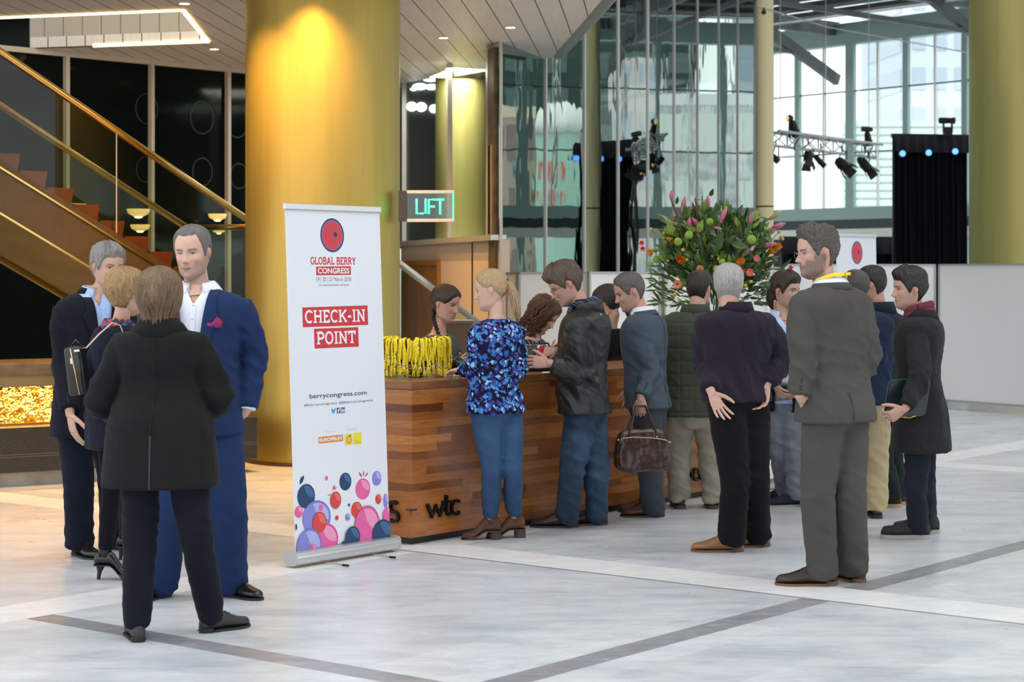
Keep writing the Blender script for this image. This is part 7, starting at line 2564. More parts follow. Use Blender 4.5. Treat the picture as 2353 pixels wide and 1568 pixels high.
def berry(c, px, py, rx, ry, rot=0.0):
    """printed berry at a pixel with pixel half sizes"""
    x, y = bp(px, py)
    x2, _ = bp(px + rx, py)
    _, y2 = bp(px, py - ry)
    a, b_ = abs(x2 - x), abs(y2 - y)
    mats = []
    for i, q in enumerate(P_col[c]): mats.append(plain('print_' + c + str(i), q, 0.55))
    mb = MB()
    mb.cm = 1; flat(mb, ell2(x, y, a, b_, rot), nxt())
    mb.cm = 0; flat(mb, ell2(x - a * 0.035, y - b_ * 0.03, a * 0.955, b_ * 0.955, rot), nxt())
    if rx > 5:
        P = [(x + a * 0.86 * math.cos(t), y + b_ * 0.86 * math.sin(t)) for t in np.linspace(math.radians(-12), math.radians(108), 14)]
        Q = [(x + a * lerp(-0.2, 0.80, u) - 0.06 * a * math.sin(u * 6.28), y + b_ * (lerp(0.78, -0.16, u) - 0.42 * math.sin(PI * u) * (1 - 0.35 * u))) for u in np.linspace(0.05, 0.95, 12)]
        mb.cm = 2; flat(mb, P + Q, nxt())
    mb.build('berry_print', mats, sheet, fix=False)
cx_, cy_ = bp(763, 541)
logo(cx_, cy_, 0.099, BO, sheet, 0.24)
def slab(txt, p0, p1, m, name='lettering', wt=0.15):
    (u0, v0), (u1, v1) = bp(*p0), bp(*p1)
    mb = MB()
    slab_text(mb, txt, (u0 + u1) / 2, (v0 + v1) / 2, abs(u1 - u0), abs(v1 - v0), BO, BU, BV, BN, nxt(), wt)
    mb.build(name, m, sheet, fix=False)
def ptxt(txt, p0, p1, m, bold=0.0, hgt=None):
    (u0, v0), (u1, v1) = bp(*p0), bp(*p1)
    plain_text('lettering', txt, m, sheet, (u0 + u1) / 2, (v0 + v1) / 2, abs(u1 - u0), BO, BU, BV, BN, nxt(), abs(v1 - v0) if hgt is None else hgt, bold=bold)
def patch(pts, m, name='print_block'):
    mb = MB(); flat(mb, pxbox(pts), nxt()); mb.build(name, m, sheet, fix=False)
relay()
slab('GLOBAL BERRY', (713, 608), (817, 592), P_red, wt=0.17)
patch([(726, 613), (805.5, 612), (806, 632), (726, 633)], P_red)
ptxt('CONGRESS', (730, 629), (802, 616), P_white, 0.025)
P_slate = plain('print_slate', (0.10, 0.13, 0.22), 0.55)
ptxt('19 | 20 | 21 March 2018', (727, 650), (806, 637), P_slate, -0.008)
ptxt('WTC CONVENTION CENTER - ROTTERDAM', (732, 657.5), (801, 653.5), P_slate, 0.0)
relay()
patch([(694, 707), (844, 702), (845.5, 747), (695.5, 752.5)], P_red)
slab('CHECK-IN', (700, 743), (839, 711), P_white)
patch([(721, 756), (822.5, 752), (824, 797), (722.5, 801.5)], P_red)
slab('POINT', (727, 792), (817, 760.5), P_white)
relay()
ptxt('berrycongress.com', (711, 920), (842, 897), P_navy, 0.012)
ptxt('#berrycongress @berrycongress', (698, 936), (856, 917), P_navy, 0.0)
P_tw = plain('print_sky', (0.07, 0.36, 0.72), 0.5)
mb = MB(); flat(mb, pxbox([(761, 938), (766, 943), (768, 938), (771, 939), (770, 945), (767, 950), (761, 951), (764, 948), (761, 945)]), nxt()); mb.build('bird_icon', P_tw, sheet, fix=False)
patch([(773, 938), (781, 937), (782, 950), (774, 951)], plain('print_f', (0.02, 0.06, 0.20), 0.5), 'icon_block')
ptxt('f', (775.5, 949.5), (780.5, 939), P_white, 0.03)
patch([(783, 937), (791.5, 936), (792, 949), (783.5, 950)], plain('print_in', (0.015, 0.13, 0.36), 0.5), 'icon_block')
ptxt('in', (784.5, 948), (790.5, 938.5), P_white, 0.03)
relay()
P_faint = plain('print_faint', (0.52, 0.53, 0.56), 0.55)
ptxt('Organised by', (747, 996), (770, 989), P_faint)
ptxt('Supported by', (797, 991), (823, 983), P_faint)
patch([(731, 1005), (787.5, 999), (788, 1014), (731.5, 1020)], plain('print_orange', (0.66, 0.24, 0.055), 0.5))
ptxt('EUROFRUIT', (733.5, 1016), (786, 1003), P_white, 0.03)
P_y = plain('print_yellow', (0.80, 0.66, 0.03), 0.5)
patch([(792, 998), (809.5, 996.5), (810, 1022), (792.5, 1024)], P_y)
patch([(812, 996), (830, 994), (830.5, 1020), (812.5, 1022)], P_y)
mb = MB()
x, y = bp(801, 1011)
for r_, cm_ in ((0.0230, 0), (0.0185, 1)):
    mb.cm = cm_; flat(mb, ell2(x, y, r_ * 0.9, r_), nxt())
mb.build('fruit_icon', [plain('icon_rust', (0.45, 0.10, 0.02), 0.5), plain('icon_yellow', (0.78, 0.50, 0.03), 0.5)], sheet, fix=False)
mb = MB(); flat(mb, pxbox([(800, 1003), (804, 998), (806, 1001), (803, 1005)]), nxt()); mb.build('leaf_icon', plain('icon_leaf', (0.06, 0.30, 0.05), 0.5), sheet, fix=False)
ptxt('FRUIT', (814, 1014), (822, 1011), plain('print_green', (0.20, 0.38, 0.06), 0.5))
ptxt('LOGISTICA', (814, 1018.5), (829, 1015), plain('print_green', (0.20, 0.38, 0.06), 0.5))
relay()
# zoom coordinates of the printed fruit -> photograph pixels
def zb(c, x, y, rx, ry): berry(c, 620 + x / 3.5645, 900 + y / 3.5645, rx / 3.5645, ry / 3.5645)
for c, x, y, rx, ry in (('p', 462, 711, 13, 20), ('n', 617, 738, 49, 73), ('p', 760, 799, 60, 86), ('v', 873, 712, 37, 60), ('n', 295, 858, 72, 100),
                        ('v', 945, 895, 18, 58), ('r', 886, 882, 24, 40), ('n', 644, 930, 8, 13), ('v', 380, 1035, 114, 142), ('p', 234, 986, 32, 48), ('p', 412, 951, 17, 28),
                        ('r', 534, 890, 44, 70), ('r', 706, 968, 43, 64), ('p', 965, 1010, 48, 64), ('r', 543, 1035, 13, 20), ('v', 633, 1029, 19, 28),
                        ('n', 206, 1110, 10, 26), ('p', 446, 1215, 105, 136), ('r', 398, 1072, 57, 86), ('v', 315, 1265, 102, 142), ('p', 345, 1290, 28, 40),
                        ('p', 790, 1110, 104, 176), ('r', 735, 1240, 16, 16), ('n', 640, 1275, 82, 70), ('n', 668, 1192, 60, 88), ('v', 564, 1292, 52, 46), ('v', 765, 1245, 10, 12), ('n', 912, 1166, 86, 118)):
    zb(c, x, y, rx, ry)
relay()
def blade(pts, m):
    mb = MB(); flat(mb, pxbox([(620 + x / 3.5645, 900 + y / 3.5645) for x, y in pts]), nxt()); mb.build('leaf_print', m, sheet, fix=False)
P_rose = plain('print_rose', (0.50, 0.06, 0.16), 0.55)
blade([(243, 765), (242, 730), (255, 702), (278, 688), (279, 712), (266, 745)], P_navy)
for pts in ([(724, 655), (742, 670), (757, 702), (738, 696)], [(766, 643), (771, 672), (766, 703), (759, 680)], [(804, 657), (797, 682), (778, 702), (782, 680)],
            [(528, 762), (530, 785), (509, 812), (512, 790)], [(547, 779), (538, 798), (517, 812), (526, 793)], [(500, 832), (490, 852), (465, 856), (482, 847)]): blade(pts, P_rose)

# the second banner, farther back beside the tall man
b2 = W(1927, 700, 19.5); b2.z = 0
t2, sheet2, o2, _u, _v, _n = frame_banner('roll_up_banner', b2, 0.85, 2.05, 0.03, 'white roll-up banner with only its round red logo showing, beyond the tall man in grey')
relay()
x, y = plane_uv(1969, 581, o2, BU, _v, _n)
BV, BN = _v, _n
logo(x, y, 0.118, o2 + _n * 0.0, sheet2, 0.24)
# ================================================================== LIFT sign on the gold column
M_neon = plain('green_neon', (0.1, 1.0, 0.45), 0.4, emit=(0.04, 1.0, 0.36), estr=1.6)
dS = 16.9
sl = W(926, 474, dS)
t = empty('lift_sign', sl, 'glass LIFT sign with glowing green letters beside the gold column', 'sign')
su, sv, sn = Vector((1, -0.10, 0)).normalized(), UP, Vector((-0.10, -1, 0)).normalized()
def sp(px, py): return plane_uv(px, py, sl, su, sv, sn)
x0, z0 = sp(934, 507); x1, z1 = sp(1043, 441)
b = MB(); b.box(sl + su * ((x0 + x1) / 2) + sv * ((z0 + z1) / 2), ((x1 - x0) / 2, 0.006, (z1 - z0) / 2), (su, sn, sv)); b.build('glass_panel', thin_glass('sign_glass', (0.75, 0.86, 0.80), 0.06), t)
for z in (z0, z1):
    b = MB(); b.bbox(sl + su * ((x0 + x1) / 2) + sv * z, ((x1 - x0) / 2 + 0.005, 0.02, 0.014), (su, sn, sv), 0.004); b.build('rail', plain('sign_rail', (0.72, 0.70, 0.66), 0.4), t)
b = MB(); b.box(sl + su * (x1 - 0.006) + sv * ((z0 + z1) / 2), (0.005, 0.008, (z1 - z0) / 2 - 0.015), (su, sn, sv)); b.build('edge_light', M_neon, t)
b = MB(); b.box(sl + su * (x0 - 0.03) + sv * ((z0 + z1) / 2), (0.035, 0.03, (z1 - z0) / 2 + 0.01), (su, sn, sv)); b.build('bracket', plain('bracket_dark', (0.05, 0.04, 0.03), 0.4), t)
def neon(strokes, pxs, pys):
    xa, za = sp(pxs[0], pys[1]); xb, zb_ = sp(pxs[1], pys[0])
    mb = MB()
    for s_ in strokes: mb.tube([sl + su * lerp(xa, xb, p[0]) + sv * lerp(za, zb_, p[1]) + sn * 0.016 for p in s_], 0.0085, 8)
    mb.build('letter', M_neon, t, smooth=True)
neon([[(0, 1), (0, 0), (1, 0)]], (958, 974), (457, 491))
neon([[(0.5, 1), (0.5, 0)]], (976, 981), (457, 491))
neon([[(0, 0), (0, 1), (1, 1)], [(0, .52), (.9, .52)]], (986, 1001), (459, 492))
neon([[(0, 1), (1, 1)], [(.5, 1), (.5, 0)]], (1003, 1021), (459, 493))

# ================================================================== second flight's handrail and furniture beyond the counter
ra, rb = W(905, 596, 19.6), W(1098, 742, 21.0)
t = empty('stair_balustrade', (ra.x, ra.y, 0), 'sloping steel handrail with glass, seen behind the woman with plaited hair', 'handrail')
b = MB(); b.tube([ra, rb], 0.035, 12); b.build('handrail', M_steel, t, smooth=True)
b = MB(); b.add([ra - UP * 0.04, rb - UP * 0.04, Vector((rb.x, rb.y, 0)), Vector((ra.x, ra.y, 0))], [(0, 1, 2, 3)]); o = b.build('glass_panel', M_railglass, t, fix=False)
md = o.modifiers.new('t', 'SOLIDIFY'); md.thickness = 0.012
c = W(946, 800, 17.9); c.z = 0
t = empty('metal_rack', c, 'dark metal rack with upright posts between the gold column and the plaited woman', 'rack')
for px in (929, 945, 957, 967):
    p = W(px, 700, 17.9); b = MB(); b.box((p.x, p.y + (0.0 if px in (929, 967) else 0.3), 0.50), (0.018, 0.018, 0.50 if px != 967 else 0.5)); b.build('post', M_black, t)
for z in (0.42, 0.78):
    p0, p1 = W(927, 700, 17.9), W(969, 700, 17.9); b = MB(); b.box(((p0.x + p1.x) / 2, p0.y + 0.15, z), ((p1.x - p0.x) / 2, 0.17, 0.012)); b.build('shelf', M_greyframe, t)
c = W(1056, 800, 18.6); c.z = 0
t = empty('low_cabinet', c, 'low brown cabinet against the beige wall, left of the blonde ponytail', 'cabinet')
b = MB(); b.bbox(c + UP * 0.59, (0.13, 0.2, 0.59), None, 0.008); b.build('body', plain('cabinet_brown', (0.12, 0.075, 0.045), 0.5), t)
b = MB(); b.bbox(c + UP * 1.19, (0.14, 0.21, 0.015), None, 0.004); b.build('top', plain('cabinet_top', (0.16, 0.10, 0.06), 0.4), t)

# ================================================================== white partition screens
def screen(p0, p1, z1, label, z0=0.09, th=0.02, fr=0.022):
    t = empty('partition_screen', (p0 + p1) / 2, label, 'screen')
    u = (p1 - p0).normalized(); L_ = (p1 - p0).length; n = Vector((u.y, -u.x, 0)); m = (p0 + p1) / 2
    ax = (u, n, UP)
    b = MB(); b.box(m + UP * (z0 + z1) / 2, (L_ / 2 - fr, th * 0.5, (z1 - z0) / 2 - fr), ax); b.build('board', M_board, t)
    b = MB()
    b.box(m + UP * (z1 - fr / 2), (L_ / 2, th, fr / 2), ax); b.box(m + UP * (z0 + fr / 2), (L_ / 2, th, fr / 2), ax)
    for sg in (-1, 1): b.box(m + u * (sg * (L_ / 2 - fr / 2)) + UP * (z0 + z1) / 2, (fr / 2, th, (z1 - z0) / 2), ax)
    b.build('frame', M_greyframe, t)
    for sg in (-0.42, 0.42):
        b = MB(); b.box(m + u * (L_ * sg) + UP * z0 / 2, (0.012, 0.015, z0 / 2), ax); b.box(m + u * (L_ * sg) + UP * 0.008, (0.015, 0.14, 0.008), ax); b.build('foot', M_greyframe, t)
    return t
def G(px, d): p = W(px, 700, d); p.z = 0; return p
pr = G(2158, 23.6); pd = (G(2353, 22.5) - pr).normalized()
screen(pr, pr + pd * 1.75, 1.772, 'large blank white screen at the right edge, under the right gold column', 0.10)
screen(G(1800, 23.0), G(2149, 23.75), 1.772, 'blank white screen behind the young man in long coat, left of the screen gap')
screen(G(1524, 20.6), G(1790, 21.6), 1.73, 'white screen behind the flower arrangement')
screen(G(1352, 20.0), G(1516, 20.4), 1.675, 'white screen behind the man in blue-grey blazer')
screen(G(1192, 20.0), G(1346, 19.9), 1.670, 'white screen behind the curly-haired woman')
screen(G(1166, 20.3), G(1190, 20.02), 1.668, 'narrow white screen edge behind the blonde ponytail')

# ================================================================== stage drapes with blue lamps
def drape(px0, px1, d, z1, label, z0=0.0):
    p0, p1 = G(px0, d), G(px1, d + 0.3)
    t = empty('stage_drape', (p0 + p1) / 2, label, 'curtain')
    u = (p1 - p0).normalized(); n = Vector((u.y, -u.x, 0)); L_ = (p1 - p0).length
    rows = []
    for z in np.linspace(z0, z1 - 0.05, 8):
        rows.append([p0 + u * (L_ * i / 120) + n * (0.05 * math.sin(i * 0.55) + 0.03 * math.sin(i * 1.33 + z)) + UP * float(z) for i in range(121)])
    b = MB(); b.loft(rows, cap=False, closed=False); o = b.build('curtain', M_blackmat, t, smooth=True, fix=False)
    md = o.modifiers.new('t', 'SOLIDIFY'); md.thickness = 0.012
    rows = []
    for z, k in ((z1 - 0.32, 1.0), (z1 - 0.1, 0.85), (z1, 0.7)):
        rows.append([p0 - u * 0.10 + u * ((L_ + 0.2) * i / 60) + n * (0.16 * k + 0.02 * math.sin(i * 0.9)) + UP * z for i in range(61)])
    b = MB(); b.loft(rows, cap=False, closed=False); o = b.build('valance', plain('valance_black', (0.016, 0.017, 0.024), 0.85), t, smooth=True, fix=False)
    md = o.modifiers.new('t', 'SOLIDIFY'); md.thickness = 0.015
    b = MB(); b.bar(p0 - u * 0.08 + UP * z1, p1 + u * 0.08 + UP * z1, 0.04); b.build('top_bar', M_black, t)
    for p in (p0, p1):
        b = MB(); b.box(p - n * 0.08 + UP * z1 / 2, (0.03, 0.03, z1 / 2)); b.build('upright', M_black, t)
    return t, p0, p1, u, n
dd = 37.0
zt_ = EYE + (630 - 312) / F * dd
tdr, p0, p1, du, dn = drape(2058, 2222, dd, zt_, 'tall black stage drape with three blue lamps, left of the right gold column')
for px, py, lab in ((2074, 353, 'round blue lamp on the black drape, leftmost of three'), (2134, 351, 'round blue lamp on the black drape, middle of three'), (2195, 348, 'round blue lamp on the black drape, rightmost of three')):
    c = W(px, py, dd - 0.42)
    t = empty('stage_lamp', c, lab, 'lamp', 'blue lamps along the stage drape')
    b = MB(); b.lathe(c, [(0.05, 0.10), (0.066, 0.08), (0.066, 0.0), (0.058, -0.004)], 20, (Vector((1, 0, 0)), UP, Vector((0, 1, 0)))); b.build('housing', M_black, t, smooth=True)
    b = MB(); b.lathe(c, [(0.001, 0.004), (0.058, 0.004), (0.058, -0.006), (0.001, -0.006)], 20, (Vector((1, 0, 0)), UP, Vector((0, 1, 0)))); b.build('lens', plain('blue_lens', (0.5, 0.7, 1), 0.4, emit=(0.03, 0.16, 0.80), estr=1.8), t)
drape(1800, 2056, 40.0, EYE + (630 - 548) / F * 40.0, 'low black drape behind the second banner, in front of the window wall')
# projector on top of the drape
c = W(2174, 288, dd)
t = empty('stage_projector', c, 'black moving-head lamp standing on the tall stage drape', 'stage light')
b = MB(); b.box((c.x + 0.03, c.y, zt_ + 0.08), (0.075, 0.08, 0.08)); b.build('base', M_black, t)
b = MB(); b.box((c.x - 0.05, c.y, c.z + 0.0), (0.012, 0.05, 0.14)); b.box((c.x + 0.11, c.y, c.z), (0.012, 0.05, 0.14)); b.build('yoke', M_black, t)
b = MB(); b.lathe((c.x - 0.14, c.y, c.z + 0.09), [(0.045, 0), (0.06, 0.02), (0.055, 0.25), (0.07, 0.30), (0.03, 0.32)], 16, (UP, Vector((0, 1, 0)), Vector((1, 0, 0)))); b.build('head', M_black, t, smooth=True)

# ================================================================== lighting truss and its lamps
ta, tb_ = W(1772, 318, 33.0), W(2012, 360, 36.2)
tb_.z = ta.z - 0.02
t = empty('lighting_truss', (ta + tb_) / 2, 'white lighting truss hung on wires before the window wall', 'truss')
M_truss = plain('truss_white', (0.72, 0.73, 0.76), 0.4, 0.2)
tu = (tb_ - ta).normalized(); tn = Vector((tu.y, -tu.x, 0)); TL = (tb_ - ta).length
cho = [tn * 0.14 + UP * 0.12, tn * -0.14 + UP * 0.12, UP * -0.12]
for c_ in cho:
    b = MB(); b.tube([ta + c_, tb_ + c_], 0.026, 8); b.build('chord', M_truss, t, smooth=True)
b = MB()
nn_ = 14
for i in range(nn_):
    q0, q1 = ta + tu * (TL * i / nn_), ta + tu * (TL * (i + 1) / nn_)
    for a_, c_ in ((0, 2), (1, 2), (0, 1)):
        b.tube([q0 + cho[a_], q1 + cho[c_]] if i % 2 else [q0 + cho[c_], q1 + cho[a_]], 0.011, 6)
b.build('lacing', M_truss, t, smooth=True)
for s_ in (0.08, 0.5, 0.93):
    q = ta + tu * (TL * s_)
    b = MB(); b.tube([q, q + UP * (7.45 - q.z)], 0.008, 5); b.build('wire', M_steel, t)
M_inner = plain('lamp_reflector', (0.75, 0.5, 0.28), 0.4, emit=(1.0, 0.6, 0.28), estr=0.5)
def spot_can(px, py, d, ln, r, direc, label, barn=True, glow=True, up=False):
    """theatre lantern: body, yoke, four barn doors"""
    c = W(px, py, d)
    v = Vector(direc).normalized()
    s_ = v.cross(Vector((0, 1, 0.2))).normalized(); q_ = s_.cross(v)
    t = empty('stage_spotlight', c, label, 'stage light', 'lanterns on the lighting truss')
    b = MB(); b.lathe(c, [(r * 0.45, -ln * 0.55), (r * 0.85, -ln * 0.42), (r, -ln * 0.1), (r, ln * 0.35), (r * 0.94, ln * 0.36)], 18, (s_, q_, v)); b.build('body', plain('lantern_black', (0.02, 0.018, 0.017), 0.5), t, smooth=True, sharp=40)
    b = MB(); b.lathe(c, [(0.002, ln * 0.34), (r * 0.92, ln * 0.34), (r * 0.92, ln * 0.37), (0.002, ln * 0.37)], 18, (s_, q_, v)); b.build('lens', M_inner if glow else M_greyframe, t)
    if barn:
        for w_, o_ in ((s_, q_), (s_ * -1, q_), (q_, s_), (q_ * -1, s_)):
            e0 = c + v * (ln * 0.36) + w_ * r
            e1 = e0 + v * (r * 1.5) + w_ * (r * 0.5)
            mb = MB(); mb.add([e0 + o_ * r * 0.75, e0 - o_ * r * 0.75, e1 - o_ * r * 1.0, e1 + o_ * r * 1.0], [(0, 1, 2, 3)])
            bo = mb.build('barn_door', plain('lantern_black', (0.02, 0.018, 0.017), 0.5), t, fix=False)
            md = bo.modifiers.new('t', 'SOLIDIFY'); md.thickness = 0.006
    b = MB()
    k = -1 if up else 1
    b.tube([c + s_ * (r * 1.1), c + s_ * (r * 1.15) + UP * (0.16 * k), c + UP * (0.24 * k), c - s_ * (r * 1.15) + UP * (0.16 * k), c - s_ * (r * 1.1)], 0.012, 6)
    b.tube([c + UP * (0.24 * k), c + UP * (0.34 * k)], 0.014, 6)
    b.build('yoke', M_black, t, smooth=True)
spot_can(1857, 362, 34.1, 0.24, 0.085, (-0.1, -0.3, -1), 'black lantern hanging straight down from the truss, below its left half')
spot_can(1886, 373, 34.4, 0.30, 0.05, (0.7, -0.1, -0.75), 'slim black lantern slanting down to the right, second from the left under the truss', False, False)
spot_can(1935, 378, 35.2, 0.26, 0.10, (0.55, -0.45, -0.6), 'black lantern with glowing orange barn doors, third from the left under the truss')
spot_can(1988, 380, 36.0, 0.36, 0.09, (0.55, -0.3, -0.75), 'black lantern with open barn doors at the right end of the truss')
spot_can(1826, 300, 33.6, 0.34, 0.07, (0.25, -0.2, -1), 'tall slim black lantern standing on the left end of the truss', False, False, True)
spot_can(1814, 272, 33.5, 0.12, 0.06, (-1, -0.4, 0), 'small lamp pointing left above the left end of the truss', False, True, True)
spot_can(1995, 322, 35.9, 0.30, 0.065, (0.1, -0.2, -1), 'tall slim black lantern standing on the right end of the truss', False, False, True)
spot_can(1990, 297, 35.9, 0.24, 0.05, (-1, -0.2, 0.05), 'black lamp lying level above the right end of the truss', False, False, True)
spot_can(1783, 366, 33.2, 0.18, 0.055, (0.6, -0.2, -0.7), 'small black lantern half hidden behind the slim pale column', False, False)
# festoon bulb on its cable at the slim column
p = W(1755, 25, 28.5)
t = empty('hanging_bulb', p, 'small dark bulb on a cable across the top of the slim pale column', 'lamp')
b = MB(); b.tube([W(1738, 14, 28.5), W(1756, 19, 28.5), W(1900, 62, 33.0), W(2228, 122, 41.0)], 0.012, 6); b.build('cable', M_greyframe, t)
b = MB(); b.lathe(p, [(0.012, 0.05), (0.018, 0.02), (0.036, -0.01), (0.034, -0.04), (0.01, -0.055)], 14); b.build('bulb', M_black, t, smooth=True)
# ================================================================== flower arrangement on the counter
FD = 15.0
fc = W(1640, 700, FD); fc.z = ZC
tf = empty('flower_arrangement', fc, 'large flower arrangement of pink lily buds, orange blooms and greenery on the counter', 'flowers')
def fz(x, y, dz=0.0): return W(1440 + x / 4.9, 420 + y / 4.9, FD + dz)
rf_ = random.Random(11)
M_leafd = plain('leaf_dark', (0.038, 0.088, 0.022), 0.4, var=0.4, scale=14)
M_leafm = plain('leaf_mid', (0.085, 0.165, 0.034), 0.45, var=0.4, scale=14)
M_leafl = plain('leaf_light', (0.22, 0.36, 0.05), 0.5, var=0.3, scale=14)
M_euc = plain('leaf_grey', (0.20, 0.27, 0.20), 0.55, var=0.25, scale=14)
M_stem = plain('stem_green', (0.09, 0.15, 0.035), 0.6)
M_twig = plain('twig_brown', (0.10, 0.055, 0.032), 0.7)
b = MB(); b.lathe(fc, [(0.11, 0.0), (0.12, 0.02), (0.10, 0.10), (0.13, 0.24), (0.16, 0.33), (0.15, 0.335), (0.11, 0.23)], 32); b.build('vase', plain('vase_dark', (0.05, 0.045, 0.04), 0.25), tf, smooth=True)
core = fc + UP * 0.36
def leaf(mb, p, d, n, ln, wd, curl=0.25):
    d = Vector(d).normalized(); sd = d.cross(Vector(n)).normalized(); nn = sd.cross(d)
    rows = []
    for i in range(6):
        u = i / 5
        w_ = wd * math.sin(PI * (0.06 + 0.9 * u)) ** 0.8 * (1.1 - 0.5 * u)
        c = p + d * (ln * u) - nn * (curl * ln * u * u)
        rows.append([c - sd * w_ + nn * w_ * 0.25, c, c + sd * w_ + nn * w_ * 0.25])
    mb.loft(rows, cap=False, closed=False)
def mass(name, m, n, ln, wd, box, seed):
    r = random.Random(seed)
    mb = MB()
    for i in range(n):
        a = r.uniform(0, 2 * PI); q = math.sqrt(r.uniform(0, 1))
        x = box[0] + box[2] * q * math.cos(a); y = box[1] + box[3] * q * math.sin(a)
        dz = r.uniform(-0.22, 0.22) * (1 - 0.5 * q)
        p = fz(x, y, dz)
        out = (p - core).normalized() + Vector((r.uniform(-.7, .7), r.uniform(-.9, .3), r.uniform(-.6, .5)))
        k = r.uniform(0.6, 1.35)
        leaf(mb, p, out, Vector((r.uniform(-1, 1), -1, r.uniform(-.4, 1))), ln * k, wd * k, r.uniform(-0.1, 0.5))
    o = mb.build(name, m, tf, smooth=True, fix=False)
    o['kind'] = 'stuff'
mass('foliage', M_leafd, 260, 0.105, 0.026, (1010, 760, 520, 420), 1)
mass('foliage', M_leafm, 250, 0.095, 0.020, (1000, 800, 600, 480), 2)
mass('foliage', M_leafl, 140, 0.080, 0.024, (980, 640, 560, 330), 3)
mass('foliage', M_euc, 110, 0.065, 0.018, (1080, 980, 520, 420), 4)
mass('foliage', M_leafm, 90, 0.10, 0.012, (640, 1180, 330, 320), 5)
mass('foliage', M_leafd, 120, 0.090, 0.014, (1460, 1080, 220, 330), 6)
# large leaves that catch the eye
mb = MB()
for x, y, x2, y2, wd in ((960, 780, 1080, 560, 0.055), (1180, 680, 1370, 730, 0.035), (920, 520, 1010, 600, 0.028), (945, 420, 1060, 275, 0.030), (560, 240, 575, 155, 0.016), (1520, 560, 1640, 660, 0.03), (1540, 690, 1560, 560, 0.022),
                          (1735, 975, 1855, 855, 0.016), (440, 450, 330, 350, 0.020), (250, 960, 285, 1050, 0.012), (1600, 415, 1490, 385, 0.010), (220, 1190, 400, 1100, 0.010), (940, 150, 975, 70, 0.020)):
    p, q = fz(x, y, -0.20), fz(x2, y2, -0.24)
    leaf(mb, p, q - p, Vector((0.2, -1, 0.3)), (q - p).length, wd, 0.05)
mb.build('broad_leaf', M_leafd, tf, smooth=True, fix=False)['kind'] = 'stuff'
def petal(mb, p, d, n, ln, wd, cup=0.3, m=7):
    d = Vector(d).normalized(); sd = d.cross(Vector(n)).normalized(); nn = sd.cross(d)
    rows = []
    for i in range(m):
        u = i / (m - 1)
        w_ = wd * (math.sin(PI * (0.10 + 0.86 * u)) ** 0.7)
        c = p + d * (ln * u) + nn * (cup * ln * u * u)
        rows.append([c - sd * w_ + nn * w_ * 0.35, c - sd * w_ * 0.5 + nn * w_ * 0.08, c, c + sd * w_ * 0.5 + nn * w_ * 0.08, c + sd * w_ + nn * w_ * 0.35])
    mb.loft(rows, cap=False, closed=False)
# lily buds: base and tip
M_bud = NT('lily_bud')
_n = M_bud.noise(M_bud.coord('Object', scale=(30, 30, 6)), 2.0, 3)
M_bud.l(M_bud.ramp(_n, [(0.3, (0.46, 0.085, 0.20)), (0.55, (0.58, 0.17, 0.29)), (0.75, (0.62, 0.36, 0.36))]), M_bud.b.inputs['Base Color'])
M_bud.set(Roughness=0.5); M_bud = M_bud.m
M_budg = plain('lily_bud_green', (0.30, 0.30, 0.13), 0.5, var=0.4, scale=20)
M_budp = plain('lily_bud_pale', (0.72, 0.45, 0.50), 0.5, var=0.3, scale=20)
BUDS = [(510, 210, 503, 85, 0), (630, 340, 655, 155, 0), (755, 340, 735, 258, 0), (915, 315, 915, 142, 0), (565, 500, 345, 352, 1), (570, 460, 498, 398, 0), (1050, 455, 1128, 270, 0), (700, 515, 712, 388, 0),
        (825, 505, 738, 398, 0), (860, 590, 745, 498, 0), (990, 500, 1078, 528, 0), (1390, 460, 1415, 335, 0), (1600, 415, 1742, 318, 1), (1548, 600, 1690, 512, 0), (1640, 505, 1792, 455, 0), (1515, 708, 1695, 685, 0),
        (1150, 595, 1278, 658, 0), (955, 830, 1078, 750, 0), (1320, 818, 1442, 712, 2), (1002, 330, 1005, 262, 0), (1040, 440, 1030, 350, 1)]
for i, (x, y, x2, y2, c_) in enumerate(BUDS):
    dz = rf_.uniform(-0.22, -0.05) if 600 < x < 1400 and y > 400 else rf_.uniform(-0.12, 0.10)
    p, q = fz(x, y, dz), fz(x2, y2, dz - 0.03)
    v = (q - p); L_ = v.length; v.normalize()
    s_ = v.orthogonal().normalized(); q_ = v.cross(s_)
    r = max(0.011, min(0.020, L_ * 0.19))
    mb = MB()
    rings = []
    for k in range(11):
        u = k / 10
        rr = r * (math.sin(PI * (0.10 + 0.80 * u ** 0.9)) ** 0.8) * (1.0 if u < 0.75 else 1.0 - 0.55 * (u - 0.75) / 0.25)
        rings.append([p + v * (L_ * u) + (s_ * math.cos(a) + q_ * math.sin(a)) * (rr * (1 + 0.10 * math.cos(3 * a))) for a in np.linspace(0, 2 * PI, 18, endpoint=False)])
    mb.loft(rings)
    mb.build('lily_bud', (M_bud, M_budg, M_budp)[c_], tf, smooth=True)
    mb = MB(); mb.tube([p + v * 0.004, p - v * 0.03, lerp(p, core, 0.35) + UP * 0.02, lerp(p, core, 0.8)], 0.0045, 6); mb.build('stem', M_stem, tf, smooth=True)
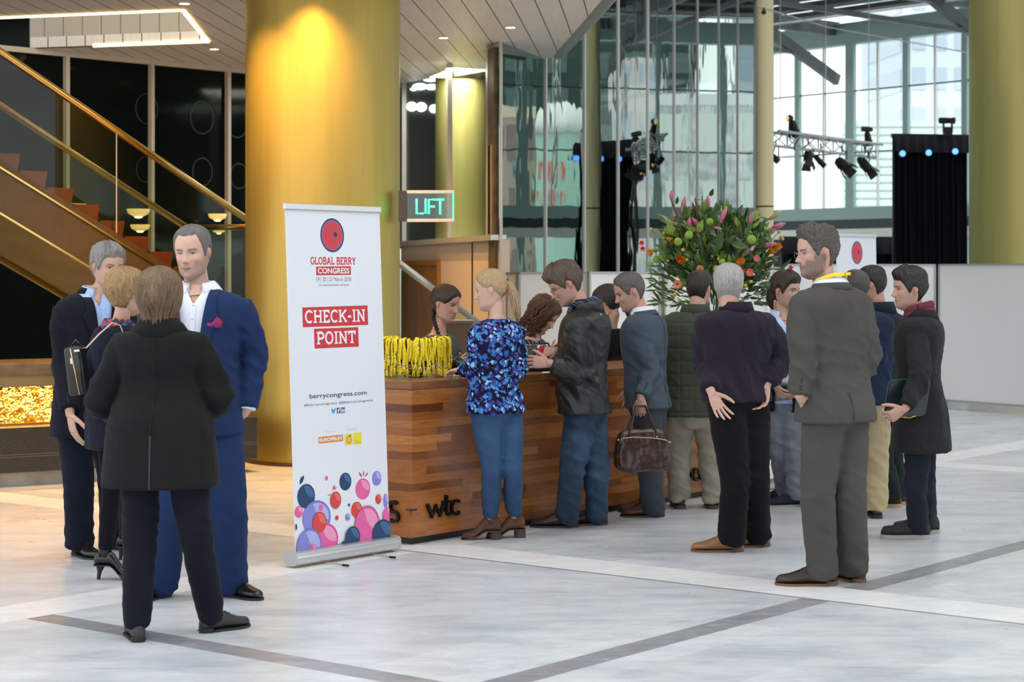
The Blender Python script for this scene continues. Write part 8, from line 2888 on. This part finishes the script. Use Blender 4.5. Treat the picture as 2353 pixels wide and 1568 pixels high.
# yellow button flowers
M_ball = plain('yellow_button', (0.62, 0.40, 0.015), 0.8, var=0.25, scale=120, bump=0.6, bscale=260)
for x, y in ((272, 523), (420, 568), (633, 757), (670, 868), (543, 1260), (1037, 857), (1393, 672), (1550, 513), (1716, 554), (1753, 632), (1400, 1115), (1338, 1160)):
    p = fz(x, y, -0.20 if 500 < x < 1450 else 0.0)
    mb = MB(); mb.ell(p, (0.0145,) * 3, n=14, m=10); mb.build('button_flower', M_ball, tf, smooth=True)
    mb = MB(); mb.tube([p, lerp(p, core, 0.3) + UP * 0.02, lerp(p, core, 0.85)], 0.0022, 5); mb.build('stem', M_stem, tf, smooth=True)
# tulips and other cups
M_tul = plain('tulip_orange', (0.72, 0.27, 0.02), 0.45, var=0.25, scale=22)
M_tul2 = plain('poppy_orange', (0.75, 0.16, 0.015), 0.5, var=0.2, scale=22)
for x, y, dx, dy, r, m in ((265, 795, -0.3, -1, 0.026, M_tul), (490, 645, 0.5, 0.4, 0.030, M_tul), (600, 872, 0.0, -0.2, 0.034, M_tul2), (1275, 895, 0.2, -0.3, 0.036, M_tul), (1640, 762, 0.6, -0.5, 0.038, M_tul), (1692, 730, 0.6, -0.6, 0.034, M_tul)):
    p = fz(x, y, -0.24 if 500 < x < 1450 else -0.06)
    ax_ = Vector((dx, -0.65, -dy)).normalized()
    s_ = ax_.orthogonal().normalized(); q_ = ax_.cross(s_)
    mb = MB()
    for k in range(6):
        a = 2 * PI * k / 6
        rad = s_ * math.cos(a) + q_ * math.sin(a)
        petal(mb, p - ax_ * r + rad * r * 0.35, ax_ + rad * 0.55, -rad, r * 2.0, r * 0.62, 0.28)
    mb.ell(p - ax_ * r * 0.6, (r * 0.5,) * 3, n=10, m=6)
    mb.build('tulip', m, tf, smooth=True, fix=False)
# gerberas
for x, y, r, c1, c2 in ((573, 1145, 0.036, (0.72, 0.25, 0.11), (0.10, 0.03, 0.02)), (1388, 1012, 0.032, (0.76, 0.16, 0.12), (0.65, 0.20, 0.10)), (1465, 850, 0.027, (0.70, 0.19, 0.13), (0.55, 0.25, 0.10)), (825, 970, 0.030, (0.60, 0.27, 0.08), (0.20, 0.08, 0.03))):
    p = fz(x, y, -0.27)
    ax_ = Vector((rf_.uniform(-.25, .25), -1, rf_.uniform(-.1, .3))).normalized()
    s_ = ax_.orthogonal().normalized(); q_ = ax_.cross(s_)
    mb = MB()
    for lay, n in ((1.0, 17), (0.72, 13)):
        for k in range(n):
            a = 2 * PI * (k + 0.5 * (lay < 1)) / n
            rad = s_ * math.cos(a) + q_ * math.sin(a)
            petal(mb, p + rad * r * 0.2 + ax_ * (0.004 if lay < 1 else 0), rad + ax_ * (0.15 if lay == 1 else 0.4), ax_, r * 0.85 * lay, r * 0.145, 0.0, 5)
    fl = mb.build('gerbera', plain('gerbera_%d' % x, c1, 0.55, var=0.2, scale=40), tf, smooth=True, fix=False)
    mb = MB(); mb.ell(p + ax_ * 0.003, (r * 0.27, r * 0.27, r * 0.18), (s_, q_, ax_), 14, 8); mb.build('disc', plain('gerbera_disc_%d' % x, c2, 0.8), fl, smooth=True)
# red orchids
M_orch = plain('orchid_red', (0.55, 0.012, 0.045), 0.45, var=0.2, scale=30)
for x, y in ((168, 680), (180, 745), (1845, 960), (1310, 990), (1215, 925)):
    p = fz(x, y, -0.2 if 500 < x < 1450 else 0.0)
    mb = MB()
    for k in range(5):
        a = 2 * PI * k / 5 + x
        petal(mb, p, Vector((math.cos(a), -0.35, math.sin(a))), Vector((0, -1, 0)), 0.026, 0.007, 0.15, 5)
    mb.build('orchid', M_orch, tf, smooth=True, fix=False)
# green snowball heads
M_snow = plain('snowball_green', (0.30, 0.46, 0.07), 0.7, var=0.3, scale=60)
for x, y, r in ((578, 665, 0.030), (335, 865, 0.028), (320, 760, 0.020), (935, 438, 0.026), (1405, 640, 0.034), (1075, 892, 0.025), (268, 920, 0.022), (1460, 500, 0.028), (420, 830, 0.040), (460, 740, 0.034), (700, 590, 0.03), (1480, 735, 0.02), (1010, 970, 0.026)):
    p = fz(x, y, -0.22 if 500 < x < 1450 else -0.04)
    mb = MB()
    for k in range(46):
        z = 1 - 2 * (k + 0.5) / 46; a = k * 2.39996
        q = math.sqrt(1 - z * z)
        n = Vector((q * math.cos(a), q * math.sin(a), z))
        mb.ell(p + n * r * 0.85, (r * 0.24,) * 3, n=6, m=4)
    mb.ell(p, (r * 0.85,) * 3, n=10, m=6)
    mb.build('snowball_bloom', M_snow, tf, smooth=True)
# bare branches and thin sprays
for pts, r in (([(650, 640), (575, 400), (520, 240), (505, 200)], 0.012), ([(905, 1000), (850, 620), (800, 350), (770, 170)], 0.011), ([(855, 420), (850, 150)], 0.006), ([(840, 520), (780, 330), (738, 205)], 0.005),
               ([(1110, 800), (1160, 470), (1185, 272)], 0.006), ([(1150, 760), (1200, 520), (1230, 305)], 0.006), ([(880, 900), (830, 500), (795, 215)], 0.005), ([(630, 560), (625, 420), (640, 380)], 0.006), ([(790, 190), (900, 195)], 0.003)):
    mb = MB(); mb.tube([fz(x, y, -0.12) for x, y in pts], [r * (1 - 0.4 * i / (len(pts) - 1)) for i in range(len(pts))], 7); mb.build('branch', M_twig, tf, smooth=True)
mb = MB()
for k in range(110):
    side = rf_.random()
    if side < 0.55: x, y, dx, dy = rf_.uniform(1430, 1560), rf_.uniform(940, 1300), rf_.uniform(60, 260), rf_.uniform(-60, 220)
    elif side < 0.85: x, y, dx, dy = rf_.uniform(480, 640), rf_.uniform(950, 1350), rf_.uniform(-260, -60), rf_.uniform(-40, 160)
    else: x, y, dx, dy = rf_.uniform(600, 1400), rf_.uniform(380, 520), rf_.uniform(-90, 90), rf_.uniform(-160, -40)
    z_ = rf_.uniform(-0.2, 0.1)
    mb.tube([fz(x, y, z_), fz(x + dx * 0.5, y + dy * 0.35, z_), fz(x + dx, y + dy, z_)], [0.0016, 0.0012, 0.0007], 4)
    if k % 3 == 0:
        for q in range(5): mb.ell(fz(x + dx * (0.5 + 0.1 * q) + rf_.uniform(-12, 12), y + dy * (0.4 + 0.12 * q) + rf_.uniform(-12, 12), z_), (0.004, 0.004, 0.005), n=5, m=4)
mb.build('grass_spray', plain('spray_green', (0.13, 0.17, 0.07), 0.7), tf)['kind'] = 'stuff'
# stalks gathered in the vase
mb = MB()
for k in range(26):
    a = rf_.uniform(0, 2 * PI)
    mb.tube([fc + Vector((0.05 * math.cos(a), 0.05 * math.sin(a), 0.05)), fc + Vector((0.07 * math.cos(a), 0.07 * math.sin(a), 0.34)), fc + Vector((0.22 * math.cos(a), 0.16 * math.sin(a), 0.75 + 0.2 * rf_.random()))], 0.005, 6)
mb.build('stalks', M_stem, tf, smooth=True)['kind'] = 'stuff'
